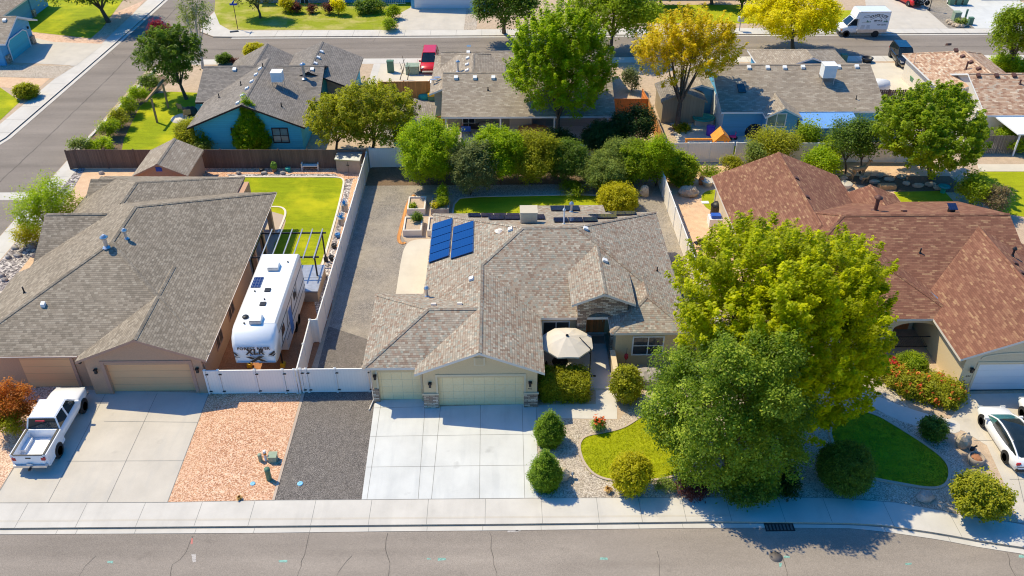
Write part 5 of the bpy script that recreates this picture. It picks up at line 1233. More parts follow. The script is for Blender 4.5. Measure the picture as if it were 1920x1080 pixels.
def side_strip(pts, wd=.05):
    for (y0,z0),(y1,z1) in zip(pts, pts[1:]):
        d = Vector((0,y1-y0,z1-z0)).normalized(); n_ = Vector((0,-d.z,d.y))*wd/2
        q.poly([Vector((-1.105,y0,z0))-n_, Vector((-1.105,y1,z1))-n_, Vector((-1.105,y1,z1))+n_, Vector((-1.105,y0,z0))+n_])
side_strip([(-.75,2.1),(-1.3,2.36),(-1.65,2.52),(-1.95,2.3),(-2.1,2.18)]); side_strip([(-1.95,2.45),(-2.2,2.4),(-2.65,2.12)])
side_strip([(.2,1.75),(-.6,1.75)], .03); side_strip([(-1.2,1.72),(-2.9,1.72)], .025)
for z in (1.25,1.35,1.45): side_strip([(.2,z),(-.25,z)], .025); side_strip([(-.45,z),(-.85,z)], .025)
side_strip([(.1,2.5),(-.55,2.64)], .05); side_strip([(.2,2.3),(-.6,2.46)], .05); side_strip([(.3,1.12),(-.2,1.12)],.05); side_strip([(-.45,1.12),(-.9,1.12)],.05)
q.done('artwork', M['graphic'], bt, local=True)
q = MB()
for y, z, hh in ((-.42,1.82,.28),(-.6,1.8,.22),(-.78,1.8,.16),(-2.45,1.82,.2),(-2.65,1.82,.3),(-2.8,1.8,.24)): q.poly([(-1.107,y+.1,z),(-1.107,y-.1,z),(-1.107,y,z+hh)])
q.done('artwork', M['graphic_green'], bt, local=True)
# --- fifth-wheel toy hauler
p = G(434.7,633,3.2); pr = G(521,626,3.2); r0 = G(489,477,3.75); r1 = G(561,474,3.75)
xl = (G(447,585,3.75)[0]+r0[0])/2; xr = (G(528,583,3.75)[0]+r1[0])/2
xc = (xl+xr)/2; hw = (xr-xl)/2; yf = G(478,684,1.6)[1]+.1; yb = r0[1]; Lr = yb-yf
rv = thing('travel_trailer', 'white fifth-wheel toy hauler trailer with black front graphics parked behind the gate', 'travel trailer', (xc, yf, 0.005))
def rvring(y, zb, zt, w_, rr=.12): return [(-w_,y,zb),(w_,y,zb),(w_,y,zt-rr),(w_-rr,y,zt),(-w_+rr,y,zt),(-w_,y,zt-rr)]
b = MB(); b.loft([rvring(.12,1.62,2.0,hw*.86,.05), rvring(0,1.68,2.75,hw*.93,.2), rvring(.12,1.7,3.2,hw*.97,.25), rvring(.4,1.7,3.55,hw,.25), rvring(.8,1.7,3.72,hw,.14), rvring(1.2,1.7,3.76,hw,.1)], 0, True); b.done('front_cap', M['car_white'], rv, local=True)
b = MB(); b.loft([rvring(1.203,1.7,3.755,hw*.999,.1), rvring(2.6,1.7,3.755,hw*.999,.1)]); b.loft([rvring(2.602,.55,3.757,hw,.1), rvring(Lr,.55,3.757,hw,.1)]); b.done('body', m_plain('trailer_siding', (0.66,0.62,0.58), 0.35, var=.02, coat=.3), rv, local=True)
b = MB(); b.box(-hw+.12, hw-.12, 1.15, Lr-.05, 3.759, 3.775); b.done('roof', M['white'], rv, local=True)
b = MB()
for z0, z1 in ((1.75,1.83),(2.9,2.97),(1.25,1.3)): b.box(hw+.002, hw+.012, 1.3 if z0 > 1.5 else 2.7, Lr, z0, z1)
for y0 in (1.6,3.2,4.6,6.2): b.raw([(hw+.014,y0,1.9),(hw+.014,y0+.12,1.9),(hw+.014,y0+.55,2.85),(hw+.014,y0+.4,2.85)], [(0,1,2,3)])
b.done('stripe', M['graphic'], rv, local=True)
for y0, z0 in ((1.9,2.2),(5.6,2.2)):
    b = MB(); b.box(hw+.003, hw+.02, y0, y0+.7, z0, z0+.55); b.done('window', M['car_glass'], rv, local=True)
b = MB(); b.box(hw+.003,hw+.018,3.9,4.6,.75,2.6); b.done('entry_door', M['graphic_blue'], rv, local=True)
for y0 in (5.2,6.05):
    for s in (-1,1): wheel(rv, s*(hw-.12), y0, .38, .24)
for s in (-1,1): b = MB(); b.box(*sorted((s*hw*.7,s*hw*.92)),1.5,1.8,0,.25); b.done('jack_pad', M['yellow'], rv, local=True)
b = MB()
for s in (-1,1): b.tube([(s*hw*.8,1.65,.2),(s*hw*.8,1.65,1.75)], .06, 6)
b.tube([(0,.7,1.7),(0,.7,1.1)], .1, 8); b.tube([(0,.7,1.7),(-.5,2.0,1.2)], .05, 5); b.done('landing_gear', M['black'], rv, local=True)
def rvp(px, py, z=3.775): g = G(px, py, z); return g[0]-xc, g[1]-yf
x, y = rvp(482.5,530); q = MB(); q.obox((x,y,3.80),(.6,1.15,.035)); q.done('solar_panel', M['solar_cell'], rv, local=True)
for px, py in ((514,503),(481,602)):
    x, y = rvp(px, py); q = MB(); q.raw([(x-.36,y-.35,3.776),(x+.36,y-.35,3.776),(x+.36,y+.4,3.776),(x-.36,y+.4,3.776),(x-.34,y-.3,4.02),(x+.34,y-.3,4.02),(x+.3,y+.3,4.08),(x-.3,y+.3,4.08)], [(3,2,1,0),(4,5,6,7),(1,2,6,5),(2,3,7,6),(3,0,4,7)]); q.done('air_conditioner', M['white'], rv, local=True)
    q = MB(); q.box(x-.35,x+.35,y-.36,y-.345,3.78,4.0); q.done('grille', M['flash'], rv, local=True)
for px, py in ((502,544.5),(493,570.5)):
    x, y = rvp(px, py); q = MB(); q.obox((x,y,3.81),(.36,.36,.06)); q.done('roof_hatch', M['dark_metal'], rv, local=True)
x, y = rvp(460.5,595.5); q = MB(); q.lathe([(.18,3.775),(.2,3.85),(.16,3.9),(.01,3.9)], (x,y,0), 14); q.done('roof_vent', M['dark_metal'], rv, local=True)
for px, py in ((478,547),(496,562),(540,492),(458,607)):
    x, y = rvp(px, py); q = MB(); q.lathe([(.05,3.77),(.05,3.86)], (x,y,0), 8); q.done('vent_pipe', M['dark_metal'], rv, local=True)
FACE = lambda x, z, y=-.035: Matrix(((1,0,0,x),(0,0,-1,y),(0,1,0,z),(0,0,0,1)))
k = hw/1.25*1.08
lettering('lettering', 'FOREST RIVER', .25*k, FACE(.03*k,2.80,-.06), M['graphic'], rv, 1.12, .008)
lettering('lettering', 'XLR', .50*k, FACE(.05*k,2.52), M['graphic'], rv, 1.1, .022, .12)
lettering('lettering', 'BOOST', .16*k, FACE(.08*k,2.29), M['graphic_blue'], rv, 1.4, .004)
q = MB()
def quad(pts, yy): q.poly([(x*k, yy, z) for x, z in pts])
quad([(-.36,1.74),(-.10,1.74),(.52,2.2),(.24,2.2)], -.03); quad([(-.52,2.16),(-.2,2.16),(-.02,2.03),(-.14,1.94)], -.028); quad([(.14,1.93),(.28,2.01),(.64,1.78),(.34,1.78)], -.028)
quad([(.72,2.25),(.92,2.25),(1.14,2.5),(1.10,2.62)], -.012); quad([(.68,2.18),(1.0,2.18),(1.16,2.38),(1.1,2.4),(.95,2.24)], -.012)
quad([(-1.14,2.5),(-1.05,2.5),(-.86,2.24),(-.98,2.24)], -.012); quad([(-1.1,2.2),(-.8,2.14),(-.8,2.1),(-1.08,2.12)], -.012)
q.done('emblem', M['graphic'], rv, local=True)
# ================================================================ yard things
def put(name, mb, mat, label, cat, group=None, **k):
    o = mb.done(name, mat, label=label, cat=cat, **k)
    if group: o['group'] = group
    return o
# cantilever umbrella in the entry court
ux, uy = 3.98, 41.75
um = thing('umbrella', 'open beige cantilever patio umbrella over the front courtyard', 'umbrella', (ux+1.45, uy-.35, .15))
mb = MB(); rimp = [(ux+1.68*math.cos(R(22.5+45*i)), uy+1.55*math.sin(R(22.5+45*i)), 2.25) for i in range(8)]; top = (ux, uy, 2.78)
for i in range(8):
    a, b = Vector(rimp[i]), Vector(rimp[(i+1) % 8]); m = (a+b)/2 + Vector((0,0,.03)); t = Vector(top); h1 = t.lerp(a,.5)+Vector((0,0,.05)); h2 = t.lerp(b,.5)+Vector((0,0,.05)); hm = (h1+h2)/2-Vector((0,0,.02))
    mb.poly([t,h1,hm]); mb.poly([t,hm,h2]); mb.poly([h1,a,m,hm]); mb.poly([hm,m,b,h2]); mb.poly([a,a-Vector((0,0,.1)),m-Vector((0,0,.1)),m]); mb.poly([m,m-Vector((0,0,.1)),b-Vector((0,0,.1)),b])
mb.done('canopy', M['canvas'], um)
mb = MB(); mb.lathe([(.02,2.9),(.09,2.84),(.09,2.78)], (ux,uy,0), 10); mb.done('finial', M['dark_metal'], um)
mb = MB()
for p_ in rimp: mb.tube([(ux,uy,2.7), (p_[0],p_[1],2.2)], .012, 4)
mb.done('rib', M['dark_metal'], um)
mb = MB(); bx, by = ux+1.42, uy-.75
mb.tube([(bx,by,.15),(bx,by,2.2),(bx-.1,by+.02,2.45)], .035, 8); mb.tube([(bx,by,2.3),(ux+.75,uy-.1,2.72)], .025, 6); mb.tube([(bx,by,1.9),(ux+.8,uy-.4,2.45)], .02, 6); mb.done('pole', M['dark_metal'], um)
mb = MB(); mb.box(bx-.4,bx+.4,by-.05,by+.05,.15,.2); mb.box(bx-.05,bx+.05,by-.4,by+.4,.15,.2); mb.done('base', M['dark_metal'], um)
def chair(x, y, z, rz, label, mat, group=None, wid=.55):
    t = thing('patio_chair', label, 'chair', (x,y,z), rz, group)
    q = MB(); q.box(-wid/2,wid/2,-.25,.25,.38,.44); q.done('seat', mat, t, local=True)
    q = MB(); q.obox((0,.27,.68), (wid,.05,.55), 0, 0, -.15); q.done('backrest', mat, t, local=True)
    for sx in (-1,1):
        for sy in (-1,1): q = MB(); q.tube([(sx*wid*.46,sy*.23,0),(sx*wid*.46,sy*.23,.38)], .02, 5); q.done('leg', M['dark_metal'], t, local=True)
    return t
def table(x, y, z, r, label, mat):
    t = thing('patio_table', label, 'table', (x,y,z)); q = MB(); q.lathe([(r,.68),(r,.72),(.01,.72)], (0,0,0), 16); q.done('tabletop', mat, t, local=True)
    for i in range(4): q = MB(); q.tube([(r*.7*math.cos(i*1.57),r*.7*math.sin(i*1.57),0),(r*.5*math.cos(i*1.57),r*.5*math.sin(i*1.57),.68)], .025, 5); q.done('leg', M['dark_metal'], t, local=True)
chair(2.9,41.0,.15,R(60),'dark metal chair in the shade under the beige umbrella', M['dark_metal'])
table(3.6,41.6,.15,.5,'small dark round table under the beige umbrella', M['dark_metal'])
mb = MB(); mb.box(5.5,6.7,44.2,44.95,.152,.17); put('door_mat', mb, M['brown_box'], 'dark mat on the slab before the wooden front door', 'mat')
# rocks
def rock(px, py, s, label, mat='boulder', seed=1, group=None, z=0):
    g = G(px, py); q = MB(); q.ball((g[0], g[1]+s[1]*.6, s[2]*.7), s, 0, 12, 8, .13, seed); return put('boulder', q, M[mat], label, 'boulder', group)
rock(1217,725,(1.0,.75,.55),'broad pale boulder by the house wall left of the big trees', 'boulder_grey', 3)
rock(1055,902,(.42,.35,.42),'reddish boulder beside the lower cone shrub', 'boulder', 5)
rock(1208,370,(.42,.35,.6),'upright tan boulder at the rear corner of the gravel yard', 'boulder', 6)
rock(1292,370,(.85,.6,.5),'large flat tan boulder beyond the vinyl fence near a round shrub', 'boulder', 7)
rock(1806,842,(.42,.36,.6),'pale upright boulder beside the driveway with the white sedan', 'boulder', 8)
rock(1735,942,(.45,.32,.35),'mottled grey rock at the kerb below the shaded lawn', 'boulder_grey', 9)
rock(1166,466,(.15,.15,.15),'small dark rock on the gravel beside the house eave', 'boulder_grey', 10) if False else None
rock(1236,466,(.2,.2,.18),'small dark rock on gravel right of the shingle roof', 'boulder_grey', 10)
rd = random.Random(11)
for i, (px, py) in enumerate(((190,327),(28,468),(33,482),(15,485),(62,482),(60,466),(3,520),(8,528),(530,327),(495,327),(447,327))):
    rock(px, py, (.2+.12*rd.random(),.18,.15), 'small dark rock on the pale soil beside the brown house', 'boulder_grey', 20+i, 'small yard rocks round the brown house')
for i, (px, py) in enumerate(((1582,338),(1618,338),(1640,345),(1668,340),(1700,348),(1722,352),(1745,350),(1760,356),(1690,335),(1650,333))):
    rock(px, py, (.3+.2*rd.random(),.25,.2), 'pale rock in the shaded bed behind the red roof', 'boulder', 40+i, 'rocks in the shaded bed')
# utility pedestals
def pedestal(px, py, w, h, mat, label, rnd=True, d=None):
    g = G(px, py); q = MB()
    if rnd: q.lathe([(w/2,0),(w/2*.95,h*.8),(w/2*1.05,h*.82),(w/2*1.0,h),(.01,h*1.02)], (g[0],g[1],0), 12)
    else: q.box(g[0]-w/2,g[0]+w/2,g[1]-(d or w)/2,g[1]+(d or w)/2,0,h*.9); q.box(g[0]-w/2-.03,g[0]+w/2+.03,g[1]-(d or w)/2-.03,g[1]+(d or w)/2+.03,h*.902,h)
    return put('utility_pedestal', q, mat, label, 'utility box')
pedestal(489,864,.22,.5,M['sage_box'],'short sage utility post at left on the orange gravel')
q = MB(); g = G(499,863); q.tube([(g[0],g[1],0),(g[0],g[1],.75)], .08, 8); q.lathe([(.085,.45),(.085,.6)], (g[0],g[1],0), 8, 1); put('marker_post', q, [M['white'], M['lamp_amber']], 'white and orange marker post between two sage utility posts', 'post')
pedestal(513,863,.42,.45,M['sage_box'],'squat sage utility box beside the gravel edging', False)
pedestal(505,899,.3,.85,M['green_box'],'taller dark green utility post on the orange gravel')
def disc(px, py, r, mat, label):
    g = G(px, py); q = MB(); q.lathe([(r,.005),(r,.03),(r*.35,.03),(r*.3,.02),(.01,.02)], (g[0],g[1],0), 16); put('valve_cover', q, mat, label, 'valve cover')
disc(563,907,.16,M['mark_blue'],'pale blue painted valve cover on the dark gravel'); disc(474,907,.14,M['mark_blue'],'pale blue painted valve cover on the orange gravel')
pedestal(733,135,.7,1.3,M['green_box'],'tall narrow green utility box on the far lot corner', False, .5)
pedestal(774,137,1.4,.95,M['sage_box'],'wide sage transformer box left of the red SUV', False, 1.1)
pedestal(1791,38,.8,1.1,M['sage_box'],'sage transformer box by the ring of rocks', False); pedestal(1809,37,.25,1.3,M['green_box'],'slim green utility post by the ring of rocks'); pedestal(1818,46,.5,.9,M['green_box'],'short green utility box at the kerb by the ring of rocks', False)
for i, (px, py) in enumerate(((1783,47),(1790,50),(1797,52),(1804,52),(1810,49),(1780,43))): rock(px, py, (.4,.3,.25), 'pale rock in the ring beside the transformer', 'boulder', 60+i, 'ring of rocks at the transformer')
# bushy branch props beside the red SUV
for i, (x0,y0,x1,y1) in enumerate(((755,138,760,105),(750,150,757,118),(764,150,768,120))):
    a, b = G(x0,y0), G(x1,y1,1.6); q = MB(); q.tube([(a[0],a[1],0),((a[0]+b[0])/2+.1,a[1]+.1,1.0),(a[0]+.1,a[1],2.0)], [.05,.04,.02], 5); q.tube([(a[0]+.05,a[1],1.1),(a[0]+.4,a[1],1.7)], .02, 4)
    put('bare_stick', q, M['bark'], 'bare brown stem standing between the utility boxes', 'stem', 'bare stems by the cedar gate')
# raised beds
def bed(cx, cy, label, w=1.45, l=2.1, mat=None, h=.55):
    t = thing('raised_bed', label, 'planter', (cx,cy,0)); q = MB(); k = .12
    for x0,x1,y0,y1 in ((-w/2,w/2,-l/2,-l/2+k),(-w/2,w/2,l/2-k,l/2),(-w/2,-w/2+k,-l/2+k,l/2-k),(w/2-k,w/2,-l/2+k,l/2-k)): q.box(x0,x1,y0,y1,0,h)
    q.done('frame', mat or M['fascia'], t, local=True)
    q = MB(); q.box(-w/2+k+.002,w/2-k-.002,-l/2+k+.002,l/2-k-.002,0,h-.12); q.done('soil', M['yard_dirt'], t, local=True); return t
def mid(*p): return sum(G(*q)[0] for q in p)/len(p), sum(G(*q)[1] for q in p)/len(p)
B1 = mid((768,398,0),(797,369,.5)); B2 = mid((813,399,0),(840,369,.5)); B3 = mid((760,441,0),(792,404,.5)); B4 = mid((806,440,0),(826,404,.5))
B1 = G(782,386,.25); B2 = G(826,386,.25); B3 = G(775,425,.25); B4 = G(820,425,.25)
bed(B1[0],B1[1],'cream raised garden bed with bare soil, farther from the roof'); bed(B2[0],B2[1],'grey raised garden bed full of tall leafy plants', 1.45, 2.1, M['boulder_grey']); bed(B3[0],B3[1],'cream raised garden bed with one round kale plant'); bed(B4[0],B4[1],'raised garden bed half hidden by the solar roof corner')
# bench and storage by the brown fence
g = G(582,319); t = thing('bench', 'white garden bench with ornate back against the brown fence', 'bench', (g[0],g[1]+.1,0))
q = MB(); q.box(-.75,.75,-.25,.25,.4,.46); q.done('seat', M['fascia'], t, local=True)
q = MB(); q.box(-.75,.75,.24,.3,.92,1.0); q.box(-.75,.75,.24,.3,.55,.61); q.box(-.75,-.68,.24,.3,.46,.92); q.box(.68,.75,.24,.3,.46,.92); q.done('backrest', M['fascia'], t, local=True)
q = MB()
for i in range(7): q.lathe([(.06,-.01),(.09,-.01),(.09,.01),(.06,.01)], (-.54+i*.18,.27,.76), 10, axis='y')
q.done('scrollwork', M['dark_metal'], t, local=True)
for s in (-1,1):
    q = MB(); q.box(s*.7-.04,s*.7+.04,-.22,-.14,0,.6); q.box(s*.7-.04,s*.7+.04,.2,.28,0,.5); q.box(s*.7-.04,s*.7+.04,-.22,.24,.6,.65); q.done('leg', M['fascia'], t, local=True)
g = G(655,328); t = thing('storage_shed', 'low beige resin storage shed with dark sloping lid in the fence corner', 'shed', (g[0],g[1]+.9,0), R(-8))
q = MB(); q.box(-1.05,1.05,-.6,.6,0,1.25); q.done('body', M['brown_box'], t, local=True)
q = MB(); q.raw([(-1.12,-.68,1.25),(1.12,-.68,1.25),(1.12,.66,1.6),(-1.12,.66,1.6),(-1.12,-.68,1.33),(1.12,-.68,1.33),(1.12,.66,1.68),(-1.12,.66,1.68)], [(3,2,1,0),(4,5,6,7),(0,1,5,4),(1,2,6,5),(2,3,7,6),(3,0,4,7)]); q.done('lid', M['flash'], t, local=True)
q = MB(); q.box(-.01,.01,-.615,-.602,.1,1.15); q.box(-.12,.12,-.64,-.602,.75,.82); q.done('latch', M['black'], t, local=True)
# sheds
def shed(name, label, x0, x1, y0, y1, hw_, hr, roofm, wallm, axis='y', oh=.2):
    t = House(name, label, ((x0+x1)/2,(y0+y1)/2), roofm, wallm, wallm); t.root['category'] = 'shed'
    t.block(x0, x1, y0, y1, hw_, (hr-hw_)/((x1-x0)/2 if axis == 'y' else (y1-y0)/2), axis, 'gable', 'gable', oh, oh, caps=True); t.finish(); return t
sh = shed('garden_shed', 'brown garden shed with shingle roof beside the board fence', -30.2, -25.6, 64.2, 69.0, 2.0, 3.1, M['shingle_taupe'], M['brown_stucco'])
q = MB(); q.box(-28.15,-27.65,64.37,64.395,2.35,2.75); q.done('gable_vent', M['blue_plastic'], sh.root)
shed('garden_shed', 'tan board shed behind the yellow tree trunk', 15.4, 19.8, 78.0, 82.5, 2.3, 3.2, M['shingle_slate'], M['tan_siding'])
shed('garden_shed', 'grey roofed shed left of the covered patio', -10.0, -6.0, 73.4, 78.0, 2.0, 2.75, M['shingle_taupe'], M['blue_siding'])
shed('lean_to_shed', 'little grey-roofed white shed squeezed between the house and vinyl fence', 11.75, 13.55, 45.5, 48.3, 1.7, 2.1, M['shingle_slate'], M['white_stucco'])
q = MB(); g = G(1285,492)
for i in range(3):
    for j in range(2): q.box(g[0]-.5+i*.32, g[0]-.22+i*.32, g[1]-.2, g[1]+.2, j*.2, j*.2+.19)
put('block_stack', q, M['brown_box'], 'stack of hollow tan concrete blocks beside the vinyl fence', 'blocks')
# pergola frame, hot tub
t = thing('pergola', 'dark metal pergola frame of open bars behind the trailer', 'pergola', (-15.5, 53.5, 0))
pa = [G(508,444,2.5), G(590,445,2.5)]; y0 = 51.2; x0, x1 = -17.4, -13.0; y1 = 54.4
for x, y in ((x0,y0),(x1,y0),(x0,y1),(x1,y1)):
    q = MB(); q.box(x-.05,x+.05,y-.05,y+.05,0,2.42); q.lathe([(.16,0),(.16,.35),(.06,.4)], (x,y,0), 10); q.done('post', M['dark_metal'], t)
q = MB()
for y in (y0,y1): q.box(x0-.3,x1+.3,y-.04,y+.04,2.42,2.52)
for x in (x0,x1): q.box(x-.04,x+.04,y0,y1,2.36,2.42)
q.done('beam', M['dark_metal'], t)
for i in range(7):
    q = MB(); x = x0+(x1-x0)*i/6; q.box(x-.035,x+.035,y0-.35,y1+.4,2.522,2.6); q.done('rafter', M['flash'], t)
t = thing('hot_tub', 'grey hot tub with padded cover under the pergola corner', 'hot tub', (-13.7, 50.9, 0))
q = MB(); q.box(-1.0,1.0,-1.6,1.6,0,.8); q.done('cabinet', M['brown_box'], t, local=True)
q = MB(); q.box(-1.05,1.05,-1.65,-.02,.802,.92); q.box(-1.05,1.05,.02,1.65,.802,.92); q.done('cover', M['flash'], t, local=True)
# blue glass flowers on stone stands, pots along the fence
for i, (px, py) in enumerate(((647,388),(641,414))):
    g = G(px, py+6); t = thing('glass_flower', ('blue spiky glass ornament farther along the fence','blue spiky glass ornament nearer the pergola')[i], 'ornament', (g[0],g[1],0))
    q = MB(); q.lathe([(.3,0),(.26,.5),(.32,.55),(.01,.56)], (0,0,0), 8, sm=False); q.done('stand', M['boulder_grey'], t, local=True)
    q = MB(); rd2 = random.Random(i)
    for k in range(34):
        a = rd2.uniform(0,6.28); e = rd2.uniform(-.1,1.4); l = rd2.uniform(.3,.5); q.tube([(0,0,.6),(l*math.cos(a)*math.cos(e),l*math.sin(a)*math.cos(e),.65+l*math.sin(e))], [.03,.008], 4)
    q.done('petals', M['glass_art'], t, local=True)
for i, (px, py, lb) in enumerate(((634,445,'dark blue glazed pot nearest the glass ornaments'),(627,465,'dark pot with yellow-green plant along the vinyl fence'),(622,487,'dark pot with pale agave along the vinyl fence'))):
    g = G(px, py); t = thing('plant_pot', lb, 'pot', (g[0],g[1],0)); q = MB(); q.lathe([(.14,0),(.22,.26),(.19,.34),(.15,.34),(.14,.28),(.01,.28)], (0,0,0), 12); q.done('pot', (M['graphic_blue'],M['dark_metal'],M['dark_metal'])[i], t, local=True)
for i, (px, py, lb, mt) in enumerate(((492,323,'small dark pot left of the green sprout by the board fence','dark_metal'),(515,322,'terracotta pot with upright green sprout by the board fence','terra'),(541,321,'teal pot left of the white bench','teal_plastic'))):
    g = G(px, py); t = thing('plant_pot', lb, 'pot', (g[0],g[1],0)); q = MB(); q.lathe([(.15,0),(.24,.35),(.01,.33)], (0,0,0), 12); q.done('pot', M[mt], t, local=True)
    if i == 1: q = MB(); q.ball((0,0,.6),(.28,.28,.4),0,10,7,.2,3); q.done('plant', m_plain('sprout',(0.12,0.22,0.02),.8,var=.4,scale=12), t, local=True)
# right yard of the red-roofed house
g = G(1326,348); t = thing('planter', 'round stone planter behind the red-roofed house', 'planter', (g[0],g[1],0)); q = MB(); q.lathe([(.35,0),(.5,.45),(.55,.5),(.45,.5),(.4,.4),(.01,.4)], (0,0,0), 14); q.done('bowl', M['pot_stone'], t, local=True)
q = MB(); g = G(1314,346); q.ball((g[0],g[1],.35),(.25,.2,.4),0,10,7,.15,2); put('garden_statue', q, M['terra'], 'small terracotta figure beside the round stone planter', 'statue')
q = MB(); g = G(1243,365); q.tube([(g[0]-.0,g[1],0),(g[0],g[1],1.1)], .08, 8); put('marker_post', q, M['white'], 'short white post at the end of the vinyl fence', 'post')
q = MB(); g = G(1348,420); q.box(g[0]-.9,g[0]+.9,g[1]-.5,g[1]+.4,0,.7); put('work_table', q, M['white'], 'white topped table against the red-roofed house wall', 'table')
q = MB(); q.box(g[0]-.75,g[0]+.0,g[1]-.35,g[1]+.15,.702,.95); put('storage_tub', q, M['blue_plastic'], 'blue plastic tub on the white table', 'tub')
q = MB(); g2 = G(1352,402); q.lathe([(.5,0),(.5,.8),(.55,.85),(.3,1.1),(.01,1.15)], (g2[0]-.4,g2[1],0), 12); put('barbecue', q, M['black'], 'black covered barbecue by the red-roofed house wall', 'barbecue')
g = G(1312,468); chair(g[0]-.1,g[1]+.3,0,R(200),'black framed chair folded against the vinyl fence', M['dark_metal'])
q = MB(); g = G(1322,380); q.box(g[0]-.3,g[0]+.3,g[1]-.2,g[1]+.2,.016,.05); put('stepping_stone', q, M['white'], 'square white slab on the little lawn by the red roof', 'slab')
g = G(1827,868); t = thing('planter_barrel', 'half barrel planter beside the spreading pine', 'planter', (g[0],g[1],0)); q = MB(); q.lathe([(.38,0),(.45,.3),(.42,.5),(.36,.5),(.36,.4),(.01,.4)], (0,0,0), 14); q.done('barrel', M['brown_box'], t, local=True)
q = MB(); q.ball((0,0,.42),(.3,.3,.1),0,8,5,.2,1); q.done('soil', M['terra'], t, local=True)
q = MB(); g = G(1822,845); q.ball((g[0],g[1],.15),(.15,.12,.15),0,8,6,.1,1); q.tube([(g[0],g[1],.2),(g[0]+.2,g[1],.4)], .05, 5); put('garden_ornament', q, M['dark_metal'], 'small dark bird ornament beside the pale upright boulder', 'ornament')
q = MB(); g = G(1073,896); q.tube([(g[0],g[1],0),(g[0],g[1],.3)], .03, 6); q.lathe([(.1,.3),(.12,.36),(.02,.42)], (g[0],g[1],0), 10); put('path_light', q, M['flash'], 'little path light on the gravel by the lower cone shrub', 'path light')
g = G(1172,692); q = MB(); q.lathe([(.06,.8),(.13,.95),(.13,1.15),(.05,1.25)], (g[0],g[1],0), 10); q.tube([(g[0],g[1],0),(g[0],g[1],1.7)], .015, 5, 1); put('bird_feeder', q, [M['lamp_red'], M['dark_metal']], 'red hummingbird feeder on a pole by the courtyard wall', 'feeder')
# deer statues
def deer(px, py, label, s=1.0, antl=True, rz=0.0):
    g = G(px, py); t = thing('deer_statue', label, 'statue', (g[0],g[1],0), rz); q = MB()
    def T(*p): return [(a*s,b*s,c*s) for a,b,c in p]
    q.tube(T((-.62,0,.92),(-.5,0,.98),(-.2,0,.95),(.2,0,.97),(.45,0,1.02),(.62,0,1.2),(.74,0,1.45),(.80,0,1.55)), [s*k_ for k_ in (.06,.19,.2,.22,.2,.14,.09,.07)], 10)
    q.tube(T((.76,0,1.56),(.9,0,1.56),(1.08,0,1.48)), [s*.1,s*.09,s*.05], 8)
    for sy in (-1,1):
        q.tube(T((.42,sy*.1,.95),(.44,sy*.1,.55),(.42,sy*.1,.5),(.44,sy*.1,0)), [s*k_ for k_ in (.1,.05,.045,.03)], 6)
        q.tube(T((-.48,sy*.1,.98),(-.38,sy*.11,.66),(-.56,sy*.11,.45),(-.52,sy*.11,0)), [s*k_ for k_ in (.13,.08,.045,.03)], 6)
        q.tube(T((.76,sy*.05,1.62),(.72,sy*.2,1.72)), [s*.05,s*.02], 5)
    q.tube(T((-.64,0,.98),(-.72,0,.85)), [s*.05,s*.03], 5); q.done('body', M['deer_hide'], t, local=True)
    if antl:
        q = MB()
        for sy in (-1,1):
            q.tube(T((.78,sy*.05,1.62),(.7,sy*.25,1.85),(.85,sy*.35,2.15)), [s*.03,s*.025,s*.012], 5); q.tube(T((.71,sy*.23,1.83),(.9,sy*.25,2.0)), s*.018, 4); q.tube(T((.76,sy*.3,1.98),(.62,sy*.38,2.2)), s*.016, 4)
        q.done('antlers', M['mark_white'], t, local=True)
deer(1607,336,'standing buck statue with pale antlers behind the red roof', 1.05, True, R(15)); deer(1621,343,'small lying fawn statue beside the antlered buck', .5, False, R(20))
q = MB(); g = G(1585,352); q.lathe([(.4,0),(.55,.4),(.5,.45),(.01,.4)], (g[0],g[1],0), 12); put('planter', q, M['pot_stone'], 'pale oval planter at the corner of the red roof', 'planter')
q = MB(); g = G(1662,354); q.box(g[0]-.7,g[0]+.7,g[1]-.3,g[1]+.3,0,.4); put('planter', q, M['wood'], 'low wooden trough in the shaded bed behind the red roof', 'planter')
q = MB(); g = G(1767,361); q.lathe([(.2,0),(.2,.5),(.5,.6),(.45,.55),(.01,.5)], (g[0],g[1],0), 12); put('bird_bath', q, M['teal_plastic'], 'teal bird bath at the shaded lawn corner', 'bird bath')
# swing set
g = G(1347,291); sx, sy = g[0], 71.3
t = thing('swing_set', 'orange timber play tower with roof, swings and railing', 'swing set', (sx, sy, 0))
for ax in (-.55,.55):
    for ay in (-.5,.5): q = MB(); q.box(sx+ax-.06,sx+ax+.06,sy+ay-.06,sy+ay+.06,0,1.7); q.done('post', M['wood_orange'], t)
q = MB(); q.box(sx-.6,sx+.6,sy-.56,sy+.56,.45,.53); q.done('deck', M['wood_orange'], t)
q = MB()
for i in range(8): q.box(sx-.55+i*.15,sx-.47+i*.15,sy-.62,sy-.592,.45,1.0)
q.box(sx-.6,sx+.6,sy-.66,sy-.622,.98,1.07); q.box(sx-.6,sx+.6,sy-.62,sy-.59,.38,.46)
q.done('railing', M['wood_orange'], t)
q = MB(); q.vprism([(sx-.72,1.68),(sx+.72,1.68),(sx,2.42)], 'y', sy-.62, sy-.58); q.raw([(sx-.8,sy-.75,1.65),(sx,sy-.75,2.5),(sx,sy+.75,2.5),(sx-.8,sy+.75,1.65)], [(0,1,2,3)]); q.raw([(sx+.8,sy-.75,1.65),(sx,sy-.75,2.5),(sx,sy+.75,2.5),(sx+.8,sy+.75,1.65)], [(3,2,1,0)])
q.done('tower_roof', M['wood_orange'], t)
q = MB(); q.box(sx-3.2,sx-.55,sy-.08,sy+.08,1.5,1.65); q.done('beam', M['wood_orange'], t)
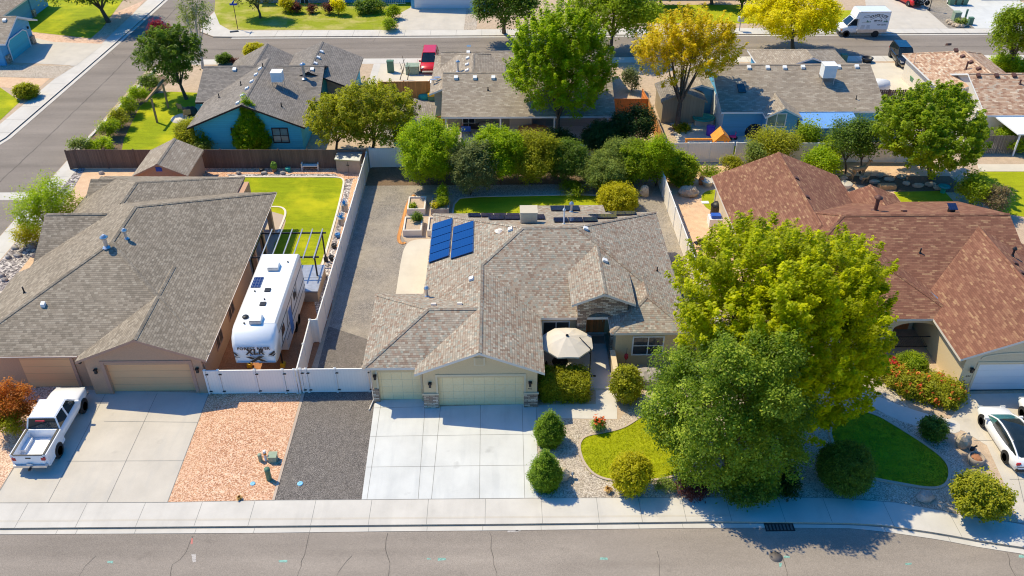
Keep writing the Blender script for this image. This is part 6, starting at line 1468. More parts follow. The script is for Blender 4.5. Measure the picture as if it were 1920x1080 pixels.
for s in (-1,1): q = MB(); q.tube([(sx-3.0,sy,1.58),(sx-3.3,sy+s*.8,0)], .07, 5); q.done('leg', M['wood_orange'], t)
for x, mt in ((-2.4,'glass_art'),(-1.75,'purple'),(-1.1,'yellow')):
    q = MB(); q.box(sx+x-.22,sx+x+.22,sy-.1,sy+.1,.4,.5); o = q.done('swing_seat', M[mt], t)
    for k in (-.2,.2): q = MB(); q.tube([(sx+x+k,sy,.45),(sx+x+k,sy,1.52)], .012, 4); q.done('chain', M['metal'], o)
# toys and clutter by the blue-grey house
def blob(px, py, s, mat, label, name, cat, z=0, seed=0, jit=.12):
    g = G(px, py); q = MB(); q.ball((g[0],g[1],s[2]+z), s, 0, 10, 7, jit, seed); return put(name, q, M[mat], label, cat)
q = MB(); g = G(1318,232); q.box(g[0]-.9,g[0]+.9,g[1]-.5,g[1]+.5,0,.55); q.lathe([(1.05,.56),(1.1,.7),(.9,.7),(.85,.6),(.01,.6)], (g[0],g[1],0), 18, 1, sy=.8); put('water_table', q, [M['tan_plastic'], M['teal_plastic']], 'teal rimmed play water table near the yellow tree', 'play table')
q = MB(); g = G(1331,253); q.lathe([(.35,0),(.42,.9),(.01,.9)], (g[0],g[1],0), 12); put('storage_bin', q, M['purple'], 'dark blue bin beside the play tower roof', 'bin')
for px, py, mt, nm in ((1373,262,'pink','pink toy trike'),(1381,251,'purple','purple toy car')):
    g = G(px, py); t = thing('toy_trike', nm + ' by the blue-grey house wall', 'toy', (g[0],g[1],0)); q = MB(); q.box(-.3,.3,-.15,.15,.25,.42); q.tube([(.2,0,.4),(.25,0,.75)], .03, 5); q.tube([(.25,-.2,.75),(.25,.2,.75)], .025, 5); q.done('frame', M[mt], t, local=True)
    for ax, ay in ((.3,0),(-.25,.2),(-.25,-.2)): q = MB(); q.lathe([(.01,-.04),(.17,-.04),(.17,.04),(.01,.04)], (ax,ay,.17), 12, axis='y'); q.done('wheel', M['black'], t, local=True)
q = MB(); g = G(1411,254); q.lathe([(.75,.05),(.85,.35),(.75,.75),(.4,1.15),(.01,1.25)], (g[0],g[1],0), 14); put('covered_grill', q, M['black'], 'large black covered grill against the blue-grey wall', 'grill')
q = MB(); g = G(1503,252); q.lathe([(.4,0),(.45,.7),(.2,.9),(.01,.92)], (g[0],g[1],0), 12); put('garden_barrel', q, M['terra'], 'terracotta barrel at the corner of the pale blue awning', 'barrel')
g = G(1505,262); table(g[0],g[1],0,.7,'dark round table in front of the pale blue awning', M['dark_metal'])
q = MB(); g = G(1540,285); q.box(g[0]-.6,g[0]+.4,g[1]-.5,g[1]+.5,.0,.5); put('storage_chest', q, M['teal_plastic'], 'teal chest half hidden among trees below the awning', 'chest')
# covered patio clutter
for i, (px, py, mt, lb) in enumerate(((874,252,'blue_plastic','bright blue patio chair at the covered patio edge'),(889,247,'dark_metal','dark patio chair beside the bright blue chair'),(1113,247,'graphic_blue','navy patio seat under the deep shaded eave'))):
    g = G(px, py); chair(g[0],g[1],0.02,R(180),lb,M[mt],None,.9)
g = G(862,248); t = thing('bicycle', 'small red bicycle leaning on the covered patio', 'bicycle', (g[0],g[1],.02), R(20))
for s in (-.4,.4): q = MB(); q.lathe([(.26,-.02),(.3,-.02),(.3,.02),(.26,.02),(.26,-.02)], (s,0,.3), 16, axis='y'); q.done('wheel', M['tyre'], t, local=True)
q = MB(); q.tube([(-.4,0,.3),(0,0,.35),(.3,0,.7),(.4,0,.3)], .03, 5); q.tube([(0,0,.35),(-.1,0,.75)], .03, 5); q.tube([(.3,-.2,.85),(.28,0,.7),(.3,.2,.85)], .02, 5); q.done('frame', M['car_red'], t, local=True)
for i, (px, py, s, mt, lb) in enumerate(((905,245,(.5,.4,.4),'flash','pile of grey bags left of the patio window'),(918,244,(.6,.4,.45),'boulder_grey','pale heaped cushions on the covered patio'),(932,245,(.45,.4,.35),'sage_box','sage storage tub on the covered patio'))): blob(px, py, s, mt, lb, 'storage_bag', 'bag', .02, i)
blob(1000,252,(1.6,.7,.5),'terra','reddish covered mound beneath the tall green tree','covered_mound','mound',0,4)
q = MB(); g = G(754,178); q.lathe([(.38,0),(.42,.95),(.45,1.0),(.38,1.0),(.01,.9)], (g[0],g[1],0), 14); put('bin', q, M['flash'], 'grey round bin beside the orange cedar gate', 'bin')
q = MB(); g = G(798,184); q.lathe([(.75,0),(.8,.3),(.6,.5),(.01,.55)], (g[0],g[1],0), 14, sy=.7); put('turtle_sandbox', q, M['teal_plastic'], 'teal domed sandbox left of the yellow toy bin', 'sandbox')
q = MB(); g = G(814,187); q.box(g[0]-.6,g[0]+.6,g[1]-.4,g[1]+.4,0,.5); q.box(g[0]-.6,g[0]+.6,g[1]-.4,g[1]+.4,.502,.75,1); put('toy_bin', q, [M['green_box'], M['yellow']], 'green toy bin with yellow lid by the grey house wall', 'bin')
q = MB(); g = G(812,170); q.box(g[0]-.5,g[0]+.5,g[1]-.4,g[1]+.4,0,1.0); put('appliance', q, M['white'], 'white appliance against the grey house wall', 'appliance')
q = MB(); g = G(745,184); q.ball((g[0],g[1],.4),(.9,.6,.4),0,10,6,.2,5); put('tarp_heap', q, M['black'], 'dark tarp heap beneath the yellow-green trees', 'heap')
q = MB(); g = G(757,193); q.obox((g[0],g[1],.5),(1.6,.25,.08),.5,0,0,.3); put('folded_slide', q, M['white'], 'white and blue slide lying by the dark tarp heap', 'slide')
q = MB(); g = G(746,243); q.lathe([(.35,0),(.45,.7),(.3,.9),(.01,.95)], (g[0],g[1],0), 12); put('rain_barrel', q, M['teal_plastic'], 'teal barrel under the yellow-green trees', 'barrel')
# bins
def bin_(px, py, label, mat='bin_green', group=None):
    g = G(px, py); t = thing('wheeled_bin', label, 'bin', (g[0],g[1],0), 0, group); q = MB(); q.loft([[(-.28,-.3,.05),(.28,-.3,.05),(.28,.3,.05),(-.28,.3,.05)],[(-.36,-.4,1.0),(.36,-.4,1.0),(.36,.38,1.0),(-.36,.38,1.0)]]); q.done('body', M['green_box'], t, local=True)
    q = MB(); q.box(-.38,.38,-.43,.42,1.002,1.08); q.done('lid', M[mat], t, local=True)
    for s in (-1,1): q = MB(); q.lathe([(.01,-.03),(.13,-.03),(.13,.03),(.01,.03)], (s*.27,.33,.13), 10, axis='x'); q.done('wheel', M['tyre'], t, local=True)
bin_(1711,163,'green wheeled bin with bright lid beside the dark picket gate')
for px, lb in ((1782,'leftmost of the three dark green bins by the cedar gate'),(1795,'middle one of the three dark green bins by the cedar gate'),(1807,'rightmost of the three dark green bins by the cedar gate')): bin_(px, 9, lb, 'green_box', 'green bins by the cedar gate')
q = MB(); g = G(1625,116); q.lathe([(.45,0),(.6,.35),(.65,.5),(.55,.5),(.5,.3),(.01,.3)], (g[0],g[1],0), 16); put('fire_bowl', q, M['dark_metal'], 'round dark bowl on the walk left of the black SUV', 'bowl')
q = MB(); g = G(1580,118); q.box(g[0]-.3,g[0]+.3,g[1]-.3,g[1]+.3,0,1.0); put('wheeled_bin', q, M['green_box'], 'green bin at the corner of the taupe roof near the walk', 'bin')
q = MB(); g = G(1648,178); q.lathe([(1.1,0),(1.15,.9),(1.0,1.3),(.01,1.5)], (g[0],g[1]+.5,0), 18, sy=.7); put('propane_tank', q, M['white'], 'white rounded tank beside the slanting brown fence', 'tank')
for px, py, lb in ((1853,249,'metal water heater cabinet by the off-white wall'),):
    q = MB(); g = G(px, py); q.lathe([(.4,0),(.4,1.3),(.3,1.45),(.01,1.5)], (g[0],g[1],0), 14); put('water_tank', q, M['rust_metal'], lb, 'tank')
# sign, lamp, mailbox
g = G(446,55); t = thing('street_sign', 'blue street name sign on a brown post at the corner', 'street sign', (g[0],g[1],0)); q = MB(); q.tube([(0,0,0),(0,0,2.9)], .045, 6); q.done('post', M['rust_metal'], t, local=True)
q = MB(); q.box(-.45,.45,-.02,.02,2.92,3.15); q.obox((0,0,3.28),(.04,.9,.23)); q.done('sign_panel', M['sign_blue'], t, local=True)
g = G(1742,20); t = thing('lamp_post', 'thin black lamp post beside the red SUV driveway', 'lamp post', (g[0],g[1],0)); q = MB(); q.lathe([(.12,0),(.1,.3),(.05,.4),(.05,2.6)], (0,0,0), 10); q.done('post', M['black'], t, local=True)
q = MB(); q.lathe([(.1,2.6),(.18,2.7),(.16,3.0),(.05,3.15)], (0,0,0), 10); q.done('lantern', M['dark_metal'], t, local=True)
g = G(1386,58); t = thing('mailbox', 'pale mailbox on a post between the two yellow trees', 'mailbox', (g[0],g[1],0)); q = MB(); q.tube([(0,0,0),(0,0,1.2)], .06, 6); q.done('post', M['flash'], t, local=True); q = MB(); q.box(-.35,.35,-.25,.25,1.2,1.75); q.done('box', M['lamp_clear'], t, local=True)
q = MB(); g = G(445,58); q.obox((g[0]-.3,g[1]-.3,.05),(1.0,.35,.09),.3); put('kerb_grate', q, M['black'], 'dark grate on the far corner walk by the street sign', 'grate')
# back-left yard
t = thing('arbor_swing_frame', 'weathered timber swing frame on the side lawn', 'swing frame', (-33.2,81,0))
pa, pb = G(295,230), G(316,203)
for p_ in (pa,pb): q = MB(); q.box(p_[0]-.08,p_[0]+.08,p_[1]-.08,p_[1]+.08,0,2.5); q.done('post', M['wood'], t)
q = MB(); q.obox(((pa[0]+pb[0])/2-.2,(pa[1]+pb[1])/2,2.6),(.18,abs(pb[1]-pa[1])+1.8,.2),math.atan2(-(pb[0]-pa[0]),pb[1]-pa[1])); q.done('beam', M['wood'], t)
for i, (px, py, lb) in enumerate(((343,210,'brown wooden chair farther from the cone tree'),(352,221,'brown wooden chair nearer the round shrub'))): g = G(px, py); chair(g[0],g[1],.03,R(150+i*60),lb,M['wood'],None,.7)
blob(360,216,(.7,.6,.45),'black','black covered barbecue at the blue house corner','covered_barbecue','barbecue',0,2)
# ================================================================ trees and shrubs
LF = {}
def lf(k, a, b, tr=.42, t=None): LF[k] = m_leaf('leaf_'+k, a, b, tr, t)
lf('lime', (0.43,0.48,0.005), (0.82,0.80,0.010), 0.62, (0.91,0.96,0.008))
lf('maple', (0.17,0.26,0.018), (0.56,0.64,0.07), 0.52, (0.57,0.78,0.039))
lf('mid', (0.25,0.36,0.014), (0.54,0.62,0.025), 0.58, (0.55,0.68,0.013))
lf('bright', (0.32,0.47,0.010), (0.62,0.74,0.018), 0.60, (0.60,0.73,0.013))
lf('dark', (0.12,0.20,0.025), (0.30,0.42,0.045), 0.52, (0.26,0.42,0.016))
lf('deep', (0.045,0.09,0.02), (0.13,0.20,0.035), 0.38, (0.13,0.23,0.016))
lf('olive', (0.34,0.36,0.02), (0.62,0.60,0.04), 0.56, (0.65,0.65,0.016))
lf('gold', (0.82,0.58,0.015), (0.96,0.77,0.03), 0.60, (0.97,0.97,0.019))
lf('goldgreen', (0.52,0.50,0.015), (0.78,0.70,0.025), 0.56, (0.91,0.81,0.016))
lf('yellow', (0.88,0.74,0.006), (0.98,0.90,0.012), 0.60, (0.97,0.97,0.007))
lf('orange', (0.48,0.17,0.03), (0.78,0.34,0.05), 0.48, (0.97,0.34,0.019))
lf('sage', (0.21,0.29,0.05), (0.42,0.51,0.11), 0.48, (0.55,0.62,0.117))
lf('greyolive', (0.17,0.21,0.06), (0.33,0.38,0.13), 0.42, (0.39,0.42,0.130))
lf('purple', (0.20,0.018,0.035), (0.40,0.04,0.06), 0.48, (0.52,0.03,0.052))
lf('maroon', (0.14,0.05,0.04), (0.28,0.11,0.08), 0.42, (0.34,0.09,0.052))
lf('flower', (0.80,0.14,0.04), (0.88,0.36,0.09), 0.40, (0.97,0.26,0.039))
lf('rose', (0.75,0.03,0.05), (0.85,0.10,0.10), 0.40, (0.97,0.07,0.065))
lf('pine', (0.36,0.38,0.018), (0.62,0.58,0.04), 0.48, (0.52,0.55,0.026))
lf('cone', (0.20,0.33,0.02), (0.40,0.52,0.04), 0.48, (0.33,0.49,0.026))
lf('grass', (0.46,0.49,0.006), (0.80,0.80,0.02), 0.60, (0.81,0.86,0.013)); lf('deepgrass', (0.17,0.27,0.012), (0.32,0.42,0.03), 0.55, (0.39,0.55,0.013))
lf('brownish', (0.24,0.18,0.09), (0.40,0.32,0.16), 0.42, (0.42,0.31,0.117))
def foliage(name, blobs, n, leaf, mat, parent=None, cr=.45, per=45, up=.6, el=1.0, shell=.45, seed=0, ctint=.20, lean=.75, low=.35, asp=.55, tuft=None, tw=.2, sunny=1.0):
    rg = np.random.default_rng(seed)
    B = np.array(blobs, float); w = (B[:,3]*B[:,4]*B[:,5])**(2/3); nc = max(4, int(n/per)); k = int(nc*1.9)
    idx = rg.choice(len(B), k, p=w/w.sum()); d = rg.normal(size=(k,3)); d /= np.linalg.norm(d, axis=1)[:,None]
    keep = (d[:,2] > -low) | (rg.random(k) < .35); idx, d = idx[keep], d[keep]; k = len(d)
    r = 1 - rg.random(k)**1.6*(1-shell)
    c = B[idx,:3] + d*r[:,None]*B[idx,3:]
    q = np.full(k, 9.)
    for j in range(len(B)):
        v = np.linalg.norm((c-B[j,:3])/B[j,3:], axis=1); v[idx == j] = 9; q = np.minimum(q, v)
    keep = (q > .78) | (rg.random(k) < .18); c, d = c[keep][:nc], d[keep][:nc]; nc = len(c)
    tint = np.clip(.45 + rg.normal(size=nc)*ctint, 0, 1)
    ax = d + np.array([0,0,up]); ax /= np.linalg.norm(ax, axis=1)[:,None]
    m = int(n); ci = rg.integers(0, nc, m)
    s0 = rg.normal(size=(m,3))*cr*.5; al = (s0*ax[ci]).sum(1); s0 += ax[ci]*(al*(el-1))[:,None]
    if tuft:
        u = rg.random(m)**.8; L_ = tuft*(.7+.6*rg.random(nc))[ci]; ga = rg.normal(size=(m,3)); ga -= ax[ci]*(ga*ax[ci]).sum(1)[:,None]
        s0 = ax[ci]*((u-.35)*L_)[:,None] + ga*(tw*(1.1-.85*u))[:,None]
    p = c[ci] + s0; p[:,2] = np.maximum(p[:,2], 0.03)
    nn = ax[ci]*lean*.7 + rg.normal(size=(m,3))*.5 + np.array([-.40,.22,.68])*sunny; nn /= np.linalg.norm(nn, axis=1)[:,None]
    t = np.cross(nn, rg.normal(size=(m,3))); t /= np.linalg.norm(t, axis=1)[:,None]; b = np.cross(nn, t)
    sz = (leaf*.5*(.65+.7*rg.random(m)))[:,None]
    V = np.empty((m,4,3)); V[:,0] = p+t*sz; V[:,1] = p+b*sz*asp+nn*sz*.18; V[:,2] = p-t*sz; V[:,3] = p-b*sz*asp+nn*sz*.18
    if parent is not None:
        r_ = parent
        while r_.parent is not None: r_ = r_.parent
        V -= np.array(r_.location)
    lt = np.clip(tint[ci] + rg.normal(size=m)*.13, 0, 1)
    me = bpy.data.meshes.new(name); me.vertices.add(4*m); me.vertices.foreach_set('co', V.reshape(-1).astype(np.float32))
    me.loops.add(4*m); me.loops.foreach_set('vertex_index', np.arange(4*m, dtype=np.int32))
    me.polygons.add(m); me.polygons.foreach_set('loop_start', np.arange(0,4*m,4,dtype=np.int32))
    me.materials.append(mat); at = me.attributes.new('tint', 'FLOAT', 'POINT'); at.data.foreach_set('value', np.repeat(lt,4).astype(np.float32))
    me.update(calc_edges=True); me.validate()
    o = bpy.data.objects.new(name, me); COL.objects.link(o)
    if parent is not None: o.parent = parent
    return o
def area(a, b, c): p = 1.6075; return 4*math.pi*(((a*b)**p+(a*c)**p+(b*c)**p)/3)**(1/p)
def autoblobs(cx, cy, cz, rx, ry, rz, k, seed, spread=.52, sz=(.42,.6)):
    rd = random.Random(seed); out = [(cx,cy,cz,rx*.66,ry*.66,rz*.72)]
    for i in range(k):
        a = 2*math.pi*(i+rd.random()*.6)/k*1.618*2; e = rd.uniform(-.55,.95); q = math.sqrt(max(0,1-e*e)); s = rd.uniform(*sz)
        f = (1-s)*.97
        out.append((cx+rx*f*q*math.cos(a), cy+ry*f*q*math.sin(a), cz+rz*f*e, rx*s, ry*s, rz*s*.92))
    return out
def limbs(root, base, blobs, r, mat, hf=.35, seed=0, nmax=9):
    rd = random.Random(seed); mb = MB(); b0 = Vector(base); c0 = Vector(blobs[0][:3]); h = c0.z
    fork = b0.lerp(Vector((c0.x, c0.y, h)), .42); fork.z = h*hf
    mb.tube([b0, b0.lerp(fork,.5)+Vector((rd.uniform(-.08,.08),rd.uniform(-.08,.08),0)), fork], [r*1.25, r, r*.85], 9)
    for i, q in enumerate(blobs[:nmax]):
        e = Vector(q[:3]) + Vector((0,0,q[5]*.3)); m = fork.lerp(e,.5) + Vector((rd.uniform(-.2,.2),rd.uniform(-.2,.2),-.1))
        mb.tube([fork, m, e], [r*.55, r*.3, r*.08], 6)
        for k in range(3):
            a = m.lerp(e, rd.uniform(.1,.7)); o = Vector((rd.uniform(-1,1)*q[3]*.7, rd.uniform(-1,1)*q[4]*.7, rd.uniform(.1,.8)*q[5])); mb.tube([a, a+o*.5+Vector((0,0,.08)), a+o], [r*.16, r*.1, r*.03], 4)
    return mb.done('trunk', mat, root)
def veg(name, label, cat, base, top, x0, x1, mat, leaf=.16, zb=.1, k=7, cover=2.0, ym=None, cr=.4, up=.6, el=1.0, trunk=None, bark=None, seed=0, spread=.5, ryf=.92, group=None, hf=.35, zfix=.97, crown=None, Yc=None, bl=None, per=45, **kw):
    g = G(*base); Y = g[1] if Yc is None else Yc; ym = (top+base[1])/2 if ym is None else ym
    l, r = YP(x0, ym, Y)[0], YP(x1, ym, Y)[0]; zt = YP((x0+x1)/2, top, Y)[1]*zfix
    rx = (r-l)/2; cx = (l+r)/2; rz = (zt-zb)/2; cz = (zt+zb)/2
    bl = bl or (autoblobs(cx, Y, cz, rx, rx*ryf, rz, k, seed) if k else [(cx,Y,cz,rx,rx*ryf,rz)])
    n = area(rx, rx*ryf, rz)*cover/(.275*leaf*leaf)
    root = thing(name, label, cat, (g[0], g[1], 0), 0, group)
    foliage(crown or ('crown' if trunk else 'foliage'), bl, n, leaf, LF[mat], root, cr, seed=seed, up=up, el=el, per=per, **kw)
    if trunk: limbs(root, (g[0], g[1], 0), bl, trunk, bark or M['bark'], hf, seed)
    else:
        mb = MB()
        for i in range(4): mb.tube([(g[0],g[1],0),(cx+rx*.4*math.cos(i*1.7),Y+rx*.35*math.sin(i*1.7),cz*1.1)], [.035,.012], 4)
        mb.done('stem', bark or M['bark'], root)
    return root, (cx, Y, cz, rx, rx*ryf, rz)
# --- the two great front trees
def bigtree(label, base, blobs, n, leaf, mat, tr, seed, **kw):
    root = thing('shade_tree', label, 'tree', (*base, 0)); foliage('crown', blobs, n, leaf, LF[mat], root, seed=seed, **kw); limbs(root, (*base,0), blobs, tr, M['bark'], .3, seed, 14); return root
b1 = autoblobs(15.2, 38.0, 7.5, 6.1, 5.2, 5.5, 18, 4, sz=(.28,.44)) + [(17.6,36.0,3.6,2.6,2.2,2.6),(15.8,34.9,3.4,2.4,1.9,2.5),(19.0,37.2,5.0,2.2,2.0,2.2)]
bigtree('largest yellow-green tree with upright tufted shoots at right of the solar-panel house', (15.6,37.2), b1, 125000, .205, 'lime', .28, 1, sunny=1.7, per=75, up=1.1, tuft=1.25, tw=.23, shell=.45, ctint=.24)
b2 = autoblobs(11.9, 33.9, 5.2, 4.8, 3.9, 5.2, 22, 9, sz=(.24,.40)) + [(11.3,31.9,2.5,2.5,1.5,2.1),(13.6,32.2,2.6,2.4,1.6,2.2)]
bigtree('dark green bushy tree overhanging the sidewalk in front of the yellow-green tree', (12.4,33.4), b2, 100000, .15, 'maple', .22, 2, cr=.42, per=85, up=.5, el=1.0, shell=.45, ctint=.30, low=.8)
# --- front gardens
def cone(label, base, top, x0, x1, mat='cone', leaf=.09, n=16000, seed=0, pts=None, cat='shrub', name='cone_shrub'):
    g = G(*base); Y = g[1]; l, r = YP(x0,(base[1]*.7+top*.3),Y)[0], YP(x1,(base[1]*.7+top*.3),Y)[0]; zt = YP((x0+x1)/2, top, Y)[1]; R_ = (r-l)/2; cx = (l+r)/2
    pr = pts or [(.78,.12),(1.0,.34),(.88,.52),(.62,.7),(.36,.84),(.14,.95)]
    root = thing(name, label, cat, (cx, Y, 0)); foliage('foliage', [(cx,Y,zt*z,R_*q*.96,R_*q*.92,zt*.16) for q,z in pr], n, leaf, LF[mat], root, cr=.16, per=30, up=1.5, el=1.4, shell=.85, seed=seed, ctint=.16, low=.9)
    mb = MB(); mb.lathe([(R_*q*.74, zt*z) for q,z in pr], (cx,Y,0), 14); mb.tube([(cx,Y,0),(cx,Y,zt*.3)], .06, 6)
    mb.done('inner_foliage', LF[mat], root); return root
cone('small pointed cone shrub at the top of the walk beside the driveway', (1030,829), 776, 1001, 1058, seed=3)
cone('larger pointed cone shrub by the driveway edge with a boulder beside it', (1022,911), 852, 991, 1053, seed=4, n=20000)
def ballshrub(label, base, top, x0, x1, mat, leaf=.12, n=9000, seed=0, name='round_shrub', rz=None, cov=3.2, flat=1.0, cr=.22, **kw):
    g = G(*base); Y = g[1]; ym = (top+base[1])/2; l, r = YP(x0,ym,Y)[0], YP(x1,ym,Y)[0]; R_ = (r-l)/2; cx = (l+r)/2; zt = YP(cx and (x0+x1)/2, top, Y)[1]*.86
    zt = max(zt, R_*.8); cz = zt*.52; n = int(area(R_,R_,zt*.5)*cov/(.275*leaf*leaf)); Yc = Y + R_*.55
    root = thing(name, label, 'shrub', (cx, Yc, 0)); foliage('foliage', [(cx,Yc,cz,R_*.97,R_*.93,zt*.5)] + [(cx+R_*.25*math.cos(a),Yc+R_*.25*math.sin(a),cz*1.02,R_*.75,R_*.75,zt*.47) for a in (0.5,2.6,4.7)] + [(cx+R_*.5*math.cos(seed*1.3+j*1.9),Yc+R_*.5*math.sin(seed*1.3+j*1.9),cz*(.75+.25*((seed+j)%3)),R_*.5,R_*.5,zt*.26) for j in range(4)], n, leaf, LF[mat], root, cr=cr, per=30, up=.4, shell=.84, seed=seed, low=.8, **kw)
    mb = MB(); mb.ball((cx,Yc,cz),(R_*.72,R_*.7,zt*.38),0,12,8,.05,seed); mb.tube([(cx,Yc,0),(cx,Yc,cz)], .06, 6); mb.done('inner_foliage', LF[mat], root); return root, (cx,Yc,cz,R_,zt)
ballshrub('golden clipped ball shrub at the sidewalk below the front lawn', (1186,932), 866, 1150, 1222, 'goldgreen', .12, seed=5)
ballshrub('leafy rounded shrub where the entry walk bends', (1177,760), 694, 1148, 1206, 'olive', .14, seed=6)
ballshrub('large dark green ball shrub shaded beside the right lawn', (1595,932), 855, 1546, 1648, 'dark', .11, seed=7)
ballshrub('small dark ball shrub by the driveway of the white sedan', (1757,828), 792, 1735, 1780, 'dark', .11, seed=8)
ballshrub('round mid-green shrub in front of the arched porch', (1717,706), 675, 1690, 1745, 'mid', .11, seed=9)
root, bb = veg('spreading_pine', 'sprawling yellow-green dwarf pine at the right driveway corner', 'shrub', (1845,962), 872, 1787, 1900, 'pine', .15, .05, 8, 2.6, cr=.22, up=1.3, el=1.7, seed=10, zfix=.72, shell=.7, per=30)
# clipped hedge
hx0, hx1, hy0, hy1 = 2.35, 5.05, 38.75, 40.6
root = thing('hedge', 'boxy clipped hedge between the garage and the entry walk', 'hedge', ((hx0+hx1)/2,(hy0+hy1)/2,0)); bl = []
for i in range(5):
    for j in range(3):
        for z in (.4,1.05): bl.append((hx0+.35+i*.52, hy0+.35+j*.58, z, .42,.4,.42))
foliage('foliage', bl, 30000, .11, LF['olive'], root, cr=.22, per=30, up=.4, shell=.8, seed=12, low=.9)
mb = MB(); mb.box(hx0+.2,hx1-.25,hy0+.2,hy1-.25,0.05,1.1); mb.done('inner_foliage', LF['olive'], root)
# daylily with flowers
def grassclump(name, label, base, r, h, mat, seed=0, cat='plant', n=260, fl=None, nf=60):
    g = G(*base); root = thing(name, label, cat, (g[0],g[1],0)); rg = random.Random(seed); mb = MB()
    for i in range(n):
        a = rg.uniform(0,6.28); q = rg.uniform(.3,1)*r; hh = h*rg.uniform(.6,1); c, s = math.cos(a), math.sin(a); w = .025
        p0 = Vector((g[0]+c*.08,g[1]+s*.08,0)); p1 = Vector((g[0]+c*q*.55,g[1]+s*q*.55,hh)); p2 = Vector((g[0]+c*q,g[1]+s*q,hh*.72)); t = Vector((-s,c,0))*w
        mb.poly([p0-t,p0+t,p1+t,p1-t]); mb.poly([p1-t,p1+t,p2])
    mb.done('leaves', mat, root)
    if fl: foliage('blossoms', [(g[0],g[1],h*1.0,r*.65,r*.6,h*.25)], nf, .16, LF[fl], root, cr=.1, per=4, seed=seed)
    return root
M['blade'] = m_plain('grass_blade', (0.20,0.30,0.02), .7, var=.3, scale=8); M['blade_dry'] = m_plain('dry_blade', (0.55,0.33,0.10), .8, var=.25, scale=8)
grassclump('daylily', 'daylily clump with red-orange flowers beside the entry path', (1121,806), .62, .75, M['blade'], 3, 'flower', 300, 'flower', 70)
grassclump('grass_tuft', 'dry orange grass tuft left of the golden ball shrub', (1140,922), .3, .3, M['blade_dry'], 4, 'plant', 120)
grassclump('grass_tuft', 'small pale tuft at the edge of the orange gravel near the sidewalk', (449,936), .22, .2, M['blade_dry'], 5, 'plant', 50)
veg('barberry_shrub', 'low dark reddish shrub at the foot of the dark green tree', 'shrub', (1300,920), 885, 1262, 1335, 'maroon', .1, .03, 5, 1.2, cr=.25, seed=21, zfix=.7)
veg('ground_shrub', 'low silvery shrub right of the golden ball shrub', 'shrub', (1252,918), 895, 1228, 1270, 'sage', .09, .03, 4, 1.2, cr=.2, seed=22, zfix=.7)
veg('nandina_shrub', 'orange-red leafed shrub beside the white pickup', 'shrub', (18,790), 703, -34, 62, 'orange', .12, .15, 9, 1.3, cr=.3, seed=23, zfix=.85, Yc=37.3)
root, bb = veg('nandina_shrub', 'green lower growth of the orange shrub left of the pickup', 'shrub', (14,800), 752, -30, 50, 'olive', .12, .1, 6, 1.3, cr=.3, seed=24, zfix=.85, Yc=36.7)
# rose bank in front of the porch
rb = []
for (px, py, r_, h_) in ((1668,706,.9,.75),(1690,722,1.0,.8),(1712,735,1.0,.85),(1738,742,1.0,.9),(1765,752,1.0,.85),(1780,745,.8,.8),(1752,728,.8,.7)):
    g = G(px, py); rb.append((g[0],g[1],h_*.6,r_,r_*.9,h_*.75))
root = thing('rose_bank', 'wide bank of shrubs with orange-red flowers before the arched porch', 'shrub', (rb[2][0],rb[2][1],0))
foliage('foliage', rb, 15000, .14, LF['olive'], root, cr=.3, per=40, seed=31, low=.7); foliage('blossoms', [(x,y,z+.1,a*.95,b*.95,c) for x,y,z,a,b,c in rb], 520, .17, LF['flower'], root, cr=.12, per=4, seed=32, shell=.95)
foliage('red_blossoms', [(rb[0][0]-.2,rb[0][1]+.4,.95,.6,.5,.3)], 110, .17, LF['rose'], root, cr=.12, per=5, seed=33, shell=.9)
mb = MB(); [mb.tube([(x,y,0),(x+.2,y,z+.3)], .05, 5) for x,y,z,a,b,c in rb]; mb.done('stem', M['bark'], root)
# left of the brown house
veg('feathery_tree', 'feathery bright green tree at the street corner of the brown house', 'tree', (95,452), 330, 30, 150, 'bright', .15, .5, 9, 1.3, cr=.4, up=1.2, el=1.9, trunk=.09, seed=41, ym=395)
veg('grass_shrub', 'low yellow-green shrub at the foot of the feathery tree', 'shrub', (48,458), 414, 24, 78, 'goldgreen', .13, .05, 5, 1.5, cr=.3, up=1.4, el=1.8, seed=42)
# hedge of shrubs at the rear of the main lot
R_ = 'shrubs along the rear vinyl fence'
for i, (lb, b, t, x0, x1, mt, lf_, kw) in enumerate((
 ('deep shaded shrub between the sage shrub and the dark evergreen',(1135,300),232,1100,1165,'deep',.15,{}),
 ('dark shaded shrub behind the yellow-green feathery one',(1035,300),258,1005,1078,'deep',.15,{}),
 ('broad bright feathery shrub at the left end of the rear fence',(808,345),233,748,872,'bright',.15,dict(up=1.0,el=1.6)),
 ('grey-olive shrub between two bright shrubs on the rear fence',(882,366),270,848,926,'greyolive',.14,{}),
 ('leafy bright shrub right of the grey-olive one',(938,346),248,880,985,'bright',.16,{}),
 ('yellow-green feathery shrub behind the roof cooler',(995,345),258,955,1045,'olive',.15,dict(up=1.1,el=1.6)),
 ('dark yew-like shrub in the middle gap of the rear hedge',(1062,345),268,1035,1092,'dark',.13,{}),
 ('pale sage low shrub right of the dark gap',(1128,357),300,1090,1168,'sage',.13,dict(up=.8)),
 ('pale grey-green shrub rising behind the sage shrub',(1165,335),262,1135,1200,'sage',.14,{}),
 ('rounded dark-leafed shrub near the right end of the rear fence',(1185,348),275,1160,1225,'mid',.15,{}),
 ('yellow-green arching shrub at the right end of the rear fence',(1230,350),262,1200,1252,'bright',.15,dict(up=1.0,el=1.7)))):
    veg('shrub', lb, 'shrub', b, t-12, x0-12, x1+12, mt, lf_, .05, 12, 2.6, cr=.36, seed=50+i, group=R_, ym=(t+b[1])/2, **kw)
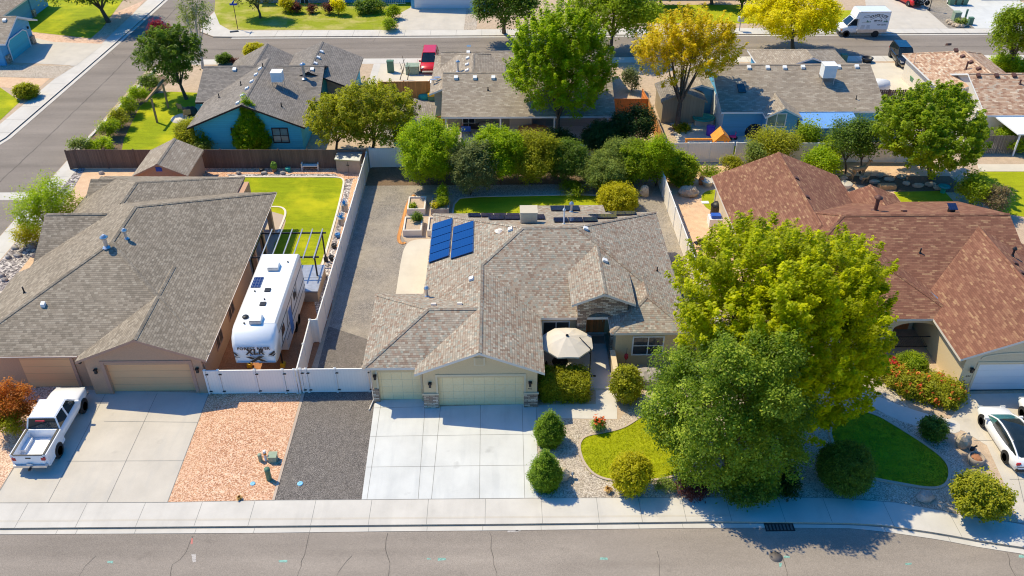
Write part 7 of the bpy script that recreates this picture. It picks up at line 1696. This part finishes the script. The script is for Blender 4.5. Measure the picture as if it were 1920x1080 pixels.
veg('evergreen_tree', 'tall dark evergreen behind the rear fence beside the cedar fence', 'tree', (1180,292), 186, 1142, 1228, 'deep', .17, .2, 7, 2.0, cr=.4, up=1.3, el=1.5, trunk=.12, seed=61, ym=235)
veg('ground_shrub', 'low loose green plants in the rear gravel bed', 'shrub', (1085,362), 342, 1045, 1108, 'mid', .13, .02, 5, .8, cr=.35, seed=62)
ballshrub('yellow-green round shrub at the rear corner of the solar roof', (1160,402), 355, 1122, 1198, 'goldgreen', .15, seed=63, cr=.3)
ballshrub('big dark round shrub beyond the right vinyl fence', (1280,352), 288, 1248, 1312, 'mid', .2, seed=64, cr=.3, ctint=.25)
veg('shrub', 'small rounded shrub by the white fence left of the red roof peak', 'shrub', (1370,322), 292, 1350, 1392, 'olive', .14, .05, 5, 1.8, cr=.3, seed=65)
veg('ground_shrub', 'low leafy plants along the fence left of the red roof peak', 'shrub', (1332,328), 312, 1305, 1352, 'mid', .14, .02, 5, 1.0, cr=.3, seed=66)
for i, (px, py, h_, r_) in enumerate(((775,374,.25,.3),)): pass
# bed plants
def plant(label, xy, z, r, h, mat, seed, leaf=.13, n=None):
    root = thing('bed_plant', label, 'plant', (xy[0],xy[1],z)); foliage('foliage', [(xy[0],xy[1],z+h*.5,r,r,h*.55)], n or area(r,r,h*.5)*2.2/(.275*leaf*leaf), leaf, LF[mat], root, cr=.2, per=25, seed=seed)
    mb = MB(); mb.tube([(xy[0],xy[1],z),(xy[0],xy[1],z+h*.5)], .02, 5); mb.done('stem', M['bark'], root)
plant('small green sprout in the farther cream bed', (B1[0]-.25,B1[1]-.5), .43, .28, .35, 'mid', 71)
plant('tall leafy plant in the grey bed', (B2[0]+.15,B2[1]+.5), .43, .5, 1.3, 'bright', 72); plant('round dark plant in the grey bed', (B2[0]+.2,B2[1]-.3), .43, .5, .7, 'mid', 73); plant('yellow-green low plant in the grey bed', (B2[0]-.35,B2[1]-.65), .43, .3, .4, 'goldgreen', 74)
plant('round blue-green kale in the nearer cream bed', (B3[0]+.25,B3[1]+.55), .43, .42, .65, 'dark', 75)
# --- rear row trees
veg('shade_tree', 'tall bright green tree before the covered patio house', 'tree', (1045,272), 2, 948, 1150, 'bright', .22, 1.2, 17, 3.3, sunny=1.5, per=60, up=1.0, tuft=1.3, tw=.27, trunk=.2, seed=81, ym=145, Yc=74.5, zfix=.98, bark=M['bark'])
veg('shade_tree', 'golden yellow tree with sparse branches showing behind the tan shed', 'tree', (1270,243), 12, 1184, 1386, 'gold', .21, 3.1, 17, 2.2, sunny=1.5, per=45, ryf=.62, Yc=78.0, up=1.0, tuft=1.5, tw=.24, trunk=.24, seed=82, ym=105, ctint=.24, shell=.25)
veg('shade_tree', 'brightest yellow tree beside the white box truck', 'tree', (1487,97), -28, 1390, 1578, 'yellow', .26, 1.4, 14, 2.2, sunny=1.5, cr=.5, trunk=.22, seed=83, ym=35)
veg('shade_tree', 'dense mid-green tree left of the off-white stucco house', 'tree', (1745,338), 160, 1638, 1842, 'mid', .22, .5, 18, 3.2, per=60, up=.8, tuft=1.1, tw=.28, trunk=.18, seed=84, ym=250)
veg('shade_tree', 'green tree at the right edge by the back street', 'tree', (1900,135), -5, 1858, 1950, 'mid', .26, .6, 9, 2.0, cr=.6, trunk=.2, seed=85, ym=60)
veg('shrub', 'yellow-green shrub below the tree at the right edge', 'shrub', (1905,132), 106, 1858, 1945, 'bright', .2, .05, 5, 2.0, cr=.4, seed=86)
veg('shade_tree', 'dark green tree across the back street left of the tall bright tree', 'tree', (945,62), -60, 885, 1010, 'dark', .3, 1.2, 9, 1.9, cr=.7, trunk=.22, seed=87, ym=40, Yc=101)
veg('shade_tree', 'mid-green tree behind the tall bright tree at the back street', 'tree', (1145,98), -50, 1062, 1238, 'mid', .28, 1.5, 11, 2.0, cr=.7, trunk=.2, seed=88, ym=45)
veg('shade_tree', 'yellow-green honey locust overhanging the board fence corner', 'tree', (700,290), 150, 622, 782, 'olive', .19, .7, 14, 2.0, up=.5, tuft=1.0, tw=.3, trunk=.14, seed=89, ym=215)
veg('shade_tree', 'shorter yellow-green tree beside the blue house window', 'tree', (632,288), 176, 570, 690, 'olive', .19, .4, 12, 2.0, up=.5, tuft=.9, tw=.28, trunk=.12, seed=90, ym=232)
veg('shrub', 'small golden shrub at the blue house side wall', 'shrub', (608,218), 172, 588, 628, 'goldgreen', .18, .1, 4, 2.0, cr=.35, seed=91)
veg('shade_tree', 'dark green tree at the side street corner of the blue house', 'tree', (350,186), 45, 258, 382, 'dark', .22, 1.0, 15, 2.2, up=.8, tuft=1.0, tw=.28, trunk=.17, seed=92, ym=110)
veg('birch_tree', 'thin pale-barked birch with sparse leaves at the street corner', 'tree', (380,128), -40, 335, 402, 'sage', .2, 2.2, 9, .55, cr=.55, trunk=.14, bark=M['bark_pale'], seed=93, ym=50, shell=.2)
veg('shrub', 'dark crimson leafed shrub behind the corner tree', 'shrub', (300,88), 38, 272, 325, 'purple', .22, .3, 6, 1.8, cr=.45, seed=94)
cone('tall dense green cone tree before the blue gable wall', (473,283), 184, 434, 512, 'bright', .13, 44000, 95, [(.82,.10),(1.0,.22),(.92,.36),(.76,.5),(.56,.64),(.36,.78),(.15,.92)], 'tree', 'cone_tree')
ballshrub('large golden-green shrub left of the green cone tree', (363,284), 230, 322, 405, 'olive', .15, seed=96, cr=.35, ctint=.26)
veg('shrub', 'pale leafy plants between the garden shed and golden-green shrub', 'shrub', (380,290), 262, 350, 405, 'sage', .14, .05, 5, 1.2, cr=.35, seed=97)
SR = 'shrubs along the side street wall'
for i, (lb, px, py, w_, t, mt) in enumerate((('grey-green shrub at the near end by the board fence',150,288,44,255,'sage'),('bright low shrub beside the near grey-green one',190,286,48,258,'bright'),('loose green shrub beyond the bright low one',205,258,44,222,'mid'),('leafy shrub with a few red blooms along the street wall',222,240,44,202,'olive'),('dark leafy shrub halfway along the street wall',243,216,44,180,'mid'),('pale feathery shrub near the corner tree',258,196,44,158,'bright'),('dark shrub under the corner tree end of the wall',280,174,46,140,'dark'))):
    veg('shrub', lb, 'shrub', (px,py), t, px-w_/2, px+w_/2, mt, .16, .05, 5, 1.5, cr=.38, seed=100+i, group=SR)
ballshrub('round green shrub by the back street left of the gold ball', (418,122), 102, 403, 433, 'dark', .16, seed=110); ballshrub('gold ball shrub on the back street verge', (475,112), 84, 453, 496, 'goldgreen', .17, seed=111)
veg('shrub', 'little reddish shrub between the green and gold balls', 'shrub', (438,121), 109, 432, 447, 'maroon', .14, .05, 3, 1.6, cr=.25, seed=112); veg('ground_shrub', 'flat green mat plant on the back street verge', 'shrub', (512,120), 112, 498, 526, 'mid', .14, .02, 4, 1.6, cr=.2, seed=113)
# below the awning and behind the red roof
for i, (lb, b, t, x0, x1, mt, kk) in enumerate((
 ('grey-green sapling against the white fence end',(1408,322),262,1392,1432,'sage',dict(k=5)),
 ('olive feathery trees left of the red roof peak',(1450,305),238,1405,1500,'olive',dict(up=.8,el=1.5)),
 ('bright leafy shrub right of the red roof peak',(1545,328),282,1500,1580,'bright',{}),
 ('upright green tree in front of the pale blue awning',(1512,290),222,1490,1540,'mid',dict(up=1.5,el=1.9)),
 ('dark thin-trunked tree right of the pale blue awning',(1585,325),218,1545,1625,'dark',dict(trunk=.08,zb=1.4,up=1.2,el=1.6)),
 ('second dark thin-trunked tree nearest the deer statue',(1612,325),215,1585,1652,'dark',dict(trunk=.08,zb=1.5,up=1.2,el=1.6)),
 ('mid-green shrub between the awning and the dark trees',(1560,300),255,1530,1590,'mid',{}))):
    kk = dict(kk); veg('small_tree', lb, 'tree', b, t, x0, x1, mt, .18, kk.pop('zb',.15), kk.pop('k',6), 1.7, cr=.45, seed=120+i, **kk)
veg('shrub', 'tall green shrub at the corner of the shaded lawn', 'shrub', (1820,388), 325, 1788, 1860, 'mid', .17, .1, 6, 1.7, cr=.45, up=1.0, el=1.5, seed=130); veg('shrub', 'brownish twiggy shrub behind the red roof end', 'shrub', (1862,402), 345, 1835, 1898, 'brownish', .14, .1, 6, 1.1, cr=.45, seed=131)
veg('shrub', 'bright green hedge shrub below the white patio cover', 'shrub', (1900,278), 243, 1858, 1960, 'bright', .18, .05, 6, 2.0, cr=.4, seed=132)
# across the streets
veg('shade_tree', 'dark tree on the far lawn casting shade on the side street', 'tree', (204,42), -75, 78, 262, 'dark', .32, 1.9, 12, 1.9, cr=.8, trunk=.25, seed=140, ym=-20)
ballshrub('round shrub at the walk across the side street', (40,188), 160, 20, 64, 'olive', .17, seed=141); veg('shrub', 'bright yellow shrub tucked beside the blue garage', 'shrub', (26,34), 14, 8, 42, 'yellow', .2, .05, 5, 2.0, cr=.4, seed=142)
veg('spruce_tree', 'blue-grey spruce on the dry corner lawn', 'tree', (488,34), -55, 442, 520, 'greyolive', .24, .5, 8, 1.6, cr=.55, trunk=.14, seed=143, ym=5)
for i, (lb, px, py, x0, x1, t, mt) in enumerate((('large yellow-green shrub at the brick house corner',535,22,518,556,-8,'goldgreen'),('dark red shrub left of the brick house window',556,25,543,565,7,'maroon'),('dark red shrub right of the brick house window',586,25,575,596,10,'maroon'),('dark red shrub beside the bright yellow one',616,26,606,628,6,'maroon'),('bright yellow rounded shrub by the brick house porch',635,28,620,650,-3,'yellow'),('green shrub in front of the white porch rail',690,24,662,722,0,'dark'),('green shrub at the wide driveway edge',735,36,720,752,10,'mid'),('green shrub nearest the back street walk by the wide driveway',727,57,712,745,33,'mid'))):
    veg('shrub', lb, 'shrub', (px,py), t, x0, x1, mt, .2, .05, 5, 2.0, cr=.4, seed=150+i)
for i, (lb, px, py, x0, x1, t) in enumerate((('dark tree at the top edge left of the gold tree',1238,12,1205,1275,-50),('dark tree at the top edge beyond the mailbox',1390,20,1362,1425,-40),('dark tree at the top edge behind the gold tree',1335,8,1300,1362,-60))):
    veg('shade_tree', lb, 'tree', (px,py), t, x0, x1, 'dark', .32, .8, 7, 1.7, cr=.7, trunk=.2, seed=170+i)
g = G(1800,48); plant('small desert plant in the ring of rocks', (g[0],g[1]), 0, .7, .9, 'sage', 180, .2)
g = G(1258,243); plant('low green plants at the foot of the gold tree', (g[0]+1.0,g[1]-.2), 0, .8, .5, 'olive', 181, .18)
veg('shrub', 'dark climbing shrub beside the taupe garage wall', 'shrub', (1185,172), 120, 1165, 1200, 'greyolive', .18, .1, 5, 1.5, cr=.4, seed=182)

# understorey below the dark green tree
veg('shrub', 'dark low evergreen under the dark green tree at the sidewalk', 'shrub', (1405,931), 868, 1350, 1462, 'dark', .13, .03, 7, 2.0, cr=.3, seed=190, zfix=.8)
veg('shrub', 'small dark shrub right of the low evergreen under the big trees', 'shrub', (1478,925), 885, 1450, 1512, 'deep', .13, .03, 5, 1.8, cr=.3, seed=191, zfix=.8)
# short grass standing on the nearer lawns
def grass(poly, n, sz, z, seed, mat='grass'):
    rg = np.random.default_rng(seed); P = np.array(poly); lo, hi = P.min(0)-.08, P.max(0)+.08; out = []
    C = P.mean(0); Q = P + (P-C)/np.linalg.norm(P-C, axis=1)[:,None]*.05
    p = lo + rg.random((n*2,2))*(hi-lo); ins = np.zeros(len(p), bool)
    for a, b in zip(Q, np.roll(Q,-1,0)):
        k = ((a[1] > p[:,1]) != (b[1] > p[:,1])); ins ^= k & (p[:,0] < (b[0]-a[0])*(p[:,1]-a[1])/(b[1]-a[1]+1e-9)+a[0])
    p = p[ins][:n]; m = len(p); c = np.c_[p, np.full(m, z)]
    a = rg.random(m)*6.283; t = np.c_[np.cos(a), np.sin(a), np.zeros(m)]; u = np.c_[rg.normal(size=m)*.8-.3, rg.normal(size=m)*.8-.5, np.full(m,.45)]
    w = sz*(.5+.5*rg.random(m))[:,None]; h = sz*(.6+1.0*rg.random(m))[:,None]
    V = np.empty((m,4,3)); V[:,0] = c-t*w*.5; V[:,1] = c+t*w*.5; V[:,2] = c+u*h+t*w*.12; V[:,3] = c+u*h-t*w*.12
    q = np.sin(p[:,0]*1.7+seed)*np.cos(p[:,1]*1.3)+np.sin(p[:,0]*.6-p[:,1]*.9)
    lt = np.clip(.45+.13*q+rg.normal(size=m)*.2, 0, 1)
    me = bpy.data.meshes.new('grass'); me.vertices.add(4*m); me.vertices.foreach_set('co', V.reshape(-1).astype(np.float32))
    me.loops.add(4*m); me.loops.foreach_set('vertex_index', np.arange(4*m, dtype=np.int32)); me.polygons.add(m); me.polygons.foreach_set('loop_start', np.arange(0,4*m,4,dtype=np.int32))
    me.materials.append(LF[mat]); at = me.attributes.new('tint', 'FLOAT', 'POINT'); at.data.foreach_set('value', np.repeat(lt,4).astype(np.float32)); me.update(calc_edges=True)
    o = bpy.data.objects.new('grass', me); COL.objects.link(o); o['kind'] = 'stuff'; o['label'] = 'short yellow-green grass standing on the lawn'; o['category'] = 'grass'
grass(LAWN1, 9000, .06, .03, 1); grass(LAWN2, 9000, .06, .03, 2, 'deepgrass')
# ================================================================ light and camera
W = bpy.data.worlds.new('World'); SC.world = W; W.use_nodes = True
nt = W.node_tree; bg = nt.nodes['Background']
sky = nt.nodes.new('ShaderNodeTexSky'); sky.sky_type = 'NISHITA'; sky.sun_disc = False
SUN = Vector((-0.57, 0.40, 1.0)).normalized(); EL = math.asin(SUN.z)
sky.sun_elevation = EL; sky.sun_rotation = math.atan2(SUN.x, SUN.y); sky.altitude = 1400; sky.air_density = 1.0; sky.dust_density = 2.5; sky.ozone_density = 3.0
hs = nt.nodes.new('ShaderNodeHueSaturation'); hs.inputs['Saturation'].default_value = 1.6
nt.links.new(sky.outputs[0], hs.inputs['Color']); nt.links.new(hs.outputs[0], bg.inputs['Color']); bg.inputs['Strength'].default_value = 0.15
sl = bpy.data.lights.new('sun', 'SUN'); sl.energy = 3.45; sl.angle = R(0.53); sl.color = (1.0, 0.88, 0.60)
so = bpy.data.objects.new('sun', sl); COL.objects.link(so); so.rotation_euler = SUN.to_track_quat('Z', 'Y').to_euler(); so.location = (-40, 60, 80)
cam = bpy.data.cameras.new('camera'); co = bpy.data.objects.new('camera', cam); COL.objects.link(co)
cam.sensor_width = 36; cam.lens = FPX / 1920 * 36; cam.clip_end = 3000; cam.clip_start = 0.5
co.location = (0, 0, CH); co.rotation_euler = (math.pi/2 - TH, 0, PS); SC.camera = co
vs = SC.view_settings; SC.display_settings.display_device = 'sRGB'; vs.view_transform = 'Standard'; vs.look = 'None'; vs.gamma = 1.0; vs.use_curve_mapping = False; vs.exposure = 0.55
SC.cycles.max_bounces = 6; SC.cycles.diffuse_bounces = 4; SC.cycles.glossy_bounces = 3; SC.cycles.transmission_bounces = 3; SC.cycles.use_denoising = True; SC.cycles.pixel_filter_type = 'BLACKMAN_HARRIS'; SC.cycles.filter_width = 1.1
